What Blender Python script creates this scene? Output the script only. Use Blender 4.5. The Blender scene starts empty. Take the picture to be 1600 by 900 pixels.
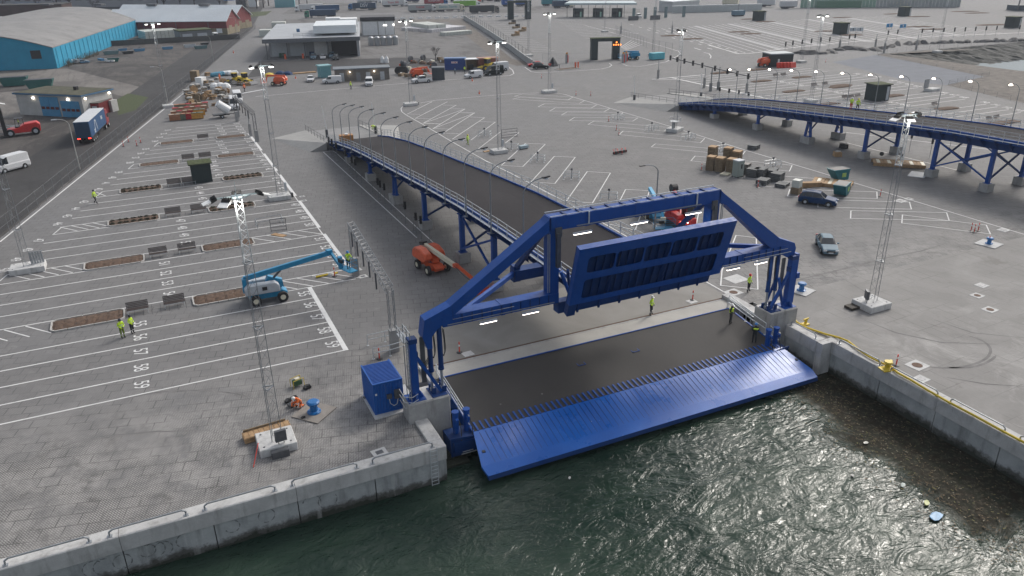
import bpy, bmesh, math, random
from mathutils import Vector, Matrix
from math import radians, sin, cos, pi, hypot, atan2
random.seed(7)
SC = bpy.context.scene
COL = SC.collection
# ---------------------------------------------------------------- camera
CAMH = 30.6
FPX, TH, ROLL, YAW = 1203.55, .412465, -.014473, .435081
Fv = Vector((sin(YAW)*cos(TH), cos(YAW)*cos(TH), -sin(TH)))
Rv = Vector((cos(YAW), -sin(YAW), 0.0))
Uv = Rv.cross(Fv)
R2 = cos(ROLL)*Rv + sin(ROLL)*Uv
U2 = -sin(ROLL)*Rv + cos(ROLL)*Uv
cd = bpy.data.cameras.new('camera'); cam = bpy.data.objects.new('camera', cd); COL.objects.link(cam)
cd.sensor_width = 36.0; cd.lens = FPX/1600*36.0; cd.clip_start = 0.5; cd.clip_end = 6000
cam.matrix_world = Matrix(((R2.x, U2.x, -Fv.x, 0), (R2.y, U2.y, -Fv.y, 0), (R2.z, U2.z, -Fv.z, CAMH), (0, 0, 0, 1)))
SC.camera = cam
# ---------------------------------------------------------------- sky, sun, exposure
SUN_AZ, SUN_EL = radians(64), radians(39)
w = bpy.data.worlds.new('World'); SC.world = w; w.use_nodes = True
nt = w.node_tree
sky = nt.nodes.new('ShaderNodeTexSky'); sky.sky_type = 'NISHITA'; sky.sun_disc = False
sky.sun_elevation = SUN_EL; sky.sun_rotation = SUN_AZ; sky.dust_density = 4.0; sky.air_density = 1.0; sky.ozone_density = 1.0
bg = nt.nodes['Background']; bg.inputs['Strength'].default_value = 0.14
hs = nt.nodes.new('ShaderNodeHueSaturation'); hs.inputs['Saturation'].default_value = 0.42
nt.links.new(sky.outputs[0], hs.inputs['Color']); nt.links.new(hs.outputs[0], bg.inputs['Color'])
sd = bpy.data.lights.new('sun', 'SUN'); sd.energy = 1.2; sd.angle = radians(11); sd.color = (1.0, .95, .88)
so = bpy.data.objects.new('sun', sd); COL.objects.link(so)
sv = Vector((sin(SUN_AZ)*cos(SUN_EL), cos(SUN_AZ)*cos(SUN_EL), sin(SUN_EL)))
so.rotation_euler = sv.to_track_quat('Z', 'Y').to_euler(); so.location = (60, 60, 80)
SC.view_settings.view_transform = 'Standard'; SC.view_settings.look = 'None'
SC.view_settings.gamma = 1.0; SC.view_settings.exposure = 0.28
# ---------------------------------------------------------------- helpers
def W(px, py, z=0.0):
    "point of the photograph carried down onto the level plane z"
    d = Fv*FPX + R2*(px-800) - U2*(py-450)
    t = (z-CAMH)/d.z
    return Vector((d.x*t, d.y*t, z))
def obj(name, data, parent=None, loc=None, rz=0.0):
    o = bpy.data.objects.new(name, data); COL.objects.link(o)
    if parent is not None: o.parent = parent
    if loc is not None: o.location = loc
    if rz: o.rotation_euler = (0, 0, rz)
    return o
def tag(o, label=None, cat=None, group=None, kind=None):
    if label: o['label'] = label
    if cat: o['category'] = cat
    if group: o['group'] = group
    if kind: o['kind'] = kind
    return o
def thing(name, label, cat, loc=(0, 0, 0), rz=0.0, group=None):
    o = obj(name, None, None, loc, rz); o.empty_display_size = .3
    return tag(o, label, cat, group)
def dup(o, loc=None, rz=None, label=None, parent=None):
    c = o.copy(); COL.objects.link(c)
    if parent is not None: c.parent = parent
    if loc is not None: c.location = loc
    if rz is not None: c.rotation_euler = (0, 0, rz)
    if label: c['label'] = label
    for ch in list(KIDS(o)): dup(ch, parent=c)
    return c
def KIDS(o): return o.children
ORD = ['nearest', 'second', 'third', 'fourth', 'fifth', 'sixth', 'seventh', 'eighth', 'ninth', 'tenth', 'eleventh', 'twelfth', 'thirteenth', 'fourteenth', 'fifteenth', 'sixteenth', 'seventeenth', 'eighteenth', 'nineteenth', 'twentieth', 'twenty-first', 'twenty-second', 'twenty-third', 'twenty-fourth', 'twenty-fifth', 'twenty-sixth', 'twenty-seventh', 'twenty-eighth', 'twenty-ninth', 'thirtieth']
OR1 = ['first'] + ORD[1:]
class MB:
    def __init__(s): s.v = []; s.f = []; s.m = []; s.mi = 0
    def add(s, vs, fs):
        n = len(s.v); s.v += [tuple(v) for v in vs]; s.f += [tuple(i+n for i in f) for f in fs]; s.m += [s.mi]*len(fs); return s
    def bx(s, x0, x1, y0, y1, z0, z1):
        return s.add([(x0,y0,z0),(x1,y0,z0),(x1,y1,z0),(x0,y1,z0),(x0,y0,z1),(x1,y0,z1),(x1,y1,z1),(x0,y1,z1)],
            [(0,3,2,1),(4,5,6,7),(0,1,5,4),(1,2,6,5),(2,3,7,6),(3,0,4,7)])
    def box(s, cx, cy, z0, sx, sy, h, rz=0.0):
        c, k = cos(rz), sin(rz)
        P = [(cx+c*a*sx/2-k*b*sy/2, cy+k*a*sx/2+c*b*sy/2) for a, b in ((-1,-1),(1,-1),(1,1),(-1,1))]
        return s.add([(x,y,z0) for x,y in P]+[(x,y,z0+h) for x,y in P], [(0,3,2,1),(4,5,6,7),(0,1,5,4),(1,2,6,5),(2,3,7,6),(3,0,4,7)])
    def bar(s, p, q, w, h=None, up=(0,0,1)):
        p, q = Vector(p), Vector(q); h = h or w; d = (q-p).normalized(); u = Vector(up)
        if abs(d.dot(u)) > .98: u = Vector((0,1,0))
        a = d.cross(u).normalized()*w/2; b = a.normalized().cross(d).normalized()*h/2
        return s.add([p-a-b,p+a-b,p+a+b,p-a+b,q-a-b,q+a-b,q+a+b,q-a+b], [(0,1,2,3),(4,7,6,5),(0,4,5,1),(1,5,6,2),(2,6,7,3),(3,7,4,0)])
    def tube(s, p, q, r, n=6, r2=None, cap=True):
        p, q = Vector(p), Vector(q); d = (q-p).normalized(); r2 = r if r2 is None else r2
        u = Vector((0,0,1)) if abs(d.z) < .9 else Vector((1,0,0))
        a = d.cross(u).normalized(); b = d.cross(a)
        vs = [p+(a*cos(2*pi*i/n)+b*sin(2*pi*i/n))*r for i in range(n)]+[q+(a*cos(2*pi*i/n)+b*sin(2*pi*i/n))*r2 for i in range(n)]
        fs = [(i,(i+1)%n,n+(i+1)%n,n+i) for i in range(n)]
        if cap: fs += [tuple(range(n))[::-1], tuple(range(n,2*n))]
        return s.add(vs, fs)
    def path(s, pts, r, n=6):
        for a, b in zip(pts[:-1], pts[1:]): s.tube(a, b, r, n)
        return s
    def ext(s, pts, d, thick):
        "extrude the 3-D polygon pts along vector d*thick"
        d = Vector(d).normalized()*thick; n = len(pts)
        vs = [Vector(p) for p in pts]+[Vector(p)+d for p in pts]
        return s.add(vs, [tuple(range(n))[::-1], tuple(range(n,2*n))]+[(i,(i+1)%n,n+(i+1)%n,n+i) for i in range(n)])
    def quad(s, a, b, c, d): return s.add([a,b,c,d], [(0,1,2,3)])
    def poly(s, pts): return s.add(pts, [tuple(range(len(pts)))])
    def lathe(s, prof, n=12, c=(0,0,0)):
        vs = []; fs = []
        for r, z in prof:
            for i in range(n): vs.append((c[0]+r*cos(2*pi*i/n), c[1]+r*sin(2*pi*i/n), c[2]+z))
        for k in range(len(prof)-1):
            for i in range(n): fs.append((k*n+i, k*n+(i+1)%n, (k+1)*n+(i+1)%n, (k+1)*n+i))
        fs.append(tuple(range(n))[::-1]); fs.append(tuple(range((len(prof)-1)*n, len(prof)*n)))
        return s.add(vs, fs)
    def mesh(s, name, mats, smooth=False):
        me = bpy.data.meshes.new(name); me.from_pydata(s.v, [], s.f)
        for m in (mats if isinstance(mats, (list, tuple)) else [mats]): me.materials.append(m)
        if any(s.m): me.polygons.foreach_set('material_index', s.m)
        bm = bmesh.new(); bm.from_mesh(me); bmesh.ops.recalc_face_normals(bm, faces=bm.faces); bm.to_mesh(me); bm.free()
        if smooth: me.polygons.foreach_set('use_smooth', [True]*len(me.polygons))
        me.update(); return me
    def build(s, name, mats, parent=None, loc=None, rz=0.0, smooth=False, label=None, bevel=0):
        if bevel:
            me = s.mesh(name, mats); bm = bmesh.new(); bm.from_mesh(me)
            bmesh.ops.bevel(bm, geom=[e for e in bm.edges if len(e.link_faces) == 2 and e.calc_face_angle() > .5], offset=bevel, segments=1, affect='EDGES')
            bm.to_mesh(me); bm.free()
        else: me = s.mesh(name, mats, smooth)
        o = obj(name, me, parent, loc, rz)
        if label: o['label'] = label
        return o
def rel(parent, p): return Vector(p)-parent.location
# ---------------------------------------------------------------- materials
MATS = {}
def mat(name, col, rough=.6, metal=0.0, var=.12, scale=1.5, bump=0.0, bscale=20, emit=None, es=0.0, spec=.5, var2=0, streak=0):
    if name in MATS: return MATS[name]
    m = bpy.data.materials.new(name); m.use_nodes = True; t = m.node_tree; N = t.nodes; L = t.links
    b = N['Principled BSDF']; b.inputs['Roughness'].default_value = rough; b.inputs['Metallic'].default_value = metal
    b.inputs['Specular IOR Level'].default_value = spec
    c = (*col, 1)
    if emit:
        b.inputs['Base Color'].default_value = c; b.inputs['Emission Color'].default_value = (*emit, 1); b.inputs['Emission Strength'].default_value = es
    else:
        tc = N.new('ShaderNodeTexCoord'); nz = N.new('ShaderNodeTexNoise'); nz.inputs['Scale'].default_value = scale; nz.inputs['Detail'].default_value = 5; nz.inputs['Roughness'].default_value = .65
        mp = N.new('ShaderNodeMapping'); L.new(tc.outputs['Object'], mp.inputs['Vector']); L.new(mp.outputs[0], nz.inputs['Vector'])
        if streak: mp.inputs['Scale'].default_value = (1, 1, streak)
        r = N.new('ShaderNodeValToRGB'); r.color_ramp.elements[0].position = .3; r.color_ramp.elements[1].position = .7
        r.color_ramp.elements[0].color = (*[x*(1-var) for x in col], 1); r.color_ramp.elements[1].color = (*[min(1, x*(1+var)) for x in col], 1)
        L.new(nz.outputs['Fac'], r.inputs['Fac']); L.new(r.outputs[0], b.inputs['Base Color'])
        if bump:
            n2 = N.new('ShaderNodeTexNoise'); n2.inputs['Scale'].default_value = bscale; n2.inputs['Detail'].default_value = 4; L.new(tc.outputs['Object'], n2.inputs['Vector'])
            bp = N.new('ShaderNodeBump'); bp.inputs['Strength'].default_value = bump; bp.inputs['Distance'].default_value = .05; L.new(n2.outputs['Fac'], bp.inputs['Height']); L.new(bp.outputs[0], b.inputs['Normal'])
    MATS[name] = m; return m
class G:
    "tiny node-graph helper working on world-aligned object coordinates"
    def __init__(s, name, rough=.8):
        s.m = bpy.data.materials.new(name); s.m.use_nodes = True; s.t = s.m.node_tree; s.N = s.t.nodes; s.L = s.t.links
        s.b = s.N['Principled BSDF']; s.b.inputs['Roughness'].default_value = rough
        s.tc = s.N.new('ShaderNodeTexCoord'); s.P = s.tc.outputs['Object']
    def inp(s, sock, v):
        if hasattr(v, 'is_linked') or hasattr(v, 'links'): s.L.new(v, sock)
        else: sock.default_value = v
    def map(s, sc=(1,1,1), rz=0, loc=(0,0,0), v=None):
        n = s.N.new('ShaderNodeMapping'); s.L.new(v or s.P, n.inputs[0]); n.inputs['Scale'].default_value = sc; n.inputs['Rotation'].default_value = (0,0,rz); n.inputs['Location'].default_value = loc; return n.outputs[0]
    def noise(s, sc, det=4, v=None, dist=0, rough=.6):
        n = s.N.new('ShaderNodeTexNoise'); s.L.new(v or s.P, n.inputs['Vector']); n.inputs['Scale'].default_value = sc; n.inputs['Detail'].default_value = det; n.inputs['Distortion'].default_value = dist; n.inputs['Roughness'].default_value = rough; return n.outputs['Fac']
    def ramp(s, v, a, b, ca=0.0, cb=1.0):
        n = s.N.new('ShaderNodeMapRange'); s.inp(n.inputs[0], v); n.inputs[1].default_value = a; n.inputs[2].default_value = b; n.inputs[3].default_value = ca; n.inputs[4].default_value = cb; return n.outputs[0]
    def math(s, op, a, b=0.0):
        n = s.N.new('ShaderNodeMath'); n.operation = op; s.inp(n.inputs[0], a); s.inp(n.inputs[1], b); return n.outputs[0]
    def mix(s, f, a, b, mode='MIX'):
        n = s.N.new('ShaderNodeMix'); n.data_type = 'RGBA'; n.blend_type = mode; s.inp(n.inputs[0], f)
        for k, v in ((6, a), (7, b)):
            if isinstance(v, tuple): n.inputs[k].default_value = (*v, 1)
            else: s.L.new(v, n.inputs[k])
        return n.outputs[2]
    def brick(s, v, w, h, mortar=.02, off=.5):
        n = s.N.new('ShaderNodeTexBrick'); s.L.new(v, n.inputs['Vector']); n.inputs['Scale'].default_value = 1.0; n.inputs['Brick Width'].default_value = w; n.inputs['Row Height'].default_value = h
        n.inputs['Mortar Size'].default_value = mortar; n.inputs['Mortar Smooth'].default_value = .3; n.offset = off
        n.inputs['Color1'].default_value = (0,0,0,1); n.inputs['Color2'].default_value = (1,1,1,1); n.inputs['Mortar'].default_value = (.5,.5,.5,1); return n.outputs['Color'], n.outputs['Fac']
    def sep(s, v=None):
        n = s.N.new('ShaderNodeSeparateXYZ'); s.L.new(v or s.P, n.inputs[0]); return n.outputs
    def bump(s, h, st=.3, d=.05):
        n = s.N.new('ShaderNodeBump'); n.inputs['Strength'].default_value = st; n.inputs['Distance'].default_value = d; s.L.new(h, n.inputs['Height']); s.L.new(n.outputs[0], s.b.inputs['Normal'])
    def col(s, c): s.inp(s.b.inputs['Base Color'], c)
GRID = radians(15.3)   # the paving and the fence run 15 degrees off the lanes
def paving():
    g = G('block_paving', .85)
    v = g.map(rz=GRID)
    # machine-laid panels
    pc, pf = g.brick(v, 1.25, 1.05, .035, .5)
    bc, bf = g.brick(g.map(rz=GRID+pi/4), .24, .12, .022, .5)
    big = g.noise(.035, 5); mid = g.noise(.22, 11, dist=.6, rough=.74); fine = g.noise(3.5, 4)
    near = g.ramp(g.sep()[1], 50, 62, 1, 0)                       # dusty, newly swept strip by the quay edge
    c = g.mix(g.ramp(mid, .3, .72), (.156,.153,.152), (.225,.22,.216))
    c = g.mix(g.ramp(big, .38, .62, 0, .55), c, (.185,.188,.195))
    c = g.mix(g.math('MULTIPLY', g.ramp(pc, 0, 1), .42), c, (.135,.134,.134))
    c = g.mix(g.ramp(g.noise(.55, 8, v=g.map(loc=(50,20,0)), rough=.8), .57, .66, 0, .35), c, (.3,.295,.285))
    c = g.mix(g.ramp(g.noise(.8, 8, v=g.map(loc=(9,70,0)), rough=.8), .58, .68, 0, .4), c, (.095,.092,.09))
    c = g.mix(g.math('MULTIPLY', near, g.ramp(g.noise(.35, 11, dist=.4, rough=.76), .36, .56, 0, .85)), c, (.355,.343,.328))
    c = g.mix(g.math('MULTIPLY', near, g.ramp(g.noise(.5, 11, v=g.map(loc=(31,7,0)), rough=.76), .54, .66, 0, .8)), c, (.1,.096,.092))
    jw = g.math('MULTIPLY', pf, g.ramp(g.noise(.5, 3, v=g.map(loc=(5,9,0))), .4, .6, 0.1, .9))
    c = g.mix(jw, c, (.07,.068,.066))
    jb = g.math('MULTIPLY', bf, g.math('ADD', .22, g.math('MULTIPLY', near, g.ramp(mid, .4, .6, .15, .9))))
    c = g.mix(jb, c, (.085,.082,.08))
    c = g.mix(g.ramp(fine, .3, .7, 0, .14), c, (.08,.08,.08))
    c = g.mix(g.ramp(g.noise(.09, 4, v=g.map(loc=(80,3,0))), .66, .74, 0, .35), c, (.11,.1,.09))
    g.col(c); g.bump(g.math('SUBTRACT', fine, g.math('MULTIPLY', bf, 1.5)), .25, .02); return g.m
def paving_right():
    g = G('quay_paving_weathered', .85)
    v = g.map(rz=radians(-3))
    pc, pf = g.brick(v, 1.15, 2.4, .04, .5)
    mid = g.noise(.2, 6, dist=.6); X, Y, Z = g.sep()
    c = g.mix(g.ramp(mid, .3, .7), (.19,.184,.176), (.27,.262,.252))
    salt = g.math('MULTIPLY', g.ramp(Y, 46, 36, 0, 1), g.ramp(g.noise(.16, 11, dist=1.0, v=g.map(loc=(4,11,0)), rough=.74), .5, .66, 0, .7))
    c = g.mix(salt, c, (.4,.39,.375))
    wet = g.ramp(g.noise(.13, 10, dist=.8, v=g.map(loc=(14,1,0)), rough=.74), .6, .66, 0, .5)
    c = g.mix(g.math('MULTIPLY', wet, g.ramp(Y, 60, 45, 0, 1)), c, (.11,.098,.088))
    c = g.mix(g.math('MULTIPLY', pf, g.ramp(g.noise(.3, 3), .42, .62, 0, .55)), c, (.09,.086,.084))
    c = g.mix(g.ramp(g.noise(4, 4), .3, .7, 0, .14), c, (.1,.1,.1))
    g.col(c); g.bump(g.noise(9, 4), .2, .02); return g.m
def tarmac(name, a, b, patch, rough=.9, wet=False):
    g = G(name, rough)
    c = g.mix(g.ramp(g.noise(.08, 11, dist=.8, rough=.74), .38, .62), a, b)
    c = g.mix(g.ramp(g.noise(.05, 11, dist=2.0, rough=.72, v=g.map(sc=(1, .35, 1), rz=.5)), .5, .58, 0, .7), c, patch)
    c = g.mix(g.ramp(g.noise(.9, 7, dist=.5, rough=.7, v=g.map(sc=(1, .07, 1), rz=.45)), .52, .62, 0, .45), c, patch)
    c = g.mix(g.ramp(g.noise(2.5, 5), .3, .7, 0, .3), c, tuple(x*.6 for x in a))
    if wet:
        wm = g.ramp(g.noise(.06, 4, dist=1.0, v=g.map(loc=(9,40,0))), .64, .67)
        g.L.new(g.ramp(wm, 0, 1, rough, .12), g.b.inputs['Roughness']); c = g.mix(wm, c, tuple(x*.5 for x in a))
    g.col(c); g.bump(g.noise(6, 4), .3, .03); return g.m
def concrete(name, a, b, dark=(.1,.095,.09), sc=.6, wl=None, streak=True, rough=.9):
    g = G(name, rough)
    c = g.mix(g.ramp(g.noise(sc, 6, dist=.5), .3, .7), a, b)
    if streak: c = g.mix(g.ramp(g.noise(sc*2.2, 5, v=g.map(sc=(1,1,.18))), .52, .72, 0, .65), c, dark)
    c = g.mix(g.ramp(g.noise(9, 4), .3, .7, 0, .15), c, dark)
    c = g.mix(g.ramp(g.noise(sc*3, 8, v=g.map(sc=(1,1,.1), loc=(2,5,0)), rough=.8), .66, .74, 0, .45), c, (.16,.1,.06)) if streak else c
    if wl is not None:   # wet, weedy band above the water line
        Z = g.sep()[2]; e = g.math('ADD', Z, g.math('ADD', g.ramp(g.noise(.25, 6, rough=.75), .3, .7, -.35, .35), g.ramp(g.noise(3, 4), .3, .7, -.12, .12)))
        c = g.mix(g.ramp(e, wl, wl+.3, .85, 0), c, (.05,.048,.04))
        c = g.mix(g.ramp(e, wl-.3, wl-.12, .8, 0), c, (.018,.024,.014))
        c = g.mix(g.ramp(g.noise(1.1, 6, v=g.map(sc=(1,1,.12), loc=(7,3,0))), .6, .7, 0, .4), c, (.55,.55,.54))
        # faint rub rings left by fenders
    g.col(c); g.bump(g.noise(7, 5), .35, .03); return g.m
PAVE = paving(); PAVR = paving_right()
ASPH = tarmac('road_asphalt', (.032,.031,.033), (.052,.05,.05), (.022,.021,.022))
YARD = tarmac('old_yard_surface', (.046,.042,.04), (.12,.107,.098), (.026,.024,.024), wet=True)
SLAB = tarmac('compound_slab', (.115,.112,.11), (.175,.17,.168), (.06,.057,.056))
APRON = concrete('apron_concrete', (.2,.19,.175), (.27,.262,.245), (.13,.12,.105), .25, streak=False)
CONC = concrete('cast_concrete', (.3,.3,.295), (.42,.415,.405), (.16,.155,.15), .9)
CONCP = concrete('pale_concrete', (.48,.48,.475), (.6,.6,.59), (.3,.3,.29), 1.2)
COPE = concrete('coping_concrete', (.4,.4,.395), (.58,.58,.57), (.2,.19,.18), .7)
WALLC = concrete('quay_wall_concrete', (.28,.3,.305), (.47,.49,.49), (.1,.105,.1), .5, wl=-2.25)
def bluepaint(name, col, rough=.38):
    g = G(name, rough)
    g.b.inputs['Specular IOR Level'].default_value = .3; c = g.mix(g.ramp(g.noise(.8, 4), .35, .7), col, tuple(x*1.15 for x in col))
    c = g.mix(g.ramp(g.noise(3, 6, v=g.map(sc=(1,1,.15)), rough=.75), .55, .72, 0, .4), c, (col[0]*.8+.01, col[1]*.45+.006, col[2]*.4))
    c = g.mix(g.ramp(g.noise(1.3, 7, v=g.map(loc=(3,9,1)), rough=.8), .66, .72, 0, .35), c, (.1,.13,.2))
    g.col(c); g.L.new(g.ramp(g.noise(2.5, 4), .3, .7, rough-.08, rough+.14), g.b.inputs['Roughness']); return g.m
BLUE = bluepaint('blue_steel_paint', (.006,.06,.27), .46); BLUED = bluepaint('deep_and_shade_blue', (.005,.034,.14), .5)  # darker blue also paints the shade in the raised flap's recesses
def flapblue():
    g = G('blue_flap_paint', .33); g.b.inputs['Specular IOR Level'].default_value = .35
    c = g.mix(g.ramp(g.noise(.35, 5), .3, .7), (.009,.095,.4), (.016,.13,.5))
    vo = g.N.new('ShaderNodeTexVoronoi'); vo.inputs['Scale'].default_value = 1.9; g.L.new(g.P, vo.inputs['Vector'])
    sp = g.math('MULTIPLY', g.ramp(vo.outputs['Distance'], .05, .09, 1, 0), g.ramp(g.noise(.22, 3), .5, .62))
    c = g.mix(sp, c, (.5,.55,.62)); g.col(c)
    g.L.new(g.ramp(g.noise(.5, 4), .35, .65, .24, .42), g.b.inputs['Roughness']); return g.m
FLAPB = flapblue()
def deckmat():
    g = G('deck_antislip', .8)
    c = g.mix(g.ramp(g.noise(.25, 5), .3, .7), (.026,.0245,.024), (.038,.0355,.034))
    vo = g.N.new('ShaderNodeTexVoronoi'); vo.inputs['Scale'].default_value = .45; g.L.new(g.P, vo.inputs['Vector'])
    c = g.mix(g.ramp(vo.outputs['Distance'], .02, .05, .7, 0), c, (.25,.24,.23))
    c = g.mix(g.ramp(g.noise(14, 3), .35, .65, 0, .35), c, (.055,.051,.048)); g.col(c); g.bump(g.noise(30, 3), .4, .01); return g.m
DECK = deckmat()
RAMPD = tarmac('ramp_asphalt', (.036,.034,.037), (.046,.043,.046), (.03,.028,.031), .95); RAMPD.node_tree.nodes['Principled BSDF'].inputs['Specular IOR Level'].default_value = .15
GALV = mat('galvanised_steel', (.34,.36,.38), .42, .55, .15, 4)
GALW = mat('pale_galvanised_rail', (.52,.55,.57), .4, .25, .1, 4)
STEEL = mat('dark_grey_steel', (.11,.115,.125), .5, .4, .2, 3)
WHITE = None
WPAINT = mat('white_paint', (.75,.76,.76), .4, 0, .08, 1)
CREAM = mat('cream_paint', (.62,.58,.45), .5, 0, .1, 1)
BLACK = mat('black_plastic', (.02,.02,.022), .45, 0, .2, 3)
RUBBER = mat('tyre_rubber', (.022,.022,.023), .85, 0, .2, 5)
GLASS = mat('dark_window_glass', (.02,.025,.03), .08, 0, .1, 1, spec=.8)
REDP = mat('signal_red_plastic', (.62,.05,.03), .5, 0, .1, 3)
ORANGE = mat('orange_lift_paint', (.66,.11,.04), .45, 0, .15, 2)
LBLUE = mat('lift_blue_paint', (.015,.23,.42), .4, 0, .15, 2)
LGREY = mat('light_grey_panel', (.42,.45,.48), .45, 0, .1, 2)
YELL = mat('yellow_paint', (.62,.45,.03), .5, 0, .12, 2)
WOOD = mat('raw_timber', (.36,.23,.12), .8, 0, .3, 3, .2, 30)
WOODD = mat('weathered_timber', (.2,.15,.095), .85, 0, .3, 3, .2, 30)
SLATB = mat('brown_bench_slat', (.06,.045,.042), .6, 0, .2, 4)
SOIL = mat('planter_soil', (.1,.063,.043), .95, 0, .35, 3, .8, 9)
KERB = mat('pale_kerb_stone', (.42,.41,.39), .8, 0, .12, 4)
DKGRN = mat('dark_green_cladding', (.018,.032,.034), .55, 0, .15, 2)
SEDUM = mat('sedum_roof', (.05,.065,.02), .95, 0, .5, 3, .9, 12)
LAMPW = mat('lit_lamp_white', (1,1,1), emit=(1, .97, .9), es=5)
LAMPS = mat('lit_street_lamp', (1,1,1), emit=(1, .88, .72), es=14)
TUBEW = mat('lit_tube_lamp', (1,1,1), emit=(1, .9, .82), es=6)
REDL = mat('lit_tail_lamp', (1,.05,.03), emit=(1, .05, .03), es=4)
AMBL = mat('lit_amber_sign', (1,.3,.03), emit=(1, .25, .04), es=3)
RUST = mat('rusty_rail_steel', (.1,.055,.035), .8, .2, .3, 3)
GRAVEL = mat('gravel_bank', (.13,.115,.1), .95, 0, .4, .6, 1.0, 4)
RIPRAP = mat('dark_rock', (.075,.075,.068), .95, 0, .5, 1.2, 1.0, 5)

def linepaint():
    g = G('white_line_paint', .75)
    c = g.mix(g.ramp(g.noise(.5, 5), .3, .7), (.6,.6,.595), (.72,.72,.71))
    c = g.mix(g.ramp(g.noise(2.6, 7, rough=.8), .56, .68, 0, .75), c, (.26,.26,.26)); g.col(c); return g.m
WHITE = linepaint()
# ================================================================ GROUND, WATER, QUAYS
WL = -2.7
QY, QX, HY, RX = 41.1, 14.07, 50.1, 48.4      # quay face, pit corner, hinge line, right quay face
def sheet(name, rects, z, m, label=None, parent=None):
    b = MB()
    for x0, x1, y0, y1 in rects: b.quad((x0,y0,z),(x1,y0,z),(x1,y1,z),(x0,y1,z))
    o = b.build(name, m, parent); o['kind'] = 'structure'
    if label: o['label'] = label
    return o
ground = sheet('paved_ground', [(-700,209,50.1,131),(-700,209,131,173),(-700,900,173,1600),(209,900,50.1,131),(-700,QX-.95,QY+.95,50.1)], 0, PAVE, 'grey block paving of the ferry terminal yard')
gr2 = sheet('paved_quay', [(RX+.95,900,-150,41.2),(RX,900,41.2,50.1)], 0, PAVR, 'weathered block paving behind the right quay wall')
def gpoly(name, pts, z, m, label=None, kind='structure', parent=None):
    b = MB(); b.poly([(p[0], p[1], z) for p in pts]); o = b.build(name, m, parent)
    if kind: o['kind'] = kind
    if label: o['label'] = label
    return o
gpoly('asphalt_yard', [(-27,74),(-18.9,103.8),(-4.5,158),(3.9,190),(49.3,380),(90,600),(120,900),(-600,900),(-600,40),(-36,40)], .004, YARD, 'dark worn yard of the old harbour, left of the fence')
gpoly('concrete_patch', [W(x, y) for x, y in ((-30,112),(105,107),(215,135),(232,141),(190,150),(140,138),(60,131),(-30,133))], .006, tarmac('old_concrete_yard', (.14,.13,.12), (.2,.185,.17), (.075,.07,.066)), 'pale worn concrete strip across the old yard')
gpoly('concrete_patch', [W(x, y) for x, y in ((-30,146),(30,142),(38,182),(-30,186))], .006, MATS.get('x') or bpy.data.materials['old_concrete_yard'])
gpoly('access_road', [(-27.5,74),(-19.4,103.8),(-5,158),(3.4,190),(48.8,380),(90,600),(78,600),(36,380),(-8.5,190),(-17,158),(-31.5,103.8),(-39.5,74)], .008, ASPH, 'asphalt access road along the fence')
P = lambda *a: [W(x, y) for x, y in a]
gpoly('compound_ground', P((392,125),(408,98),(445,30),(640,30),(725,28),(800,92),(760,97),(600,98),(560,104),(440,112)), .004, SLAB, 'patched concrete slabs of the fenced compound')
gpoly('compound_road', P((385,122),(405,96),(640,90),(700,92),(705,104),(560,108),(430,116)), .008, ASPH)
gpoly('far_road', [W(440,22),W(640,19),W(1000,22),W(1000,14),W(640,5),W(470,5)], .006, SLAB)
gpoly('dirt_strip', P((640,31),(722,30),(800,92),(838,100),(808,103),(780,96),(700,34),(640,36)), .012, GRAVEL, 'bare brown earth under the boundary wall')
gpoly('grass_verge', P((180,157),(200,146),(232,152),(212,172),(185,180)), .014, SEDUM)
gpoly('grass_verge', P((378,20),(425,17),(415,24),(380,28)), .014, SEDUM)
gpoly('gravel_bank', P((1370,85),(1440,79),(1545,76)) + [Vector((209,173,0)), Vector((209,131,0)), Vector((209,80,0)), W(1640,170), W(1478,133), W(1540,120)], .006, GRAVEL, 'bare gravel bank beside the inlet')
gpoly('water_basin_apron', P((1300,97),(1368,86),(1544,118),(1478,133),(1420,127)), .005, mat('smooth_pale_asphalt', (.2,.21,.23), .95, 0, .08, .3, spec=.1))
bk = MB(); bk.quad((209,131,.01),(209,173,.01),(221,160,WL-.2),(219,137,WL-.2)); bk.quad((209,131,.01),(219,137,WL-.2),(900,137,WL-.2),(900,131,.01))
o = bk.build('gravel_slope', GRAVEL); o['kind'] = 'structure'
rnd = random.Random(3)
rk = MB(); nx, ny = 90, 8
for j in range(ny+1):
    for i in range(nx+1):
        x = 209+i*(110/nx); y = 174-j*(18/ny); z = .05-(WL*-1+.3)*(j/ny)+rnd.uniform(-.35,.35)*(0 < j); rk.v.append((x+rnd.uniform(-.4,.4), y, z))
for j in range(ny):
    for i in range(nx): a = j*(nx+1)+i; rk.f.append((a,a+1,a+nx+2,a+nx+1)); rk.m.append(0)
o = rk.build('rock_embankment', RIPRAP); o['kind'] = 'structure'
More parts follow.
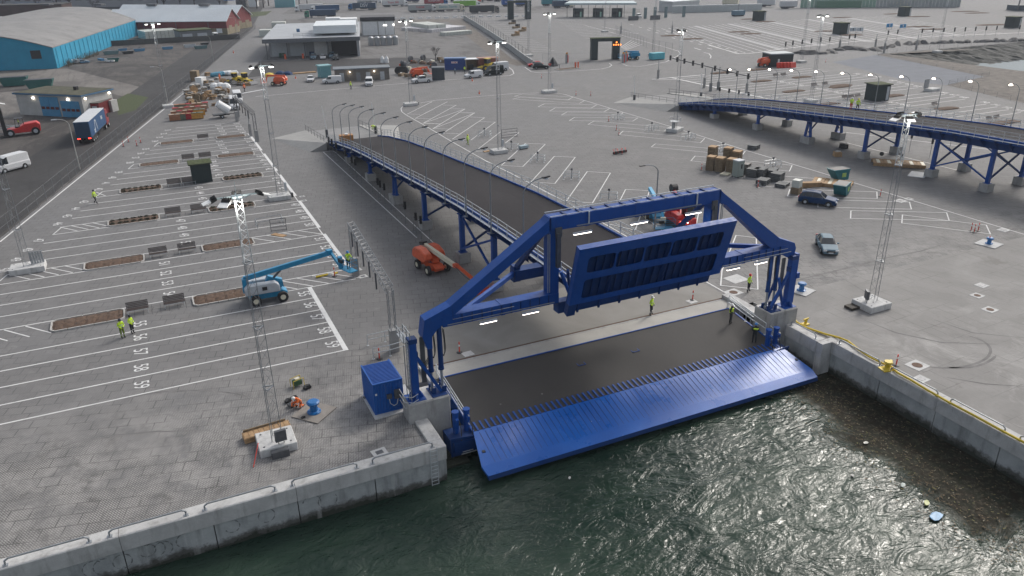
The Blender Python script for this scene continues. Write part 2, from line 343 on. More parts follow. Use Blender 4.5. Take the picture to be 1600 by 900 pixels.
# ---- water: gently displaced surface
def watermat():
    g = G('harbour_water', .07); g.b.inputs['IOR'].default_value = 1.33
    X, Y, Z = g.sep()
    # murky slick drifting off the right quay: its outer edge wanders
    wob = g.noise(.16, 7, dist=1.0, rough=.7)
    e = g.math('ADD', g.math('SUBTRACT', X, g.math('MULTIPLY', Y, .15)), g.ramp(wob, .2, .8, -2.2, 2.2))
    slick = g.math('MULTIPLY', g.ramp(e, 37.4, 38.6), g.ramp(g.math('ADD', Y, g.ramp(wob, .2, .8, -2.5, 2.5)), 20.2, 21.6))
    shal = g.ramp(g.noise(.1, 4, dist=.6), .4, .65)
    c = g.mix(shal, (.014,.03,.022), (.03,.052,.037))
    c = g.mix(g.math('MULTIPLY', slick, g.ramp(g.noise(1.4, 6), .3, .7, .6, 1)), c, g.mix(g.ramp(g.noise(3.5, 7, rough=.8), .5, .62), (.026,.021,.015), (.085,.07,.05)))
    g.col(c)
    h = g.math('ADD', g.math('MULTIPLY', g.noise(.32, 3, v=g.map(sc=(1,1.7,1), rz=.45), dist=1.1), 1.5), g.math('MULTIPLY', g.noise(.95, 4, v=g.map(sc=(1,1.5,1), rz=.25), dist=1.3), .6))
    h = g.math('ADD', h, g.math('MULTIPLY', g.noise(3.2, 3, dist=.6), .11))
    h = g.math('MULTIPLY', h, g.ramp(slick, 0, 1, 1, .28))
    g.L.new(g.ramp(slick, 0, 1, .09, .6), g.b.inputs['Roughness']); g.L.new(g.ramp(slick, 0, 1, .42, .06), g.b.inputs['Specular IOR Level'])
    g.bump(h, .62, .27); return g.m
WATER = watermat()
wb = MB()
from mathutils import noise as mn
nx, ny = 170, 150
for j in range(ny+1):
    for i in range(nx+1):
        x = -30+i*.62; y = -34+j*.56
        z = WL+.09*mn.noise(Vector((x*.35+y*.1, y*.5, 0)))+.045*mn.noise(Vector((x*1.1, y*1.4, 5)))
        if i in (0, nx) or j in (0, ny): z = WL
        wb.v.append((x,y,z))
for j in range(ny):
    for i in range(nx): a = j*(nx+1)+i; wb.f.append((a,a+1,a+nx+2,a+nx+1)); wb.m.append(0)
o = wb.build('harbour_water', WATER, smooth=True); o['kind'] = 'structure'
sheet('harbour_water', [(-600,-30,-400,50.05),(-30,900,-400,-34.2)], WL-.02, WATER)
sheet('inlet_water', [(204,900,128,175)], WL-.02, mat('far_inlet_water', (.16,.2,.22), .6, 0, .05, .2, spec=.05))
gpoly('harbour_bed', [(-60,-40),(60,-40),(60,50),(-60,50)], -7, mat('sea_bed', (.03,.035,.025), .9))
# ---- floating debris on the slick
DEB = [(1463,807,'blue plastic sheet floating in the murky slick', (.05,.22,.42), .5), (1411,758,'pale plastic scrap floating in the slick', (.3,.36,.34), .22), (1448,786,'yellow strip of plastic floating in the slick', (.32,.35,.08), .26), (1353,692,'long white stick floating at the edge of the slick', (.4,.4,.36), .2), (1332,743,'small pale scrap floating left of the slick', (.3,.3,.28), .16), (890,747,'white scrap floating off the blue flap', (.6,.6,.58), .12)]
for i, (x, y, l, c, s) in enumerate(DEB):
    q = W(x, y, WL+.1); b = MB(); n = 9
    b.ext([(s*(1+.3*rnd.random())*cos(2*pi*k/n), .55*s*(1+.3*rnd.random())*sin(2*pi*k/n), rnd.uniform(-.01,.03)) for k in range(n)], (0,0,1), .03)
    tag(b.build('floating_debris', mat('debris_%d' % i, c, .4, 0, .2, 4), None, q, rnd.random()), l, 'debris')
# ---- quay walls
def quay(name, label, a, b, n, seglen=5.0, bars=True, gap0=0.0, wlen=None):
    """wall along a->b (face line), n = unit normal to the water"""
    a, b, n = Vector((*a,0)), Vector((*b,0)), Vector((*n,0)); L = (b-a).length; d = (b-a)/L
    q = thing(name, label, 'quay wall', (a.x, a.y, 0))
    k = 0.0; i = 0
    while k < L-.01:
        e = min(L, k+seglen*2); m = MB(); j = .012
        p0, p1 = d*(k+j), d*(e-j)
        prof = [(-.0,-.85),(-.0,.16),(-.05,.2),(-.95,.2),(-.95,-.85)]
        m.ext([p0+n*u+Vector((0,0,z)) for u, z in prof], d, e-k-2*j); m.build('coping_beam', COPE, q)
        k = e
    k = 0.0
    while k < L-.01:
        e = min(L, k+seglen); m = MB(); j = .03
        off = -.09-.03*(i % 2)
        m.ext([d*(k+j)+n*u+Vector((0,0,z)) for u, z in [(off,-6.5),(off,-.86),(-.9,-.86),(-.9,-6.5)]], d, e-k-2*j); m.build('wall_panel', WALLC, q); k = e; i += 1
    m = MB(); m.ext([n*u+Vector((0,0,z)) for u, z in [(-.3,-6.6),(-.3,-.9),(-.94,-.9),(-.94,-6.6)]], d, L); m.build('wall_core', mat('dark_joint_concrete', (.06,.06,.055), .9), q)
    if bars:
        k = gap0
        while k+1.2 < L:
            e = min(L-.4, k+(4.1 if bars is True else bars)); m = MB(); u = n*-.28
            m.path([d*k+u+Vector((0,0,.2)), d*k+u+Vector((0,0,.5)), d*(k+.2)+u+Vector((0,0,.62)), d*(e-.2)+u+Vector((0,0,.62)), d*e+u+Vector((0,0,.5)), d*e+u+Vector((0,0,.2))], .055, 7)
            for s in (k, e): m.box(*(d*s+u).xy, .2, .26, .26, .03)
            m.build('guard_bar', GALV, q, smooth=False); k = e+1.05
    return q
qL = quay('quay_wall', 'long pale concrete quay wall in front of the left parking lanes', (QX,QY), (-75,QY), (0,-1), gap0=.9)
quay('quay_wall', 'short side wall of the ramp pit by the left pedestal', (QX-.001,50.08), (QX-.001,QY+.96), (1,0), bars=False)
quay('quay_wall', 'concrete quay wall along the right basin with a yellow hose behind it', (RX,40.6), (RX,-120), (-1,0), gap0=.5)
quay('quay_wall', 'short wall section with guard rail between the right pedestal and the corner', (47.35,45.2), (47.35,41.27), (-1,0), bars=3.0, gap0=.7)
m = MB(); m.bx(47.36,RX+.9,40.61,41.25,-6.5,.19); o = m.build('quay_corner', COPE); tag(o, 'concrete corner block where the right quay wall steps out', 'quay corner')
m = MB(); m.bx(13.2,47.3,50.1,50.9,-6.5,-.02); o = m.build('pit_wall', CONC); tag(o, 'dark rear wall of the ramp pit under the hinge', 'wall')
m = MB(); m.bx(48.3,50,41.3,50.1,-6.5,-.01); o = m.build('pit_wall', CONC); tag(o, 'side wall of the ramp pit under the right pedestal', 'wall')
m = MB(); m.bx(14.12,16.6,43.2,50,-6.5,-2.2); m.bx(14.12,16.2,42.4,43.1,-6.5,-2.55); o = m.build('foundation_block', concrete('submerged_concrete', (.06,.05,.035), (.09,.075,.05), wl=5)); tag(o, 'dark concrete foundation at the water line beside the left quay end', 'foundation')
# ladder on the left quay end
lad = thing('quay_ladder', 'steel ladder fixed to the end of the left quay wall', 'ladder', (QX-.95,QY-.06,0))
for s in (-.24,.24): m = MB(); m.tube((s,-.02,-3.4),(s,-.02,.35),.025,6); m.build('rail', GALW, lad)
rg = MB().tube((-.24,-.02,0),(.24,-.02,0),.022,6).mesh('rung', GALW)
for i in range(12): obj('rung', rg, lad, (0,0,.1-.3*i))
# ================================================================ PAINTED MARKINGS
zm = [.012]
def strip(a, b, wd, par=ground, name='lane_line', m=None, ztop=None):
    a, b = Vector((a[0],a[1],0)), Vector((b[0],b[1],0)); d = (b-a).normalized(); n = Vector((-d.y,d.x,0))*wd/2
    z = Vector((0,0,ztop or .012)); return MB().quad(a-n+z, b-n+z, b+n+z, a+n+z).build(name, m or WHITE, par)
PZ = [0]
def pline(pts, wd=.12, close=False, name='bay_line', z=.016, par=ground):
    "one painted outline (mitred strip) through pixel points"
    Q = [W(x, y) for x, y in pts]
    if close: Q.append(Q[0])
    b = MB()
    for i, (p, q) in enumerate(zip(Q[:-1], Q[1:])):
        d = (q-p).normalized(); n = Vector((-d.y,d.x,0))*wd/2; e = d*wd/2
        PZ[0] += 1; zz = Vector((0,0,z+.006+(PZ[0] % 9)*.002)); b.quad(p-n-e+zz, q-n+e+zz, q+n+e+zz, p+n-e+zz)
    return b.build(name, WHITE, par)
def number(txt, x, y, h=1.05, rz=-pi/2, z=.02, par=ground):
    cu = bpy.data.curves.new('t', 'FONT'); cu.body = txt; cu.size = h*1.4; cu.align_x = 'CENTER'; cu.align_y = 'CENTER'; cu.space_character = 1.0; cu.offset = .004
    t = bpy.data.objects.new('t', cu); me = bpy.data.meshes.new_from_object(t); bpy.data.objects.remove(t); bpy.data.curves.remove(cu)
    me.materials.clear(); me.materials.append(WHITE); o = obj('lane_number', me, par, (x,y,z), rz); o.scale = (.86,1.08,1); return o
LB = lambda y: -17.0+(y-88.9)*.288       # staggered left ends of the lanes
ys = [58,61,64,67,70,72.8]
for y in ys[:-1]: strip((-45,y),(11.3,y),.15)
strip((11.45,57.9),(11.45,72.8),.42, name='end_line', ztop=.016)
isl = [73.0+15*i for i in range(6)]      # planting islands every 15 m
nums = {0: 59}
for i, n in enumerate((59,58,57,56,55)):
    yc = 59.5+3*i if i < 4 else 71.4
    number(str(n), 10.6, yc); number(str(n), -4.35+.04*i, yc); 
for k in range(7):
    y0 = 75.8+15*k; rx = 16.2
    if k < 6:
        for j in range(5):
            y = (75.8,79,82,85,88)[j]+15*k
            if j == 0 and k > 4: pass
            xl = LB(y)+(0 if j else 0)
            strip((xl, y),(rx, y),.15)
        if k < 5:
            strip((rx+.15,y0-.1),(rx+.15,y0+12.3),.42, name='end_line', ztop=.016)
        strip((rx, y0+12.2),(rx, y0+15),.13)
        for j in range(4):
            n = 54-j-4*k; yc = (77.4,80.5,83.5,86.5)[j]+15*k
            if n > 30:
                number(str(n), rx-.75, yc); number(str(n), (-1.4,1.2,4.6,8.0,10.6,12)[k], yc)
                number(str(n), LB(yc)-1.1 if k else LB(yc)+.2, yc)
# hatched island tips
def hatch(x0, x1, y0, y1, n, lean=1.6, tip=None):
    for i in range(n):
        x = x0+(x1-x0)*(i+.5)/n
        a = (x-lean*.5, y1); b = (x+lean*.5, y0); strip(a, b, .13, name='hatch_line', ztop=.02)
hatch(8.2,16.0,72.9,75.7,5,2.6) ; hatch(3.9+4.6,15.9,88.1,90.8,4,2.4); hatch(-20,-11.6,73,75.6,5,2.2); hatch(-16,-9.4,88.2,90.8,5,2.2); hatch(-12,-7.2,103.2,105.8,4,2.0); hatch(-8.5,-7.6,118.2,120.8,1,1.2)
for k in range(1,6): strip((LB(88+15*(k-1))-.1,88+15*(k-1)),(LB(88+15*(k-1))+.75,90.8+15*(k-1)),.13)
strip((7.8,72.8),(16.2,72.8),.13)
strip(W(0,378), W(262,166), .2, name='edge_line'); strip(W(262,166), W(300,135), .2, name='edge_line')
# outline beside the left ramp
pline([(651,371.5),(505,237.5),(520,236),(524,238),(688,389.5),(691,393.5),(690,397),(684,400)], .13)
# big bay field: outlines
pline([(800,146.5),(857,145),(880,147),(1045,197),(1168.6,236),(1276,268),(1348,290),(1600,366.5)], .16, name='edge_line')
pline([(800,146.5),(680,157),(652,162),(636,164.5),(629,166.5),(626.5,170),(628,175),(635,180),(658,193),(705,221),(758,251),(800,272),(895,322),(1010,387),(1120,450),(1187,489)], .16, name='edge_line')
s5 = lambda *p: [(600+x/5.696, 170+y/5.696) for x, y in p]
s7 = lambda *p: [(600+x/7.27, 80+y/7.27) for x, y in p]
sz = lambda x0, y0, s, *p: [(x0+x/s, y0+y/s) for x, y in p]
for pts in (s7((410,718),(265,715),(545,575)), s7((530,768),(355,765),(720,575)), s7((670,615),(820,615),(445,820),(635,828)), s7((765,655),(920,658))+s5((355,128)), s5((500,135),(355,128)), s5((720,3),(435,178),(600,182)), s7((870,700),(1028,705))+s5((435,178)), s5((690,36),(805,38),(525,218),(665,222)), s5((770,74),(895,80),(610,270),(775,278),(990,120),(850,115)), s5((890,380),(815,378),(1035,208),(1200,213),(1080,305))):
    pline(pts, .13)
for pts in (s5((1045,505),(1260,308),(1435,316),(1235,516)), sz(800,225,4,(120,237),(265,78),(395,84),(268,248)), sz(800,225,4,(340,357),(470,173),(615,182),(503,370)), sz(800,225,4,(600,500),(710,285),(860,293),(770,540)), [(1001,335),(1052,318),(1092,331),(1087,355),(1038,363)], sz(1120,380,5,(40,215),(30,332),(320,362),(308,-40),(150,-60))):
    pline(pts, .13, True)
for pts in ([(867,134),(887.2,156.5),(895.5,151.7),(860,149)], ): pass
q4 = lambda *p: sz(840,80,6.667,*p)
for pts in (q4((-240,470),(315,510),(370,478),(-160,448)), q4((-260,500),(435,545),(490,515),(-180,482)), q4((70,548),(5,580),(560,592),(615,560)), q4((185,592),(125,625),(695,632),(750,598)), q4((305,635),(250,665),(860,668),(890,640)), q4((385,690),(330,725),(990,730),(1045,695)), q4((585,730),(525,765),(1320,835),(1365,795)),
    [(973.5,205),(967.5,210.5),(1094.6,223),(1101,216.6)], [(1024,225),(1017.5,230),(1158.8,243.4),(1164.5,236.5)], [(1086,244),(1079.5,251.5),(1233.5,267.7),(1237.6,258.5)], [(1150,270),(1146,277),(1283,288),(1284,280)], [(1190.5,287),(1188,291.5),(1322.5,294),(1321,285)], [(1234,296),(1230.5,307),(1370.5,310.5),(1370,300)], [(1277.5,312),(1278,324),(1424,327),(1421,316)], [(1329.5,329.5),(1329,341.5),(1483,345),(1479,332.5)], [(1410,336),(1409,349),(1547.5,366),(1541,352)]):
    pline(pts, .13, True)
# ---- lot beyond the right ramp
for k in range(24):
    y = 96+3*k
    if y % 15 in (3,): continue
    xr = 156.5+(y-97.6)*.27 if y < 140 else 168-(y-140)*.05
    xl = 124.3 if y > 96 else 126
    strip((xl,y),(xr,y),.17)
    if y < 150: number(str(73-k), xr+1.6, y+1.5, 1.5); number(str(73-k), 143.5, y+1.5, 1.5) if y > 105 else None
strip((124.2,132),(124.2,168),.5, name='end_line', ztop=.016)
# ---- far upper lot: long lanes slanting away
for i in range(34):
    x = 171+i*3.7; y = 197.5+(i*.24 if i < 14 else 4-(i-14)*.5)
    d = Vector((.34,.94)); strip((x,y),(x+d.x*88,y+d.y*88),.2)
for i in (5,10,16,22,28):
    x = 171+i*3.7; y = 199; strip((x+1.2,y),(x+30,y+83),2.4, name='pale_walkway', m=mat('pale_paving_band', (.3,.3,.305), .85, 0, .06, .5), ztop=.008)
pline([(1148,82),(1155,84),(1170,83.5),(1185,82),(1225,76),(1300,68),(1370,62),(1450,57),(1600,51)], .5, name='edge_line')
pline([(1108,71),(1148,82)], .4, name='edge_line')
# ---- far left lot: combs of short lines
def lerp(a, b, t): return (a[0]+(b[0]-a[0])*t, a[1]+(b[1]-a[1])*t)
for i in range(16): t = i/15; strip(W(*lerp((858,26),(915,60),t)), W(*lerp((884,25),(960,58),t)), .22, name='bay_line')
for i in range(5): t = i/4; strip(W(*lerp((970,74),(978,78),t)), W(*lerp((988,62),(1003,69),t)), .2, name='bay_line')
for i in range(18): t = (i/17)**.85; strip(W(*lerp((742,31),(822,81),t)), W(*lerp((775,30),(866,79),t)), .2, name='bay_line')
for i in range(9): t = i/8; strip(W(*lerp((940,42),(990,52),t)), W(*lerp((948,43),(998,53),t)), .3, name='dash_line')
for i in range(4):
    for j in range(7): a = (985+i*28+j*13, 38+i*5.5+j*4.2); strip(W(*a), W(a[0]+5,a[1]+1.2), .35, name='dash_line')
pline([(820,105),(830,112),(840,113.5),(900,111),(940,108),(952,105),(956,102),(952,99)], .22)
pline([(971,99),(980,103),(1000,104),(1040,97),(1058,88),(1063,84),(1060,80),(1040,74),(960,52),(915,40)], .22)
pline([(795,105),(801,110),(803,115),(797,118),(760,121),(700,125),(600,133),(400,151)], .22)
pline([(1020,124),(1100,117)], .5); pline([(1024,125),(1060,124),(1182,151)], .35)
for a, b in (((1105,75),(1113,77)),((1085,75),(1095,78))): strip(W(*a), W(*b), .4, name='dash_line')
pline([(1100,82),(1108,84),(1111,88),(1110,91)], .25)
strip(W(1302,218), W(1500,267), .16); strip(W(1322,207), W(1600,240), .16)
# apron between hinge and paving, groove and rail
gpoly('concrete_apron', [(15.2,50.1),(47,50.1),(47,60.2),(36,61.5),(15.2,58.6)], .005, APRON, 'brownish cast concrete apron behind the ramp hinge')
o = sheet('hinge_kerb', [(17,46.2,50.13,51.75)], .02, concrete('apron_kerb_concrete', (.34,.33,.31), (.42,.41,.385), (.2,.17,.13), .4, streak=False))
m = MB(); m.bx(16.2,46.2,52.0,52.14,.01,.05); tag(m.build('slot_rail', RUST), 'rusty steel slot rail in the apron behind the hinge', 'rail')
m = MB(); m.bx(16.2,46.2,51.76,51.98,.008,.03); tag(m.build('slot_kerb', CONC), 'narrow concrete lip in front of the rusty slot rail', 'kerb')

# fender rub rings on the quay face, and tyre marks on the paving
SCF = mat('rubber_scuff', (.17,.178,.18), .9, 0, .3, 4)
rs = random.Random(21)
for k in range(15):
    x = rs.choice([-14,-10.6,-7.2,-3.4,-1.2])+rs.uniform(-1.3,1.3)+12*(k % 5 == 4); R_ = rs.uniform(.42,.62); z = -1.45+rs.uniform(-.25,.3); b = MB(); n = 18; a0 = rs.uniform(0,6.28); ext_ = rs.uniform(3.2,6.0)
    for i in range(n):
        a1, a2 = a0+ext_*i/n, a0+ext_*(i+1)/n; w_ = .022+.02*sin(i*1.7+k)
        b.quad(*[(x+cos(a)*(R_+q), QY+.083, z+sin(a)*(R_+q)) for a, q in ((a1,-w_),(a2,-w_),(a2,w_),(a1,w_))])
    b.v = [tuple(Vector(v)-qL.location) for v in b.v]; b.build('rub_ring', SCF, qL)
TYM = mat('tyre_mark', (.155,.15,.147), .9, 0, .3, .8)
def tyremark(pts, wd=.22, par=gr2):
    Q = [W(x, y) for x, y in pts]; b = MB(); R_ = []
    for i in range(len(Q)):
        d = (Q[min(i+1, len(Q)-1)]-Q[max(i-1, 0)]).normalized(); n = Vector((-d.y,d.x,0))*wd/2*(.3 if i in (0, len(Q)-1) else 1); R_.append((Q[i]-n+Vector((0,0,.006)), Q[i]+n+Vector((0,0,.006))))
    for (a, b_), (c, d_) in zip(R_[:-1], R_[1:]): b.quad(a, c, d_, b_)
    b.build('tyre_mark', TYM, par)
def arcp(cx, cy, rx, ry, a0, a1, n=14): return [(cx+rx*cos(radians(a0+(a1-a0)*i/n)), cy+ry*sin(radians(a0+(a1-a0)*i/n))) for i in range(n+1)]
tyremark(arcp(1478,548,70,27,-60,120)); tyremark(arcp(1500,545,60,30,20,110)); tyremark([(1240,439),(1290,427),(1340,415),(1380,404),(1440,392),(1480,380)], .3); tyremark([(1480,590),(1540,600),(1600,604)], .2); tyremark([(1350,500),(1400,520),(1470,535),(1560,538)], .18)
tyremark([(1300,425),(1350,455),(1390,470)], .12); tyremark([(1460,500),(1520,520),(1600,528)], .15)
tyremark(arcp(300,640,120,30,200,330), .16, ground); tyremark([(40,720),(120,690),(230,675),(330,672)], .16, ground)

# flotsam on the slick: reed bits, foam flecks
fl = MB(); fm = [mat('flotsam_brown', (.11,.08,.045), .9), mat('flotsam_pale', (.2,.18,.13), .8), mat('flotsam_olive', (.12,.11,.04), .9)]
for k in range(1100):
    y = rs.uniform(19,40); x = rs.gauss(43.6+.12*(y-30), 1.7) if rs.random() < .75 else rs.uniform(40,48.2)
    if x > 48.25: continue
    a = rs.random()*3.14; L_ = rs.uniform(.03,.11); w_ = rs.uniform(.012,.04); c_, s_ = cos(a), sin(a); fl.mi = 0 if rs.random() < .7 else rs.choice((1,2,2)); z = WL+.1
    fl.quad((x-c_*L_+s_*w_, y-s_*L_-c_*w_, z),(x+c_*L_+s_*w_, y+s_*L_-c_*w_, z),(x+c_*L_-s_*w_, y+s_*L_+c_*w_, z),(x-c_*L_-s_*w_, y-s_*L_+c_*w_, z))
tag(fl.build('flotsam', fm), 'scattered reed bits and flecks floating in the murky slick by the right quay', 'flotsam', kind='stuff')
# ================================================================ LINKSPAN DECK (lower ramp)
dz = lambda y: -(HY-y)*.9/6.8 if y > 43.3 else -.9-(43.3-y)*1.1/3.8
lk = thing('linkspan_ramp', 'wide lowered ship ramp with dark deck and bright blue sea flap', 'ship ramp', (31.2, 46, 0))
def wb_(b, name, m, par, **k):
    "build a mesh given in world coordinates under a parent"
    base = par.matrix_world.translation if False else Vector(par.location) if par.parent is None else Vector(par.location)+Vector(par.parent.location)
    b.v = [tuple(Vector(v)-base) for v in b.v]; return b.build(name, m, par, **k)
m = MB(); m.ext([(17.05,50.05,0),(17.05,43.3,-.9),(17.05,43.3,-1.7),(17.05,50.05,-1.0)], (1,0,0), 28.25); wb_(m, 'deck_plate', DECK, lk)
for x in (17.0, 45.3):
    m = MB(); m.ext([(x,50.06,.06),(x,43.3,-.84),(x,43.3,-1.75),(x,50.06,-1.05)], (1,0,0), .16 if x > 20 else -.16); wb_(m, 'side_girder', BLUE, lk)
m = MB(); m.bar((17,50.03,.02),(45.3,50.03,.02),.1,.08); wb_(m, 'hinge_edge_strip', BLUE, lk)
m = MB()
top = [(16.9,43.29,-.885),(45.6,43.29,-.885),(46.25,40.3,-1.72),(46.1,39.5,-2.0),(16.4,39.5,-2.0),(16.25,40.3,-1.72)]
bot = [(x,y,z-.16) for x,y,z in top]
m.add(top+bot, [(0,5,2,1),(5,4,3,2),(6,7,8,11),(11,8,9,10),(0,1,7,6),(1,2,8,7),(2,3,9,8),(3,4,10,9),(4,5,11,10),(5,0,6,11)])
flap = wb_(m, 'sea_flap', FLAPB, lk)
tb = MB(); tb.bar((0,0,0),(0,-2.72,-.79),.032,.045); tbm = tb.mesh('tread_bar', mat('dark_blue_tread', (.008,.045,.18), .5))  # tread bars in a darker blue than the flap
fb = MB(); fb.bar((0,0,0),(0,.95,.127),.15,.05); fbm = fb.mesh('finger_bar', BLUE)
n = 62
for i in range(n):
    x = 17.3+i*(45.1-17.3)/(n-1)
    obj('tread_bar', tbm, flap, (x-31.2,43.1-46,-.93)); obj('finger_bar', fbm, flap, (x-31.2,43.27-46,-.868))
m = MB(); m.ext([(16.4,39.49,-2.02),(46.1,39.49,-2.02),(46.1,39.42,-2.32),(16.4,39.42,-2.32)], (0,1,0), .3); wb_(m, 'flap_nose', BLUED, flap)
for x, y in ((16.9,41.6),(45.75,41.8)): m = MB(); m.box(x,y,dz(y)-.02,.22,.55,.05); wb_(m, 'lifting_eye_slot', BLACK, flap)
for px, py in ((991,547),(907,568)):   # small square hatches in the deck
    q = W(px, py, -.35); m = MB()
    for a in range(4): m.box(q.x+(.32 if a == 0 else -.32 if a == 1 else 0), q.y+(.32 if a == 2 else -.32 if a == 3 else 0), dz(q.y)-.015, .05 if a < 2 else .69, .69 if a < 2 else .05, .03)
    wb_(m, 'deck_hatch', BLUE, lk)
def siderail(x, par, y0, y1, off=0):
    m = MB()
    for h in (.45,.8,1.15): m.tube((x,y0,dz(y0)+h),(x,y1,dz(y1)+h),.035,6)
    wb_(m, 'handrail', GALW, par)
    k = y0
    while k > y1: m = MB(); m.tube((x,k,dz(k)),(x,k,dz(k)+1.15),.03,6); wb_(m, 'rail_post', GALW, par); k -= 1.5
siderail(16.75, lk, 50.3, 43.6); siderail(45.55, lk, 50.3, 43.6)
for x in (20, 24, 28, 31.2, 34.4, 38.4, 42.4): m = MB(); m.ext([(x,50,-1.0),(x,43.4,-1.7),(x,43.4,-2.5),(x,50,-2.1)], (1,0,0), .3); wb_(m, 'deck_beam', BLUED, lk)
# ================================================================ PEDESTALS AND LIFTING TOWERS
def tower(sx, ox, label, plabel, clab):
    "sx=+1: left tower; -1 mirrored right one. ox = x of the inner pedestal side"
    ped = thing('concrete_pedestal', plabel, 'pedestal', (ox, 45, 0))
    m = MB()
    pr = [(0,-.15),(0,1.9),(-2.6,1.9),(-3.1,1.4),(-3.1,-.15)]
    m.ext([(sx*a,b,-3.2) for a, b in pr], (0,0,1), 4.78); m.build('pedestal_block', CONC, ped, bevel=.06)
    m = MB(); m.ext([(sx*a,b,1.585) for a, b in [(-.05,-.05),(-.05,1.8),(-2.6,1.8),(-2.95,1.35),(-2.95,-.05)]], (0,0,1), .03); m.build('grout_cap', CONCP, ped)
    T = thing('lifting_tower', label, 'lifting tower', (ox, 45, 1.61))
    S = lambda x, y, z: (sx*x, y, z)
    # column with flared foot
    m = MB(); m.bar(S(-2.35,.55,.5), S(-2.35,.55,4.45), .5, .55); m.build('column', BLUE, T)
    m = MB()
    m.ext([S(-2.95,.45,0),S(-1.75,.45,0),S(-2.08,.45,.75),S(-2.62,.45,.75)], (0,1,0), .16); m.bar(S(-2.35,0,.02),S(-2.35,1.25,.02),1.3,.06); m.ext([S(-2.43,0,.04),S(-2.43,1.2,.04),S(-2.43,.75,.8),S(-2.43,.35,.8)], (1,0,0), .16)
    m.build('foot', BLUE, T)
    m = MB(); m.box(*S(-2.35,.55,0)[:2], 4.45, .62,.62,.35); m.box(*S(-2.15,.55,0)[:2], 3.3, .25,.5,.45); m.build('column_head', BLUED, T)
    m = MB(); m.bar(S(-2.1,.5,3.3), S(-.45,.5,.15), .2, .24); m.build('brace', BLUE, T)
    m = MB(); m.bx(*(sorted((sx*-1.25, sx*-.1))), -.02, 1.45, .0, .06)
    for x in (-.98,-.2):
        for y in (.45,1.15): m.bx(*sorted((sx*(x-.16), sx*(x+.16))), y-.04, y+.04, .05, .5)
    m.build('base_plate', BLUED, T)
    for x in (-.98,-.22):
        c = MB(); c.tube(S(x,.82,1.75), S(x,.86,5.1), .19, 12); c.tube(S(x,.82,1.7), S(x,.82,1.85), .22, 12); o = c.build('cylinder_barrel', BLUED, T, smooth=False)
        c = MB(); c.tube(S(x,.80,.25), S(x,.82,1.72), .1, 10); c.tube(S(x-.14,.8,.25), S(x+.14,.8,.25), .14, 8); c.build('piston_rod', GALV, T)
        h = MB(); h.path([S(x+.24,.8,4.9), S(x+.3,.75,4.0), S(x+.3,.7,3.1), S(x+.22,.75,2.75), S(x+.12,.8,2.95)], .035, 5); h.path([S(x+.33,.8,4.8), S(x+.38,.72,3.4), S(x+.3,.7,3.0)], .03, 5); h.build('hydraulic_hose', BLACK, T)
    m = MB(); m.bar(S(-1.55,.75,1.0), S(-1.55,.75,4.6), .34,.1)
    m.build('cable_tray', STEEL, T)
    if sx > 0:   # ladder and walkway hoop on the outer face
        l = MB()
        for y in (.15,.6): l.tube(S(-2.75,y,-.9), S(-2.75,y,4.6), .03, 6)
        for i in range(18): l.tube(S(-2.75,.15,-.7+.3*i), S(-2.75,.6,-.7+.3*i), .02, 5)
        for y in (.1,.65): l.bar(S(-2.9,y,.3), S(-2.9,y,4.3), .05)
        l.build('ladder', GALV, T)
        l = MB()
        for z in (.1,-.35,-.8): l.path([S(-2.3,-.02,z+.55), S(-2.75,-.14,z+.45), S(-3.2,.4,z+.3), S(-3.2,1.6,z+.3)], .03, 5)
        l.build('guard_rail', GALW, T)
        l = MB()
        l.bar(S(-2.75,.3,4.65), S(-2.75,1.9,4.65), .5,.06); 
        for y in (.3,1.1,1.9): l.bar(S(-2.98,y,4.65), S(-2.98,y,5.3), .05); l.bar(S(-2.52,y,4.65), S(-2.52,y,5.3), .05)
        for x in (-2.98,-2.52): l.bar(S(x,.3,5.3), S(x,1.9,5.3), .05); l.bar(S(x,.3,4.98), S(x,1.9,4.98), .04)
        l.build('access_platform', GALV, T)
        h = MB()
        for k in (0,.18,.36): h.path([S(-2.0,.5,3.2-k), S(-1.75,.6,2.7-k), S(-1.4,.65,2.62-k), S(-1.1,.75,3.0-k)], .035, 5)
        h.build('hose_bundle', BLACK, T)
    else:
        m = MB(); m.bar(S(-2.75,.6,.3), S(-2.75,.6,4.9), .3,.45); m.box(*S(-3.0,.6,0)[:2], 2.6, .35,.6,.5); m.build('side_column', BLUE, T)
        m = MB(); m.bar(S(-.9,.4,3.0), S(-1.9,.6,.2), .16,.2); m.bar(S(-1.4,1.2,2.6), S(-.5,1.2,.2), .14,.16); m.build('cross_brace', BLUE, T)
    # deck lifting cylinders below, standing in the pit
    D = thing('deck_lift_unit', clab, 'hydraulic unit', (ox+sx*.35, 43.7, -2.4))
    m = MB(); m.bx(*sorted((-sx*1.1, sx*.95)), -.6, 1.0, 0, 1.35); m.bar((-sx*1.1,-.62,1.5),(sx*.9,-.62,1.3),.1,.18); m.bx(*sorted((-sx*.9, sx*.8)), -.75,-.6,.3,1.2); m.build('frame', BLUED, D)
    for x in (-.35,.5):
        c = MB(); c.tube((sx*x,.3,1.3),(sx*x,.3,3.0),.22,12); c.tube((sx*x,.3,3.0),(sx*x,.3,3.12),.27,12); c.bar((sx*x,.1,2.5),(sx*x,-.15,2.5),.2,.3); c.build('lift_cylinder', BLUE, D)
        c = MB(); c.path([(sx*(x+.1),-.1,2.6),(sx*(x+.15),-.4,2.0),(sx*(x+.05),-.65,1.2)],.035,5); c.build('hose', BLACK, D)
    m = MB(); m.bx(*sorted((-sx*.4, sx*.75)), -.82,-.76,.15,.2); m.bx(*sorted((-sx*.3, sx*.5)), -.82,-.76,.32,.36); m.build('grating_step', GALW, D)
    return T
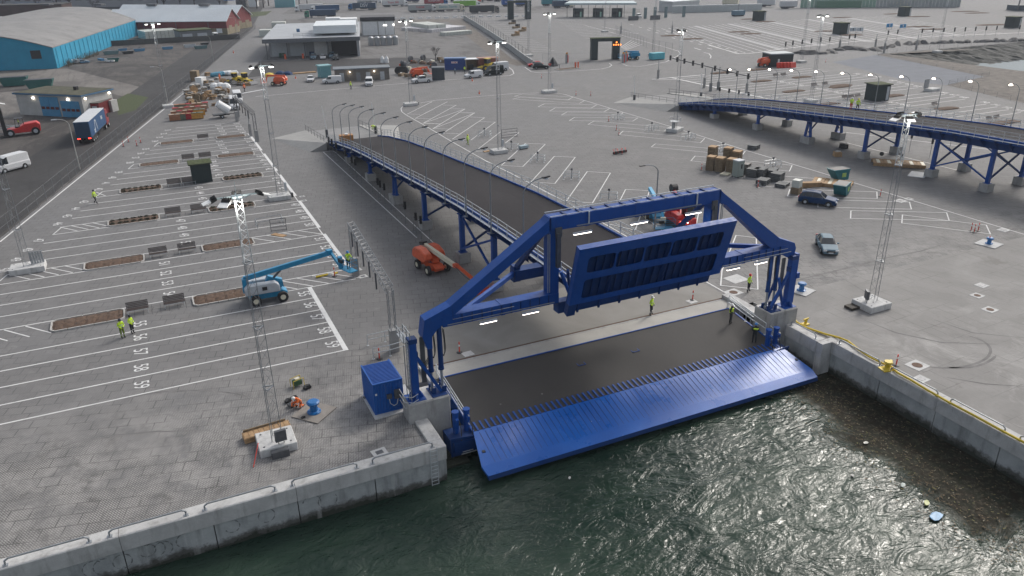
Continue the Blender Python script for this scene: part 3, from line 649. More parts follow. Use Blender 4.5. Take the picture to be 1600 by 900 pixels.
tower(1, 15.85, 'blue hydraulic lifting tower with ladder left of the ship ramp', 'concrete pedestal under the left lifting tower', 'blue hydraulic unit in the pit at the left corner of the ship ramp')
tower(-1, 45.45, 'blue hydraulic lifting tower right of the ship ramp', 'concrete pedestal under the right lifting tower', 'blue hydraulic unit in the pit at the right corner of the ship ramp')
# ================================================================ PORTAL GANTRY
gt = thing('portal_gantry', 'big blue steel portal frame spanning over the ship ramp', 'gantry frame', (31.5, 46, 0))
gx = 31.75
def both(fn, name, m_, par=gt, **k):
    for s in (-1, 1):
        b = MB(); fn(b, lambda x, y, z: (gx+s*x, y, z)); wb_(b, name, m_, par, **k)
Y0, Y1 = 45.6, 46.55
def bx3(b, S, x0, x1, z0, z1, y0=Y0, y1=Y1): a, c = S(x0,0,0)[0], S(x1,0,0)[0]; b.bx(min(a,c), max(a,c), y0, y1, z0, z1)
m = MB(); m.bx(gx-7.55, gx+7.55, Y0, Y1, 12.35, 13.35); topb = wb_(m, 'top_beam', BLUE, gt)
both(lambda b, S: bx3(b, S, 6.75, 7.55, 6.9, 12.34, Y0+.04, Y1-.04), 'portal_post', BLUE)
# diagonal with the shoulder bends, a constant-depth welded box
def diag(b, S):
    left = S(1,0,0)[0] < gx
    if left: pts = [(7.45,13.38),(7.85,13.02),(15.27,8.16),(17.2,7.47),(17.42,6.2),(17.1,5.2), (16.74,5.2),(16.72,6.15),(16.3,6.6),(14.9,7.5),(8.2,12.0),(7.45,12.34)]
    else: pts = [(7.45,13.38),(7.85,13.02),(14.3,8.2),(16.05,7.5),(16.3,7.0),(16.2,6.4), (15.4,6.3),(15.1,6.5),(14.8,6.7),(13.4,7.5),(8.2,12.0),(7.45,12.34)]
    n = len(pts); vs = [S(x, Y0, z) for x, z in pts]+[S(x, Y1, z) for x, z in pts]
    tri = [(0,1,10,11),(1,2,9,10),(2,3,8,9),(3,4,7,8),(4,5,6,7)]
    b.add(vs, tri+[tuple(i+n for i in t[::-1]) for t in tri]+[(i,(i+1)%n,n+(i+1)%n,n+i) for i in range(n)])
both(diag, 'diagonal_beam', BLUE)
for x in (-4.5, -.2, 4.2): m = MB(); m.bx(gx+x-.16, gx+x+.16, Y0-.03, Y1+.03, 12.32, 13.38); wb_(m, 'splice_plate', BLUE, gt)
for x in (-11.3, 10.6): m = MB(); m.bx(gx+x-.16, gx+x+.16, Y0-.05, Y1+.05, 6.63, 7.49); wb_(m, 'splice_plate', BLUE, gt)
both(lambda b, S: bx3(b, S, 6.76, 15.9 if S(1,0,0)[0] < gx else 15.0, 6.66, 7.46, Y0-.02, Y1+.02), 'lower_beam', BLUE)
m = MB(); m.bx(gx-6.74, gx+6.74, Y0+.1, Y1-.1, 5.7, 6.6); wb_(m, 'cross_girder', BLUED, gt)
def stif(b, S):
    for i in range(10): x = 7.6+i*.76; bx3(b, S, x, x+.04, 6.68, 7.44, Y0-.1, Y0-.021)
both(stif, 'web_stiffeners', BLUED)
both(lambda b, S: (b.tube(S(7.2,Y0-.16,6.85), S(15.6,Y0-.16,6.85), .035, 5), b.tube(S(10.5,Y0-.16,7.2), S(15.2,Y0-.16,7.2), .02, 5)), 'conduit', GALV)
# tops of the top beam: walkway rail and lifting lugs
m = MB(); m.tube((gx-7.5,Y1-.05,13.5),(gx+7.5,Y1-.05,13.5),.035,6); m.tube((gx-7.5,Y0+.05,13.42),(gx+7.5,Y0+.05,13.42),.03,6)
for i in range(13): m.tube((gx-7.4+i*1.23,Y1-.05,13.35),(gx-7.4+i*1.23,Y1-.05,13.5),.03,5)
wb_(m, 'top_rail', GALW, gt)
for i in range(11):
    m = MB(); x = gx-6.2+i*1.24; m.bx(x-.1,x+.1,Y0+.12,Y1-.12,13.352,13.44); wb_(m, 'lug', BLUED, gt)
m = MB(); m.bar((gx-5.4,Y0-.12,12.5),(gx+5.6,Y0-.12,12.5),.14,.04); wb_(m, 'cable_tray', GALV, gt)
for x in (gx-4.4, gx+5.2): m = MB(); m.bar((x,Y0-.09,12.5),(x,Y0-.09,13.4),.1,.06); wb_(m, 'tray_bracket', GALW, gt)
both(lambda b, S: (b.box(*S(6.95,Y0-.2,0)[:2], 9.6, .3,.28,2.6), b.box(*S(6.9,Y0-.16,0)[:2], 11.9, .5,.12,.7)), 'service_box', STEEL)
both(lambda b, S: [b.tube(S(7.5+o,Y0-.14,7.7), S(7.5+o,Y0-.14,12.2), .035, 5) for o in (.1,.25)], 'riser_pipe', GALV)
# lit tube lamps: (centre px on the beams)
def tubel(x, z, y=Y0-.35, L=1.5, par=gt):
    m = MB(); m.bx(x-L/2,x+L/2,y-.11,y+.11,z+.035,z+.13); h = wb_(m, 'lamp_housing', LGREY, par)
    m = MB(); m.tube((x-L/2+.04,y,z),(x+L/2-.04,y,z),.06,8); o = wb_(m, 'lamp_tube', TUBEW, par)
    ld = bpy.data.lights.new('tube_glow', 'AREA'); ld.energy = 34; ld.size = 1.4; ld.size_y = .15; ld.shape = 'RECTANGLE'; ld.color = (1,.93,.86)
    lo = obj('tube_glow', ld, par, Vector((x,y-.02,z-.08))-par.location)
for x in (gx-5.05, gx-.2, gx+4.75): tubel(x, 11.95)
for x in (gx-12.6, gx-9.25, gx+9.3, gx+12.2): tubel(x, 6.5, L=1.35)
# back stays: bracket on the upper ramp, strut to the portal top, plan brace to the lower beam
both(lambda b, S: (b.bx(min(S(4.6,0,0)[0],S(7.6,0,0)[0]), max(S(4.6,0,0)[0],S(7.6,0,0)[0]), 51.3, 52.3, 6.35, 7.2), b.box(*S(7.35,51.8,0)[:2], 6.2, .6,.6,1.35)), 'outrigger_bracket', BLUED)
both(lambda b, S: b.bar(S(7.3,51.7,7.4), S(7.2,46.6,12.4), .3,.35), 'back_strut', BLUED)
both(lambda b, S: b.bar(S(7.6,51.7,6.9), S(13.6,46.6,7.25), .3,.35), 'plan_brace', BLUE)
# flap raising cylinders between posts and flap
both(lambda b, S: b.tube(S(6.6,45.6,9.1), S(5.95,45.0,6.9), .14, 10), 'flap_cylinder', BLUE)
both(lambda b, S: b.bar(S(5.4,46.4,7.2), S(6.6,44.6,9.6), .2,.22), 'flap_stay', BLUED)
# ================================================================ UPPER VEHICLE RAMPS
ZY = [(131.5,1.2),(125,2.35),(115,3.6),(105,4.5),(93,5.4),(80,6.4),(70,7.05),(60,7.35),(45.2,7.45)]
def rz_(y):
    for (a, za), (b, zb) in zip(ZY[:-1], ZY[1:]):
        if y >= b: return za+(zb-za)*(a-y)/(a-b)
    return ZY[-1][1]
PIER = [120.7,108.5,96.3,84.4,72.3,63.9]
def ramp(xl, label, lab2, lampside, glab):
    xr = xl+8.8; xc = (xl+xr)/2; yend = ZY[-1][0]
    R = thing('vehicle_ramp', label, 'vehicle ramp', (xc, 90, 0))
    m = MB(); ys = [z[0] for z in ZY]
    ys = sorted(set(ys+[131.5-k*4 for k in range(22)]), reverse=True); ys = [y for y in ys if y >= yend]
    X = [-4.2, 4.2]; vs = []
    for y in ys: vs += [(xc-4.2,y,rz_(y)),(xc+4.2,y,rz_(y)),(xc+4.2,y,rz_(y)-.3),(xc-4.2,y,rz_(y)-.3)]
    fs = []
    for i in range(len(ys)-1):
        for k in range(4): fs.append((4*i+k, 4*i+(k+1)%4, 4*i+4+(k+1)%4, 4*i+4+k))
    m.add(vs, fs+[(0,1,2,3), tuple(4*(len(ys)-1)+k for k in (3,2,1,0))]); wb_(m, 'ramp_deck', RAMPD, R)
    for s in (-1, 1):   # edge curbs + fascia, main girders
        for y0, y1 in zip(ys[:-1], ys[1:]):
            pass
        m = MB()
        for y0, y1 in zip(ys[:-1], ys[1:]): m.ext([(xc+s*4.19,y0,rz_(y0)+.18),(xc+s*4.19,y1,rz_(y1)+.18),(xc+s*4.19,y1,rz_(y1)-.5),(xc+s*4.19,y0,rz_(y0)-.5)], (s,0,0), .14)
        wb_(m, 'edge_curb', BLUE, R)
        m = MB()
        for y0, y1 in zip(ys[:-1], ys[1:]):
            h0, h1 = [1.25 - .35*abs(cos(pi*(y-96.3)/12)) if 0 else 1.2 for y in (y0, y1)]
            if y0 > 126: h0 = min(h0, rz_(y0)-.12)
            if y1 > 126: h1 = min(h1, rz_(y1)-.12)
            m.ext([(xc+s*3.4,y0,rz_(y0)-.3),(xc+s*3.4,y1,rz_(y1)-.3),(xc+s*3.4,y1,rz_(y1)-.3-h1),(xc+s*3.4,y0,rz_(y0)-.3-h0)], (s,0,0), .28)
        wb_(m, 'main_girder', BLUED, R)
        # cantilever brackets
        k = 0; y = 129.5
        while y > yend+.5:
            b = MB(); z = rz_(y); d = min(1.15, z-.5)
            b.ext([(s*3.68,0,-.3),(s*4.7,0,-.3),(s*4.7,0,-.5),(s*3.68,0,-.3-d)], (0,1,0), .05)
            b.ext([(s*4.3,-.12,-.25),(s*4.75,-.12,-.25),(s*4.75,.17,-.25),(s*4.3,.17,-.25)], (0,0,-1), .06)
            b.build('deck_bracket', BLUED, R, (0, y-90, z)); y -= 2.0
        m = MB()
        for y0, y1 in zip(ys[:-1], ys[1:]):
            for h in (1.25,.85,.5): m.tube((xc+s*4.62,y0,rz_(y0)+h-.1),(xc+s*4.62,y1,rz_(y1)+h-.1),.032,5,cap=False)
            m.bar((xc+s*4.55,y0,rz_(y0)-.12),(xc+s*4.55,y1,rz_(y1)-.12),.3,.05)
        wb_(m, 'handrail', GALW, R)
        pm = MB().bar((0,0,-.25),(0,0,1.17),.06,.05).mesh('rail_post', GALW)
        y = 130.5
        while y > yend: obj('rail_post', pm, R, (s*4.62, y-90, rz_(y))); y -= 2.0
    m = MB(); y = 129.0
    for y in (127,121,115,109,103,97,91,85,79,73,67,61,55,49): m.bx(xc-3.3,xc+3.3,y-.12,y+.12,rz_(y)-1.3,rz_(y)-.31) if rz_(y) > 2.2 else None
    wb_(m, 'cross_beams', BLUED, R)
    for i, y in enumerate(PIER):
        zt = rz_(y)-1.5; ch = .85 if i == 0 else 1.1
        for s in (-1, 1):
            x = s*3.55; wd = 1.35 if i != 2 else 1.35; ln = 1.35 if i != 2 else 2.1
            c = MB(); c.bx(x-wd/2,x+wd/2,-ln/2,ln/2,-.3,ch if zt > ch+.2 else zt-.05); c.build('pier_block', CONC, R, (0,y-90,0), bevel=.05)
            if zt > ch+.15:
                c = MB()
                if i == 2:
                    for k in (-1,1): c.bar((x,k*.62,ch),(x,k*.2,zt),.34,.34)
                    c.bx(x-.17,x+.17,-.42,.42,zt-.5,zt)
                else: c.bar((x,0,ch),(x,0,zt),.5 if i > 2 else .42,.46)
                c.bx(x-.4,x+.4,-.4,.4,ch,ch+.06); c.bx(x-.38,x+.38,-.38,.38,zt-.06,zt+.01)
                c.build('pier_column', BLUE, R, (0,y-90,0))
        if i >= 1:
            for s in (-1,):
                b = MB(); h0 = ch+.4
                b.bar((-3.5,0,h0),(3.5,0,zt-.2),.2,.2) if i >= 3 else b.bar((-3.5,0,h0+.3),(-1.6,.0,zt-.05),.18,.18)
                if i >= 3: b.bar((3.5,.22,h0),(-3.5,.22,zt-.2),.2,.2)
                else: b.bar((3.5,0,h0+.3),(1.6,0,zt-.05),.18,.18)
                b.build('sway_brace', BLUED, R, (0,y-90,0))
        if i == 4:
            for s in (-1, 1):
                b = MB(); y2 = PIER[5]-y
                b.bar((s*3.55,0,rz_(y)-1.7),(s*3.55,y2,1.45),.2,.2); b.bar((s*3.75,0,1.45),(s*3.75,y2,rz_(y)-1.7),.2,.2)
                b.build('longitudinal_brace', BLUE, R, (0,y-90,0))
    # abutment wedges of pale concrete at the landward end
    A = thing('ramp_abutment', lab2, 'abutment', (xc, 131.5, 0))
    m = MB(); m.add([(-5,0,-.2),(5,0,-.2),(5,0,1.18),(-5,0,1.18),(-5,16,-.2),(5,16,-.2),(5,16,.02),(-5,16,.02)], [(0,1,2,3),(4,7,6,5),(0,4,5,1),(3,2,6,7),(0,3,7,4),(1,5,6,2)]); m.build('approach_slab', concrete('approach_paving', (.2,.2,.2), (.26,.26,.26), streak=False), A)
    for s in (-1, 1):
        m = MB(); m.add([(s*5.01,-1.2,0),(s*5.01,16,0),(s*9.3,2,0),(s*5.01,-1.2,1.28),(s*5.01,14,.3),(s*6.5,-1.5,0)], [(0,2,1),(3,4,2),(1,2,4),(0,5,3),(0,2,5),(3,5,2),(0,3,4,1)]) if 0 else m.add([(s*5.01,-1.2,-.1),(s*5.01,17,-.1),(s*8.2,-1.0,-.1),(s*5.01,-1.2,1.3),(s*5.01,16.6,.12),(s*12.0,13.0,-.02)], [(3,4,5),(3,5,2),(0,3,2),(0,1,4,3),(1,5,4),(0,2,5,1)])
        m.build('wing_slope', CONCP if 0 else concrete('wing_concrete', (.27,.27,.26), (.35,.345,.335), (.2,.2,.19), .5, streak=False), A)
        b = MB(); 
        for h in (.5,1.0): b.tube((s*5.1,16.6,.1+h),(s*5.1,-.5,1.25+h),.03,5)
        for k in range(7): b.tube((s*5.1,16-k*2.6,.15+k*.17),(s*5.1,16-k*2.6,1.2+k*.17),.03,5)
        b.build('guard_rail', STEEL, A)
    # street lamps on brackets
    mp = MB(); mp.tube((0,0,-.4),(0,0,4.9),.075,7,.05)
    arc = [(0,0,4.9)]+[(1.9*(1-cos(t*pi/2)),0,4.9+1.25*sin(t*pi/2)) for t in [i/7 for i in range(1,8)]]
    mp.path(arc, .045, 6); mp.box(0,0,-.45,.45,.45,.07)
    pmesh = mp.mesh('lamp_pole', mat('lamp_pole_grey', (.22,.24,.26), .5, .3)); hm = MB(); hm.ext([(1.75,-.14,6.12),(2.45,-.12,6.18),(2.45,.12,6.18),(1.75,.14,6.12)], (0,0,1), .1); hmesh = hm.mesh('lamp_head', BLACK)
    lm = MB(); lm.tube((2.15,0,6.02),(2.15,0,6.13),.2,10,.16) if lampside > 0 else lm.tube((2.15,0,5.98),(2.15,0,6.13),.24,10,.16)
    lmesh = lm.mesh('lamp_lens', LAMPS if lampside < 0 else LGREY)
    Y = [124.7,119.2,113.7,108.2,102.4,96.6,90.9,85.1,79.5,73.7,67.8,61.7,54.9][::-1]
    for i, y in enumerate(Y):
        rz = 0 if lampside > 0 else pi
        L = thing('street_lamp', glab % OR1[i], 'street lamp', (xl-.35 if lampside > 0 else xr+.35, y, rz_(y)-.1), rz, 'curved street lamps along the %s ramp' % ('left' if lampside > 0 else 'right'))
        obj('lamp_pole', pmesh, L); hd = obj('lamp_head', hmesh, L); obj('lamp_lens', lmesh, hd)
        br = MB(); br.bx(-.35,.45,-.3,.3,-.5,-.44); br.ext([(.45,-.03,-.5),(-.3,-.03,-.5),(.45,-.03,-1.1)], (0,1,0), .06); br.build('lamp_bracket', BLUED, L)
        if lampside < 0:
            ld = bpy.data.lights.new('lamp_glow', 'POINT'); ld.energy = 60; ld.shadow_soft_size = .15; ld.color = (1,.9,.75); obj('lamp_glow', ld, L, (2.15,0,5.75))
    return R
R1 = ramp(27.0, 'blue steel vehicle ramp rising towards the portal gantry', 'pale concrete wedge at the far foot of the left ramp', 1, 'unlit curved lamp post on the left ramp, %s from the gantry')
R2_ = ramp(99.6, 'blue steel vehicle ramp at the right with lit lamps', 'pale concrete wedge at the far foot of the right ramp', -1, 'lit curved lamp post on the right ramp, %s from its cut-off end')
# the raised flap on the end of the left ramp
def flap_panel():
    B = Vector((24.9,44.35,7.25)); U = Vector((1,0,0)); V = Vector((0,-1.35,4.75)).normalized(); Nn = U.cross(V)*1.0   # Nn points towards the sea
    if Nn.y > 0: Nn = -Nn
    Wd, Ht, Tk = 13.55, 4.95, .5
    base = R1.location
    pt = lambda u, v, n: B+U*u+V*v+Nn*n
    F = obj('raised_flap', None, R1, B-base); F.empty_display_size = .4
    def slab(b, u0, u1, v0, v1, n0, n1):
        vs = [pt(u,v,n) for n in (n0, n1) for u, v in ((u0,v0),(u1,v0),(u1,v1),(u0,v1))]
        b.add(vs, [(0,3,2,1),(4,5,6,7),(0,1,5,4),(1,2,6,5),(2,3,7,6),(3,0,4,7)])
    def bld(b, name, m_, **k): b.v = [tuple(Vector(v)-B) for v in b.v]; return b.build(name, m_, F, **k)
    m = MB(); slab(m, 0, Wd, 0, Ht, 0, .1); bld(m, 'skin_plate', BLUED)  # back plate: shade behind the openings is put into the darker blue
    # front face: rails and stiles around ten openings
    ru = [0.9]; ow = 2.24; gp = (Wd-1.8-5*ow)/4
    rows = [(.45, 2.15), (2.75, 4.15)]
    m = MB()
    for v0, v1 in ((0,rows[0][0]),(rows[0][1],rows[1][0]),(rows[1][1],Ht)): slab(m, 0, Wd, v0, v1, Tk-.06, Tk)
    for v0, v1 in rows:
        slab(m, 0, .9, v0, v1, Tk-.06, Tk); slab(m, Wd-.9, Wd, v0, v1, Tk-.06, Tk)
        if v0 > 2:
            for k in range(4): u = .9+ow*(k+1)+gp*k; slab(m, u, u+gp, v0, v1, Tk-.06, Tk)
    for v0, v1 in rows:      # rounded corners as gussets
        for k in range(5):
            u0 = .9+(ow+gp)*k; u1 = u0+ow
            if v0 < 2 and k not in (0,4): continue
            cs = [(u0,v0,1,1),(u1,v0,-1,1),(u0,v1,1,-1),(u1,v1,-1,-1)]
            if v0 < 2: cs = cs[::2] if k == 0 else cs[1::2]
            for cu, cv, a, c in cs:
                r = .22; vs = [pt(cu,cv,Tk-.055),pt(cu+a*r,cv,Tk-.055),pt(cu+a*r*.3,cv+c*r*.3,Tk-.055),pt(cu,cv+c*r,Tk-.055)]
                m.add(vs+[v+Nn*.05 for v in vs], [(0,1,2,3),(4,5,6,7),(0,1,5,4),(1,2,6,5),(2,3,7,6),(3,0,4,7)])
    bld(m, 'face_plate', BLUE)
    m = MB(); slab(m, 0, Wd, Ht-.06, Ht+.02, 0, Tk+.01); slab(m, 0, .06, 0, Ht-.06, .1, Tk-.06); slab(m, Wd-.06, Wd, 0, Ht-.06, .1, Tk-.06); slab(m, .06, Wd-.06, 0, .06, .1, Tk-.06); bld(m, 'edge_plate', BLUE)
    k = 0; u = 1.15
    while u < Wd-1:
        m = MB(); slab(m, u, u+.05, .06, Ht-.07, .1, Tk-.22); slab(m, u-.05, u+.1, .06, Ht-.07, Tk-.26, Tk-.22); bld(m, 'rib', BLUED); u += .66  # ribs take the darker blue, so their recess shade is painted in
    for k in range(4):
        u = .9+ow*(k+1)+gp*k; m = MB(); slab(m, u+.06, u+.13, .06, Ht-.07, Tk-.17, Tk-.065); bld(m, 'web', BLUED)
    m = MB(); slab(m, .3, Wd-.8, -.75, -.02, -.1, Tk-.15); slab(m, .05,.7,-1.1,-.02,-.1,Tk-.1)
    for k in range(7): slab(m, .8+k*1.8, .95+k*1.8, -.85, -.02, Tk-.15, Tk-.05)
    bld(m, 'hinge_girder', BLUED)
flap_panel()
# ================================================================ LATTICE FLOODLIGHT MASTS
MASTH = 17.6
def lattice(b, p, q, w0, w1, r, n, tri=True, rb=None, ph=0):
    p, q = Vector(p), Vector(q); K = 3 if tri else 4; rb = rb or r*.6
    d = (q-p).normalized(); u = Vector((1,0,0)) if abs(d.x) < .9 else Vector((0,0,1)); a = d.cross(u).normalized(); c = d.cross(a)
    def pt(i, t): w_ = (w0+(w1-w0)*t)/(1.73 if tri else 1.414); an = ph+2*pi*i/K+pi/4*(not tri); return p+(q-p)*t+(a*cos(an)+c*sin(an))*w_
    for i in range(K):
        b.tube(pt(i,0), pt(i,1), r, 5, cap=False)
        for k in range(n):
            b.tube(pt(i if k % 2 else (i+1) % K, k/n), pt((i+1) % K if k % 2 else i, (k+1)/n), rb, 4, cap=False)
    return b
TRS = mat('dull_truss_steel', (.22,.235,.25), .5, .4, .15, 4)
mast_lo = lattice(MB(), (0,0,.55), (0,0,13.4), .76, .56, .023, 15, ph=.3, rb=.012).mesh('mast_section', TRS)
mast_hi = lattice(MB(), (0,0,13.4), (0,0,MASTH), .56, .46, .03, 9, ph=.3, rb=.02).mesh('mast_top_section', GALW)  # paler steel than below: floodlight spill put into the colour
ring = MB()
for z in (4.6,9.0,13.4):
    rr0 = .4 if z < 10 else .36
    for k in range(3): a0, a1 = .3+2*pi*k/3, .3+2*pi*(k+1)/3; ring.tube((0,0,z),(0,0,z+.001),.001,3) if 0 else ring.bar((cos(a0)*rr0,sin(a0)*rr0,z),(cos(a1)*rr0,sin(a1)*rr0,z),.05,.07)

ringm = ring.mesh('mast_flange', GALV)
hb = MB(); hb.bar((-1.15,0,MASTH),(1.15,.1,MASTH),.08); hb.bar((-1.0,.1,MASTH),(0,-.75,MASTH),.05); hb.bar((0,-.75,MASTH),(.9,.1,MASTH),.05); hb.bar((0,-.9,MASTH),(0,.8,MASTH),.07); hb.bx(-.28,.28,-.22,.22,MASTH-.05,MASTH+.05); hb.tube((0,0,MASTH),(0,0,MASTH+.9),.012,4)
headm = hb.mesh('lamp_frame', mat('frame_teal_grey', (.28,.35,.37), .5, .3))
def flood(x, y, rz, tilt=.9):
    "black floodlight body and its bright lens pointing out and down"
    c, s = cos(rz), sin(rz); T = lambda a, b_, z: (x+c*a-s*b_, y+s*a+c*b_, MASTH+z)
    h = MB(); h.ext([T(0,-.27,.12),T(.34,-.27,-.02),T(.34,.27,-.02),T(0,.27,.12)], (0,0,-1), .16)
    for k in range(5): h.bar(T(.02,-.22+k*.11,.16), T(.3,-.22+k*.11,.04), .02,.08)
    l = MB(); l.add([T(.34,-.3,-.05),T(.8,-.3,-.2),T(.8,.3,-.2),T(.34,.3,-.05),T(.34,-.3,-.1),T(.8,-.3,-.24),T(.8,.3,-.24),T(.34,.3,-.1)], [(0,1,2,3),(4,7,6,5),(0,4,5,1),(1,5,6,2),(2,6,7,3),(3,7,4,0)])
    return h.mesh('floodlight', BLACK), l.mesh('floodlight_lens', mat('floodlight_reflector', (.8,.8,.78), .3, 0, .05, 2, spec=.8)), l
FL = [(1.15,.1,.2),(-1.15,.0,pi+.1),(-.55,-.55,-pi/2-.6),(.1,.75,pi/2)]
flm = [flood(*f) for f in FL]
lit = MB(); lit.bx(-1.5,-.95,-.12,.12,MASTH-.26,MASTH-.14); lit.bx(.95,1.5,-.12,.12,MASTH-.26,MASTH-.14); litm = lit.mesh('lit_panel', LAMPW)
def cabinet(par, x, y, z=0.0, rz=0, w_=.55, h=.75, m_=LGREY):
    b = MB(); c, s = cos(rz), sin(rz)
    b.box(x, y, z+.55, w_, .25, h, rz); b.tube((x-.18*c,y-.18*s,z),(x-.18*c,y-.18*s,z+.6),.025,5); b.tube((x+.18*c,y+.18*s,z),(x+.18*c,y+.18*s,z+.6),.025,5)
    o = b.build('control_cabinet', m_, par); v = MB(); v.box(x-s*-.13, y+c*-.13, z+.6, w_*.9,.03,h*.88, rz); v.build('cabinet_door', STEEL, o)
MAST = [  # base px, block sx, sy, rotation, lit?, label
 (433,697,2.45,2.3,0,0,'floodlight mast nearest the camera, on a pale block at the left quay'), (1362,480,2.6,2.3,0,0,'floodlight mast on a pale block behind the right basin, in front of the ramp'),
 (45,423,3.3,2.2,0,0,'floodlight mast cut by the left picture edge'), (437,311,2.9,2.0,0,1,'floodlight mast standing at the end of lane 46, left of the ramp'),
 (780,239,2.6,1.9,0,1,'floodlight mast in the angled bays behind the left ramp'), (858,145,3.1,2.2,0,1,'floodlight mast at the apex of the angled bays'),
 (1055,205,2.9,2.2,.5,1,'floodlight mast beside the foot of the right ramp'), (263,168,2.2,2,0,1,'floodlight mast beside the timber piles and the fence'),
 (642,165,2.9,2.0,0,1,'floodlight mast at the rounded corner of the angled bays'), (1267,160,2.2,2,0,1,'floodlight mast in the lanes behind the right ramp'),
 (1465,82,2.4,2,0,1,'floodlight mast far off behind the gravel inlet'), (1252,98,2.2,2,0,0,'thin mast beside the dark container in the right lot'), (1020,87,2.4,2,0,1,'floodlight mast by the blue tank near the far gate'),
 (826,88,2.4,2,0,0,'thin mast in the far left lot, near the wall corner'), (945,50,2.4,2,0,0,'thin mast beside the toll canopy')]
for i, (px, py, sx, sy, rz, on, lab) in enumerate(MAST):
    q = W(px, py); M = thing('floodlight_mast', lab, 'light mast', q, rz, 'lattice floodlight masts across the terminal')
    b = MB(); b.box(0, .1, 0, sx, sy, .62); b.build('concrete_base', CONCP, M, bevel=.04)
    if i < 9:
        b = MB()
        for a in (-1,1):
            for c in (-1,1): b.tube((a*(sx/2-.35),.1+c*(sy/2-.35),.6),(a*(sx/2-.35),.1+c*(sy/2-.35),.645),.075,8)
        b.build('lifting_sockets', STEEL, M)
    obj('mast_section', mast_lo, M); obj('mast_top_section', mast_hi, M); obj('mast_flange', ringm, M); H = obj('lamp_frame', headm, M)
    for (bm_, lm_, _) in flm: obj('floodlight', bm_, H)
    if on: obj('lit_panel', litm, H)
    else:
        for (bm_, lm_, _) in flm: obj('floodlight_lens', lm_, H)
    if i < 12:
        ld = bpy.data.lights.new('mast_glow', 'POINT'); ld.energy = 90; ld.shadow_soft_size = .25; ld.color = (1,.96,.88); obj('mast_glow', ld, M, (.05,-.5,MASTH-.45))
    if i == 0: cabinet(M, .25, -.75, .3, .1, .75, .8, STEEL); b = MB(); b.bx(-.55,.6,-1.5,-1.08,0,.5); b.bx(-.45,.5,-1.42,-1.15,.5,.52); b.build('cable_trough', STEEL, M)
    elif i == 1: cabinet(M, -.8, .1, .45, 1.0, .7, .8, STEEL); cabinet(M, -.45, .3, .45, 1.0, .35, .4, LGREY); b = MB(); b.bx(-2.3,-1.31,.2,1.1,0,.25); b.build('hatch_cover', mat('dark_hatch', (.04,.033,.025), .8), M)
    elif i in (3,4,8,5): cabinet(M, sx/2-.4, .6, .4, pi/2, .45, 1.1); b = MB(); b.bx(sx/2+.02,sx/2+.45,.1,.6,0,.55); b.build('junction_box', BLACK, M)
    elif i == 2:
        b = MB()
        for k in range(5): b.bar((.5+.25*k,.3,.6),(.45+.25*k,.35,1.9),.2,.04)
        b.bar((.4,.3,1.9),(1.7,.35,1.9),.1,.05); b.build('cable_guard', GALV, M)
    elif i == 6:
        b = MB()
        for z in (1.9,2.6): 
            for k in range(8): a, c = 2*pi*k/8, 2*pi*(k+1)/8; b.tube((cos(a)*1.15-.3,sin(a)*1.0,z),(cos(c)*1.15-.3,sin(c)*1.0,z),.03,4)
        for k in range(8): a = 2*pi*k/8; b.tube((cos(a)*1.15-.3,sin(a)*1.0,1.9),(cos(a)*1.15-.3,sin(a)*1.0,2.6),.02,4)
        b.box(-.9,.1,.6,.3,.3,1.3); b.box(-.3,.1,.6,.3,.3,1.3); b.box(-.5,.1,1.85,1.6,1.4,.06); b.build('service_platform', GALV, M)
# low bridge-like truss at the left with signal pendants
def truss_gantry(label, p0, p1, ht, w_, boxes, m_=TRS, grp=None, dark=False, post=True):
    p0, p1 = Vector(p0), Vector(p1); T = thing('overhead_truss', label, 'truss gantry', p0)
    d = p1-p0; b = lattice(MB(), (0,0,ht), d+Vector((0,0,ht)), w_, w_, .032, int(d.length/.55), tri=False, rb=.016); b.build('truss_beam', m_, T)
    if post:
        for e in (Vector(), d):
            b = lattice(MB(), e+Vector((0,0,0)), e+Vector((0,0,ht)), w_*.75, w_*.75, .03, 8, tri=False, rb=.014); b.build('truss_post', m_, T)
            b = MB(); b.box(e.x, e.y, 0, w_*1.1, w_*.9, 2.0); b.build('post_shroud', mat('grey_shroud', (.3,.3,.3), .5, .3), T)
    for t in boxes: e = d*t; b = MB(); b.box(e.x-w_*.62, e.y, ht-1.45, .12,.12,1.5); b.build('hanging_sensor', BLACK if dark else STEEL, T)
    return T
a, b_ = W(617,548), W(556,431)
truss_gantry('long galvanised truss gantry left of the ramp with a worker beside it', (a.x,a.y,0), (b_.x,b_.y,0), 5.6, .62, (.22,.38,.54,.7,.86))
a, b_ = W(424.5,222), W(385,212)
a, b_ = W(402,221), W(371,197)
truss_gantry('far truss gantry with black sensor boxes beside the white vans', (a.x,a.y,0), (W(371,190).x,W(371,190).y,0), 5.0, .6, (.15,.3,.45,.6,.75,.9), STEEL, dark=True)
# overhead signal beam behind the right ramp and rows of post-mounted signals
def signal(lab, px, py, h=2.2, grp='black lane signals on posts', box=True, bs=(.28,.2,.95), z=0.0, cat='signal post'):
    S = thing('signal_post', lab, cat, W(px, py, z), rnd.uniform(-.1,.1), grp)
    b = MB(); b.tube((0,0,0),(0,0,h),.035,6); b.box(0,0,0,.3,.3,.04); b.build('post', mat('post_grey', (.2,.21,.22), .5, .4), S)
    if box: b = MB(); b.box(.02,0,h-.35,*bs); b.ext([(-.28,0,h+.1),(-.12,0,h+.1),(-.12,0,h-.05)], (0,1,0), .05); b.build('signal_box', BLACK, S)
    return S
SP = sz(440,180,7.965,(605,490),(642,515),(697,567),(808,670),(868,728),(890,760),(932,790),(1000,850))+sz(400,225,4,(730,308),(768,345),(783,362),(808,380),(848,418),(937,505),(988,550),(1005,578),(1035,600),(1088,620))
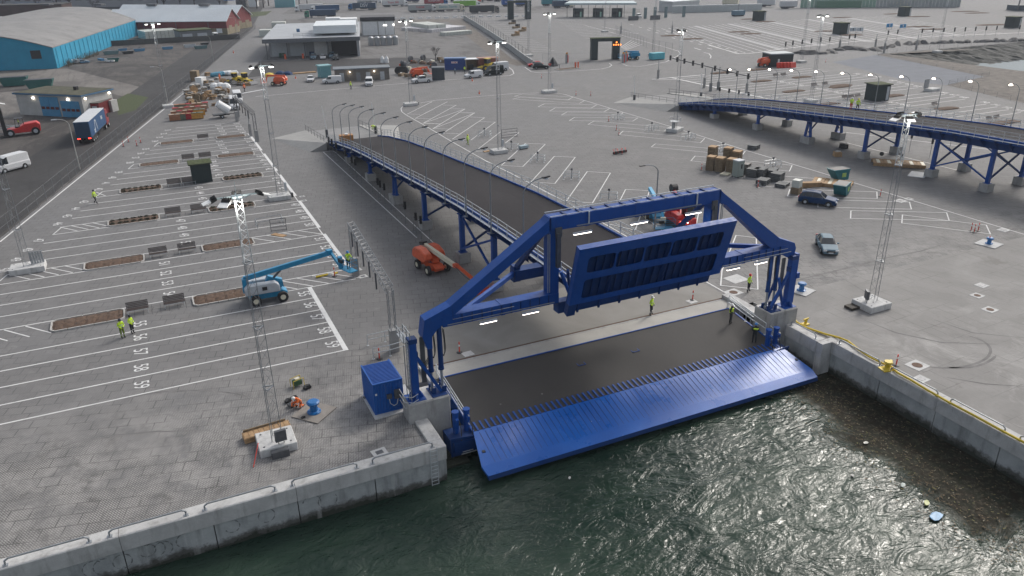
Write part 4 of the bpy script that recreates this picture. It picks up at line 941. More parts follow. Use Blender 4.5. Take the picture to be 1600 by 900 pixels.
BX = [1,1,1,1,0,1,1,0,0,1,1,1,0,1,0,1,1,0]
for i, (x, y) in enumerate(SP):
    signal(('signal post with black box beside the left ramp, %s from the far end' if BX[i] else 'bare post in the row of signals beside the left ramp, %s from the far end') % OR1[i], x, y, 2.35 if BX[i] else 1.7, 'row of signal posts along the left ramp', bool(BX[i]))
FARS = sz(1100,60,6.667,(840,155),(915,140),(1012,128),(1108,118),(1205,105),(1298,98),(1503,70),(1562,62))+sz(1360,0,6.667,(172,425),(270,415),(525,405),(638,398),(750,395),(862,392),(972,388),(1080,382),(1190,378),(1300,372),(1538,365))
for i, (x, y) in enumerate(FARS): signal('dark marker post along the far white edge line, %s from the left' % OR1[i], x, y, 2.4, 'dark marker posts along the far edge line', True, (.36,.3,1.4))
for i, (x, y) in enumerate([(1435,215),(1482,240),(1452,247),(1420,238),(1399,225)]): signal('signal post under the right ramp, %s from the left' % ['fourth','fifth','third','second','first'][(0,4,3,2,1)[i]] if 0 else 'signal post seen beneath the right ramp deck, %s of five' % OR1[i], x, y, 2.6, 'signal posts beneath the right ramp')
for i, (x, y) in enumerate(sz(1040,130,6.154,(512,150),(602,165),(695,180),(787,200))): signal('signal post at the landward end of the right ramp, %s from the left' % OR1[i], x, y, 2.0, 'signals at the end of the right ramp', True, (.3,.3,.9))
sb = thing('overhead_signal_beam', 'overhead beam with black lane signals behind the right ramp foot', 'signal gantry', W(1122,140))
a, c = W(1045.5,123)-W(1122,140), W(1168,158)-W(1122,140); a.z = c.z = 0
b = MB(); b.bar((a.x,a.y,5.2),(c.x,c.y,5.2),.2); b.build('beam', STEEL, sb)
for e in (Vector((0,0,0)), (a+c)/2+c*.2): b = MB(); b.tube((e.x,e.y,0),(e.x,e.y,5.2),.12,6); b.box(e.x,e.y,0,.5,.5,1.9); b.build('beam_post', mat('post_grey', (.2,.21,.22)), sb)
for t in (0,.1,.2,.32,.44,.6,.75,.86,.98): e = a+(c-a)*t; b = MB(); b.box(e.x, e.y, 4.6, .4,.3,1.2); b.build('lane_signal', BLACK, sb)
BARR = [((991,156),'raised white barrier arm left of the right ramp foot'), ((1095,152),'raised white barrier arm behind the right ramp foot'), ((511,212),'raised white barrier arm at the far left of the left ramp'), ((587,206),'raised white barrier arm behind the left ramp')]
for (x, y), l in BARR:
    S = thing('barrier', l, 'barrier', W(x, y, 1.2 if x < 700 else 0.3), 0, 'raised barrier arms at the ramp feet')
    b = MB(); b.bx(-.2,.2,-.2,.2,-.3,1.1); b.build('barrier_cabinet', STEEL, S)
    b = MB(); b.bar((.05,0,.9),(-.35,0,5.2),.1,.14); b.build('barrier_arm', WPAINT, S)
# ================================================================ LANE FURNITURE
def planter(x0, x1, y0, y1, lab, tufts):
    A = thing('planting_bed', lab, 'planting bed', ((x0+x1)/2,(y0+y1)/2,0), 0, 'kerbed planting beds between the lanes')
    hx, hy = (x1-x0)/2, (y1-y0)/2; c = .35
    out = [(-hx+c,-hy),(hx-c,-hy),(hx,-hy+c),(hx,hy-c),(hx-c,hy),(-hx+c,hy),(-hx,hy-c),(-hx,-hy+c)]
    for i in range(8):
        p, q = out[i], out[(i+1)%8]; L = hypot(q[0]-p[0], q[1]-p[1]); n = max(1, round(L/1.0))
        for k in range(n):
            a0 = lerp(p, q, k/n); a1 = lerp(p, q, (k+1)/n-.012); b = MB(); b.bar((a0[0],a0[1],.07),(a1[0],a1[1],.07),.13,.15); b.build('kerb_stone', KERB, A)
    nx, ny = 26, 9; b = MB()
    for j in range(ny+1):
        for i in range(nx+1):
            u, v = i/nx*2-1, j/ny*2-1; z = .06+.13*(1-max(abs(u)**6, abs(v)**3))+rnd.uniform(-.018,.018)
            if not tufts: z -= .07*max(0, cos(i/nx*2*pi*6.5))*(1 if abs(abs(v)-.45) < .3 else 0)
            b.v.append((u*(hx-.1), v*(hy-.1), z))
    for j in range(ny):
        for i in range(nx): a = j*(nx+1)+i; b.f.append((a,a+1,a+nx+2,a+nx+1)); b.m.append(0)
    b.build('soil', SOIL, A)
    if tufts:
        tm = TUFT
        for r in (-.5,.5):
            for k in range(7): obj('shrub', tm[rnd.randrange(3)], A, (-hx+.55+k*(2*hx-1.1)/6+rnd.uniform(-.08,.08), r*hy*1.0, .12), rnd.random()*6)
TUFT = []
for s in range(3):
    b = MB(); r_ = random.Random(s)
    for i in range(46):
        a = r_.random()*6.28; t = r_.random()**.5*.3; h = .36*(1-t*1.6)*r_.uniform(.5,1.1); p = Vector((cos(a)*t, sin(a)*t, .02+h*.5)); d = Vector((r_.uniform(-1,1), r_.uniform(-1,1), r_.uniform(.2,1))).normalized()*.1; e = d.cross(Vector((r_.random(), r_.random(), .2))).normalized()*.045
        b.add([p-d+e, p-d-e, p+d], [(0,1,2)])
    TUFT.append(b.mesh('shrub', mat('dark_shrub_leaves', (.035,.04,.022), .8, 0, .5, 8)))
PLB = [(-11.4,-5.4,0,0),(.65,6.9,0,0),(-9.2,-3.3,1,0),(2.8,8.4,1,0),(-7.0,-1.1,2,1),(4.9,10.7,2,1),(-5.6,-.1+.0,3,1),(9.5-1.2,15-1,3,1),(-2.7,3.1,4,0),(9.1,14.9,4,0),(1.0,6.5,5,0),(10.5,15.5,5,0)]
names = ['nearest','second','third','fourth','fifth','sixth']
for (x0, x1, k, t) in PLB:
    planter(x0, x1, 73.05+15*k, 75.6+15*k, '%s kerbed planting bed in the %s row from the quay, %s' % ('left' if x0 < x1-5 and [p for p in PLB if p[2] == k][0][0] == x0 else 'right', names[k], 'with small dark shrubs' if t else 'bare brown soil'), t)
def bench_mesh():
    fr = MB()
    for x in (-.85,.85):
        fr.path([(x,-.55,0),(x,-.5,.42),(x,.05,.42),(x,.3,.95)], .028, 5); fr.path([(x,.55,0),(x,.1,.42)], .028, 5)
    fr.tube((-.85,-.5,.36),(.85,-.5,.36),.02,5)
    sl = MB().bx(-.95,.95,-.055,.055,-.02,.02).mesh('slat', SLATB); return fr.mesh('bench_frame', GALW), sl
BF, BS = bench_mesh()
def bench(x, y, lab, rz=0):
    B = thing('bench', lab, 'bench', (x, y, 0), rz, 'dark slatted benches between the planting beds')
    obj('bench_frame', BF, B)
    for i in range(4): obj('slat', BS, B, (0,-.48+.15*i,.46))
    for i in range(4): o = obj('slat', BS, B, (0,.07+.06*i,.55+.13*i)); o.rotation_euler = (1.1,0,0)
BE = [(-4.2,0),(-1.0,0),(-1.8,1),(1.2,1),(.6,2),(3.7,2),(2.9-1.3,3),(3.6,3),(4.6,4),(7.2,4),(8.2,5)]
for i, (x, k) in enumerate(BE):
    side = 'left' if i % 2 == 0 else 'right'
    bench(x, 74.35+15*k, '%s dark slatted bench in the %s planting row from the quay' % (side, names[k]))
# loose paving slabs round the benches
for k in range(4):
    m = MB(); x0 = (-5.3,-3.2,-1.0,.0)[k]
    for i in range(8): m.bx(x0+i*.75,x0+i*.75+.04,73.1+15*k,75.5+15*k,.008,.014)
    for j in range(3): m.bx(x0,x0+5.6,73.4+15*k+j*.8,73.43+15*k+j*.8,.0145,.016)
    m.build('slab_joints', mat('dark_joint', (.07,.07,.07), .9), ground)
# ---- kiosks with green roofs
def kiosk(x, y, rz, lab, w_=2.7, d=2.2, h=2.75, cut=True):
    K = thing('waiting_kiosk', lab, 'kiosk', (x, y, 0), rz, 'dark kiosks with green roofs in the lanes')
    b = MB(); b.bx(-w_/2,w_/2 if not cut else w_/2-.85,-d/2,d/2,0,h); 
    if cut: b.bx(w_/2-.12,w_/2,-d/2,d/2,0,h); b.bx(w_/2-.85,w_/2-.12,d/2-.12,d/2,0,h)
    b.build('kiosk_body', DKGRN, K)
    bm_ = MB().bx(-.02,.02,-.012,.012,0,h-.05).mesh('cladding_board', DKGRN)
    for i in range(int(w_/.3)): obj('cladding_board', bm_, K, (-w_/2+.18+i*.3,-d/2-.01,0)) if not cut or -w_/2+.18+i*.3 < w_/2-.85 else None
    b = MB(); b.bx(-w_/2-.3,w_/2+.3,-d/2-.35,d/2+.35,h,h+.14); r = b.build('roof', mat('roof_edge_green', (.05,.06,.04), .7), K)
    b = MB(); nn = 10
    for j in range(nn+1):
        for i in range(nn+1): b.v.append(((i/nn-.5)*(w_+.5),(j/nn-.5)*(d+.6),h+.15+rnd.uniform(0,.06)))
    for j in range(nn):
        for i in range(nn): a = j*(nn+1)+i; b.f.append((a,a+1,a+nn+2,a+nn+1)); b.m.append(0)
    b.build('green_roof', SEDUM, r)
    if cut: b = MB(); b.bx(w_/2-.84,w_/2-.13,-d/2+.05,-d/2+.1,.1,h-.4); b.build('pale_panel', LGREY, K)
kiosk(5.5, 120.0, 0, 'dark kiosk with mossy green roof among the numbered lanes', cut=False)
kk = [((1369,156),'dark kiosk with bright green roof behind the right ramp',1.35,-.15),((1313,53),'dark kiosk in the far lot beside the two small arrow signs',1.6,0),((1412,25),'small dark kiosk far off near the top right',1.6,.1),((1581,43),'dark kiosk far off at the right picture edge',1.6,0),((1185.5,32),'dark kiosk far off near the parked white trailers',1.6,0)]
for (x, y), l, s, r_ in kk: q = W(x, y); kiosk(q.x, q.y, r_, l, 2.7*s, 2.4*s, 2.5*s if s < 1.5 else 4.0)
# ---- soil beds and furniture in the lot behind the right ramp
BED = [(1374,178.5,7,2.4),(1395,150,6.2,2.4),(1478.5,170,6,2.4),(1395-85+4,134,6,2.4),(1240,143,6,2.2),(1250,134+0,0,0),(1312,136,6,2.2),(1253,121,6,2.2),(1190,127,6,2.2),(1294,163,6,2),(1128,114,7,2.2),(1184,109,6,2.2),(1568,192,8,2.4),(1155,50,9,3),(1173,53,8,3),(1050,56,9,3),(1082,61,8,3),(1290,49,9,3),(1330,55,9,3),(1196,34,9,3),(1172,30,9,3),(1316,27.5,9,3),(1435,42,12,3),(1456,46,10,3),(1396,22,10,3),(1436,26,10,3),(1508,18,14,4),(1526,20.5,12,4),(1551,39,14,4)]
BED = [b for b in BED if b[2]]
BN_ = sorted([b for b in BED if b[1] > 100]); BF_ = sorted([b for b in BED if b[1] <= 100])
for i, (x, y, lx, ly) in enumerate(BED):
    q = W(x, y); A = thing('soil_bed', 'low brown soil bed in the right lots, %s of the list from the ramp outwards' % OR1[i] if 0 else ('brown soil bed just behind the right ramp, %s from the left' % OR1[BN_.index(BED[i])] if y > 100 else 'brown soil bed in the far upper lots, %s from the left' % OR1[BF_.index(BED[i])]), 'planting bed', q, .0 if y > 100 else -.33, 'bare soil beds scattered over the right-hand lots')
    b = MB(); n = 12
    for r_, z in ((1,.0),(.9,.16),(.5,.3),(.12,.34)):
        for k in range(n): a = 2*pi*k/n; b.v.append((max(-1,min(1,1.35*cos(a)))*lx/2*r_+rnd.uniform(-.1,.1), max(-1,min(1,1.35*sin(a)))*ly/2*r_, z+rnd.uniform(-.03,.03)*(z > 0)))
    for r_ in range(3):
        for k in range(n): b.f.append((r_*n+k, r_*n+(k+1)%n, (r_+1)*n+(k+1)%n, (r_+1)*n+k)); b.m.append(0)
    b.f.append(tuple(range(3*n,4*n))); b.m.append(0); b.build('soil_mound', SOIL, A)
BN = [(1212,121),(1224,120),(1272,136.5),(1289,134.5),(1330,155),(1340,153.5),(1320,155.5),(1460,167),(1545,190),(1557,188)]
for i, (x, y) in enumerate(BN):
    q = W(x, y); bench(q.x, q.y, 'dark bench beside a soil bed behind the right ramp, %s from the left' % OR1[[1212,1224,1272,1289,1320,1330,1340,1460,1545,1557].index(x)], .1)
BN2 = [(1365,128),(1440,25),(1392,23.5),(1428,24),(1518,18),(1525,18.5)]
# ================================================================ SAFETY POSTS, BOLLARDS, SLABS, RAILS
dm = MB(); dm.tube((0,0,.04),(0,0,1.0),.055,8,.05); dpm = dm.mesh('post', REDP); db = MB(); db.tube((0,0,.6),(0,0,.76),.062,8); dbm = db.mesh('reflective_band', WPAINT); dk = MB(); dk.lathe([(.27,0),(.27,.04),(.12,.09)], 8); dkm = dk.mesh('rubber_foot', BLACK)
DEL = [(718,551,'left of the hinge groove'),(1082,469,'on a slab before the raised flap'),(1400,571,'beside the yellow bollard and hose'),(593,561,'behind the blue container'),(1544,382,'on the blue bollard at the right'),(1375,307,'beside the right outer bay'),(951,190,'in the bays, first of three near the rail frames'),(963,204,'in the bays, middle of three near the rail frames'),(967,211,'in the bays, last of three near the rail frames'),(900,149,'beyond the bay corner, left one'),(923,150,'beyond the bay corner, right one'),(846,122,'in front of the parked dark car'),(1096,266,'beside the pallet stacks'),(1184,293,'beside the dark pipes'),(1517,361,'leftmost of the trio near the right bay end'),(1522,363,'middle of the trio near the right bay end'),(1528,361,'rightmost of the trio near the right bay end'),(193,229,'beside the fence line, nearest'),(201,222,'beside the fence line, second'),(214,228,'beside the fence line, third'),(220,223,'beside the fence line, fourth'),(553.5,408,'with the yellow pipe by the truss foot'),(962,241,'left of the pair in the open bays'),(972,241,'right of the pair in the open bays'),(1290,97.6,'far off by the black markers')]
for x, y, l in DEL:
    z = .0
    if (x, y) == (553.5,408): x, y = 491.8+30, 428; continue
    S = thing('safety_post', 'red safety post with white band ' + l, 'safety post', W(x, y), rnd.random(), 'red safety posts with white bands'); obj('post', dpm, S); obj('reflective_band', dbm, S); obj('rubber_foot', dkm, S)
S = thing('safety_post', 'red and white striped post by the yellow pipe at the truss foot', 'safety post', W(523,432), 0); obj('post', dpm, S); obj('reflective_band', dbm, S); obj('rubber_foot', dkm, S)
def cone(x, y, l):
    S = thing('traffic_cone', l, 'traffic cone', W(x, y)); b = MB(); b.lathe([(.24,.03),(.05,.85)], 10); b.build('cone_body', ORANGE, S); b = MB(); b.bx(-.3,.3,-.3,.3,0,.035); b.build('cone_foot', WPAINT, S); b = MB(); b.lathe([(.165,.35),(.12,.55)],10); b.build('cone_band', WPAINT, S)
cone(749,147,'orange and white cone on the open paving above the bays'); cone(738,127,'orange cone before the dark van'); cone(462,123,'small orange cone near the far orange lift'); cone(365,83,'cone beside the far access road')
def bollard(x, y, m_, lab, plate=None, rz=0, s=1.0, z=0):
    B = thing('mooring_bollard', lab, 'bollard', W(x, y, z), rz)
    b = MB(); b.lathe([(.42*s,.0),(.42*s,.08*s),(.24*s,.14*s),(.22*s,.5*s),(.36*s,.6*s),(.4*s,.72*s),(.3*s,.8*s)], 14); b.build('bollard_body', m_, B, smooth=False)
    b = MB()
    for k in range(6): a = k*pi/3; b.tube((cos(a)*.36*s,sin(a)*.36*s,.05),(cos(a)*.36*s,sin(a)*.36*s,.15*s),.04,6)
    b.build('anchor_bolts', m_, B)
    if plate: b = MB(); b.box(0,.0,-.015,plate,plate,.05); b.build('base_slab', plate_m, B)
BB = mat('bollard_blue', (.01,.13,.36), .4, 0, .1, 3)
plate_m = concrete('brown_slab_concrete', (.2,.18,.16), (.28,.255,.23), (.36,.35,.33), 1.0, streak=False)
bollard(491,644, BB, 'bright blue bollard on a tilted square slab near the crouching worker', 2.3, .72, 1.2, .04)
plate_m = CONCP
bollard(1252,454, BB, 'blue bollard on a pale slab right of the right tower', 2.0, .3, 1.05, .04); bollard(1545,381, BB, 'blue bollard on a concrete patch carrying a red post', 2.2, .2, .95, .04)
yb = thing('mooring_cleat', 'yellow mooring bollard on the coping of the right quay', 'bollard', W(1386,577,.2), -.2)
b = MB(); b.lathe([(.45,0),(.45,.07),(.2,.2),(.2,.45),(.34,.6),(.3,.72)], 10); b.bx(-.55,.4,-.4,.4,0,.08); b.bar((0,0,.55),(.45,.2,.6),.2,.16); b.build('bollard_body', YELL, yb)
y2 = thing('mooring_cleat', 'small yellow mooring hook behind the right lift unit', 'bollard', W(1258,507,0), 0); b = MB(); b.box(0,0,0,.6,.5,.1); b.bar((0,0,.1),(.1,0,.55),.16); b.bar((-.25,0,.5),(.3,0,.55),.12); b.build('hook_body', YELL, y2)
hose = MB(); HP = [(1241,499),(1246,504),(1258,511),(1290,522),(1310,527),(1325,533),(1340,545),(1358,557),(1380,568),(1393,573),(1402,582),(1424,594),(1450,610),(1480,627),(1520,648),(1560,670),(1600,691),(1650,720)]
hose.path([W(x, y, .12 if x < 1300 else .34) for x, y in HP], .09, 8); tag(hose.build('hose', YELL), 'long yellow hose lying along the right quay edge', 'hose')
# slabs and manholes
def manhole(x, y, s, lab, kind=1, rz=0):
    M = thing('manhole', lab, 'manhole', W(x, y, .0), rz); b = MB(); b.box(0,0,.0,s,s*.85,.028); b.build('concrete_frame', CONCP, M)
    b = MB()
    if kind == 1: b.tube((0,0,.028),(0,0,.045),s*.27,14); b.build('iron_lid', RUST, M)
    elif kind == 2: b.box(0,0,.028,s*.5,s*.4,.012); b.build('iron_grate', STEEL, M)
MH = [(1527,462,1.1,1,'rusty-lidded manhole, upper of the two at the right'),(1547,484,1.2,1,'rusty-lidded manhole, lower of the two at the right'),(1433,571,1.5,1,'manhole with brown lid beside the right quay'),(1439,592.5,1.1,2,'small square drain just behind the yellow hose'),(1146,457,1.5,1,'pale manhole slab behind the right pedestal'),(1150,436,2.0,0,'large pale slab inside the white bay outline'),(1534,446,1.1,2,'small framed drain near the right edge'),(593,707,1.0,2,'white framed drain near the end of the left quay'),(558,421.5,.9,2,'white framed drain below the raised lift basket'),(567,432,.9,2,'small framed drain below the truss'),(472,307,.7,2,'small drain beside lane 46, upper one'),(475,313.5,.7,2,'small drain beside lane 46, lower one'),(1407,314,1.4,2,'framed drain at the outer bays'),(1420,311,1.0,2,'second framed drain at the outer bays, right one'),(1568,359.5,1.2,2,'pale drain at the outer line on the right'),(1081,471,.9,0,'square lid on the apron beside a red post'),(731,553,.9,0,'loose plate on the apron beside the left red post')]
for x, y, s, k, l in MH: manhole(x, y, s, l, k, .1)
m = MB(); m.tube(W(1525,360,.02), W(1600,356,.02), .03,5)
# steel guard rails round the truss foot and other hoops
def hoop(name, lab, pts, z0=0.0, h=(.55,1.0), every=1, m_=GALW, grp=None, cat='guard rail'):
    Q = [W(x, y, z0) for x, y in pts]; o = Q[0].copy(); R = thing(name, lab, cat, o, 0, grp); Q = [q-o for q in Q]
    b = MB()
    for z in h:
        for p, q in zip(Q[:-1], Q[1:]): b.tube(p+Vector((0,0,z)), q+Vector((0,0,z)), .035, 5)
    b.build('rail', m_, R)
    b = MB()
    for q in Q: b.tube(q, q+Vector((0,0,h[-1])), .035, 5); b.box(q.x,q.y,0,.18,.18,.02)
    b.build('rail_posts', m_, R)
hoop('guard_rail', 'galvanised guard rail behind the truss foot', [(575,540),(602,534),(636,526)]); hoop('guard_rail', 'galvanised guard rail in front of the truss foot', [(584,561),(610,556),(636,548)])
hoop('guard_rail', 'white guard rail along the right side of the hinge', [(1136,481),(1165,502),(1195,523)], 0.0, (.6,1.1)); m = MB(); m.bx(46.3,47.2,45.8,52.2,-.2,.35); tag(m.build('side_wall', COPE), 'low concrete wall along the right side of the ramp hinge', 'wall')
m = MB(); m.bx(15.9,16.25,46.9,52.2,-.2,.25); tag(m.build('side_wall', COPE), 'low concrete edge along the left side of the ramp hinge', 'wall')
FR = [(797,-0,0)]
def baseframe(px, py, lab, rz=-.65):
    S = thing('steel_hoop_frame', lab, 'steel frame', W(px, py), rz, 'galvanised hoop frames in the bays')
    b = MB()
    for z in (.45,.95): b.path([(-1.1,-.6,z),(1.1,-.6,z),(1.1,.6,z),(-1.1,.6,z)], .035, 5)
    for x, y in ((-1.1,-.6),(0,-.6),(1.1,-.6),(1.1,.6),(0,.6),(-1.1,.6)): b.tube((x,y,0),(x,y,.95),.035,5); b.box(x,y,0,.22,.22,.02)
    b.build('hoop_tubes', GALW, S); b = MB(); b.tube((0,0,0),(0,0,1.4),.035,5); b.box(0,0,1.25,.3,.18,.3); b.build('sensor_post', STEEL, S)
for i, (x, y) in enumerate([(757,213),(799,234),(840,252),(893,279),(951,312),(742,206),(748+49,222)]):
    if i < 5: baseframe(x, y, 'galvanised hoop frame beside the angled bays, %s from the left' % OR1[i])
for i, (x, y) in enumerate([(965,187),(1018,204),(1075,218+0),(1129,237),(1207,261)]): baseframe(x, y, 'galvanised hoop frame in the right-hand bays, %s from the left' % OR1[i], -.0)
for i, (x, y) in enumerate([(790,216),(430,362)]): hoop('fence_panel', 'loose wire fence panel on the %s' % ('bays behind the ramp mast' if i == 0 else 'hatched island by lane 50'), [(x-6,y),(x+18,y-3)], 0, (.1,.5,1.0,1.5), m_=STEEL, cat='fence panel')
hoop('steel_barrier', 'low steel barrier lying across the hatched island by lane 50', [(403,358),(400,352),(440,344),(443,351)], 0, (.3,.8), m_=GALV)
# planks and yellow pipe
def bundle(lab, px, py, L, w_, h, rz, m_, n=4, cat='timber', name='timber_bundle', layers=None, grp=None, z=0):
    T = thing(name, lab, cat, W(px, py, z), rz, grp); layers = layers or max(1, int(h/.09)); pw = w_/n; ph = h/layers
    pm = MB().bx(-L/2,L/2,-pw*.46,pw*.46,0,ph*.9).mesh('plank', m_)
    for j in range(layers):
        for i in range(n): o = obj('plank', pm, T, (rnd.uniform(-.06,.06),-w_/2+pw*(i+.5),j*ph)); o.rotation_euler = (0,0,rnd.uniform(-.01,.01))
    return T
bundle('loose yellow planks on the hatching by lane 50', 436,368,1.8,.7,.1,-.9,WOOD,3)
yp = thing('pipe_piece', 'yellow pipe and mortar heap at the truss foot by lane 54', 'pipe', W(512,431)); b = MB(); b.tube((-1.2,-.05,.12),(.4,.1,.12),.11,8); b.tube((.2,-.1,.12),(1.1,.2,.1),.09,8); b.build('pipe', YELL, yp); b = MB(); b.lathe([(.45,0),(.3,.2),(.1,.3)],9,(.35,0,0)); b.build('mortar_heap', KERB, yp)
cr = thing('timber_crate', 'long slatted timber crate on the quay beside the nearest mast', 'crate', W(418,679), .08)
for j in range(9): b = MB(); b.bx(-1.55+j*.345,-1.55+j*.345+.32,-.42,.42,.42,.45); b.build('top_board', WOOD, cr)
for s in (-1,1):
    for k in range(2): b = MB(); b.bx(-1.6,1.6,s*.45-.02,s*.45+.02,.05+.2*k,.22+.2*k); b.build('side_board', WOOD, cr)
for s in (-1,1): b = MB(); b.bx(s*1.58-.02,s*1.58+.02,-.43,.43,.05,.42); b.build('end_board', WOOD, cr)
b = MB(); b.bx(-1.5,1.4,.4,.48,.45,.6); b.build('loose_batten', WOODD, cr)
b = MB(); b.tube(W(396,730,.03), W(403.5,692,.9), .03, 6); tag(b.build('red_staff', REDP), 'thin red staff leaning on the nearest mast base', 'staff')
# blue container
K = thing('container', 'small blue steel container on a concrete pad left of the left tower', 'container', (13.1+.0, 46.9, 0))
rzk = 0.0
def corrug(b, p, q, z0, z1, n, depth, out):
    "corrugated sheet from p to q, profile pushed along out"
    p, q, out = Vector((*p,0)), Vector((*q,0)), Vector((*out,0)); d = (q-p)/n; pts = []
    for i in range(n):
        pts += [p+d*i, p+d*(i+.2)+out*depth, p+d*(i+.5)+out*depth, p+d*(i+.7)]
    pts.append(q); vs = [v+Vector((0,0,z0)) for v in pts]+[v+Vector((0,0,z1)) for v in pts]; m_ = len(pts)
    b.add(vs, [(i,i+1,m_+i+1,m_+i) for i in range(m_-1)])
KL = bpy.context
CB = bluepaint('container_blue', (.012,.09,.34), .45)
cx0, cx1, cy0, cy1, ch = 10.85-13.1, 13.05-13.1, 47.0-46.9, 50.2-46.9, 2.6
b = MB(); b.bx(cx0-.15,cx1+.05,cy0-.45,cy1,.0,.1); b.build('concrete_pad', CONCP, K)
b = MB(); b.bx(cx0+.05,cx1-.05,cy0+.05,cy1-.05,.15,ch-.06)
corrug(b, (cx0+.1,cy0+.03),(cx1-.1,cy0+.03),.3,ch-.15,9,-.05,(0,1)); corrug(b, (cx0+.03,cy0+.1),(cx0+.03,cy1-.1),.3,ch-.15,12,-.05,(1,0)); b.build('container_walls', CB, K)
b = MB()
for x in (cx0,cx1-.12):
    for y in (cy0,cy1-.12): b.bx(x,x+.12,y,y+.12,.1,ch)
for z in (.1,ch-.13):
    b.bx(cx0+.12,cx1-.12,cy0-.005,cy0+.1,z,z+.13); b.bx(cx0-.005,cx0+.1,cy0+.12,cy1-.12,z,z+.13); b.bx(cx1-.1,cx1+.005,cy0+.12,cy1-.12,z,z+.13)
b.build('container_frame', CB, K)
b = MB(); n = 16
for i in range(n): y = cy0+.1+i*(cy1-cy0-.2)/n; b.bx(cx0+.08,cx1-.08,y,y+.11,ch-.055,ch+.01)
b.build('roof_ribs', BLUE, K)
b = MB(); b.bx(.0-.75,-.3,cy0-.2,cy0-.03,1.15,1.85); o = b.build('junction_box', STEEL, K); b = MB(); b.bx(-1.3,-.95,cy0-.16,cy0-.03,1.25,1.6); b.build('junction_box', STEEL, K)
b = MB(); b.path([(-1.15,cy0-.12,1.25),(-1.1,cy0-.15,.85),(-.85,cy0-.16,.62),(-.62,cy0-.15,.7),(-.5,cy0-.12,1.15)], .03, 6); b.build('cable', GALW, K)
b = MB(); b.bx(cx0+.12,cx0+.26,cy0-.06,cy0-.03,1.7,1.85); b.build('label_plate', WPAINT, K)
ch_ = MB(); 
for k in range(9): a = k*.9; ch_.tube((.25*cos(a),.2*sin(a),.03+.02*k),(.25*cos(a+.9),.2*sin(a+.9),.05+.02*k),.045,6)
tag(ch_.build('cable_coil', BLACK, None, W(573,622)), 'coil of black cable left of the blue container', 'cable')
# tools round the crouching worker
g_ = thing('generator', 'green and black petrol generator in a tube frame near the crouching worker', 'generator', W(465,603), .3)
b = MB(); b.bx(-.3,.3,-.22,.22,.15,.55); b.build('engine_block', mat('tool_green', (.05,.11,.05)), g_); b = MB(); b.bx(-.15,.2,-.15,.15,.56,.68); b.build('tank', CREAM, g_)
b = MB()
for y in (-.28,.28): b.path([(-.45,y,0),(-.42,y,.65),(.42,y,.7),(.45,y,0)], .025, 5)
b.build('tube_frame', YELL, g_)
def blob(name, lab, cat, x, y, s, m_, z=0): 
    T = thing(name, lab, cat, W(x, y, z)); b = MB(); b.box(0,0,.02,s,s*.7,s*.35,.4); b.bar((-s/2,0,s*.35),(s/2,.1,s*.35),.06,.05); b.box(s*.15,0,s*.36,s*.4,s*.3,s*.15); b.build('casing', m_, T); b = MB(); b.path([(-s*.4,-s*.3,s*.35),(-s*.35,-s*.2,s*.75),(s*.35,-s*.2,s*.75),(s*.4,-s*.3,s*.35)],.025,5); b.build('handle', BLACK, T)
blob('tool_case', 'open black tool frame beside the generator', 'tool case', 480,607,.55,BLACK); blob('tool_bag', 'black tool bag left of the crouching worker', 'tool bag', 451,628,.5,BLACK); blob('tool_bag', 'second black tool bag just behind the crouching worker', 'tool bag', 460,623,.42,BLACK); blob('grinder', 'grey cutting machine at the slab edge by the crouching worker', 'machine', 457,634,.6,STEEL); blob('hand_tool', 'small black hand tool below the blue bollard slab', 'tool', 474,654,.3,BLACK)
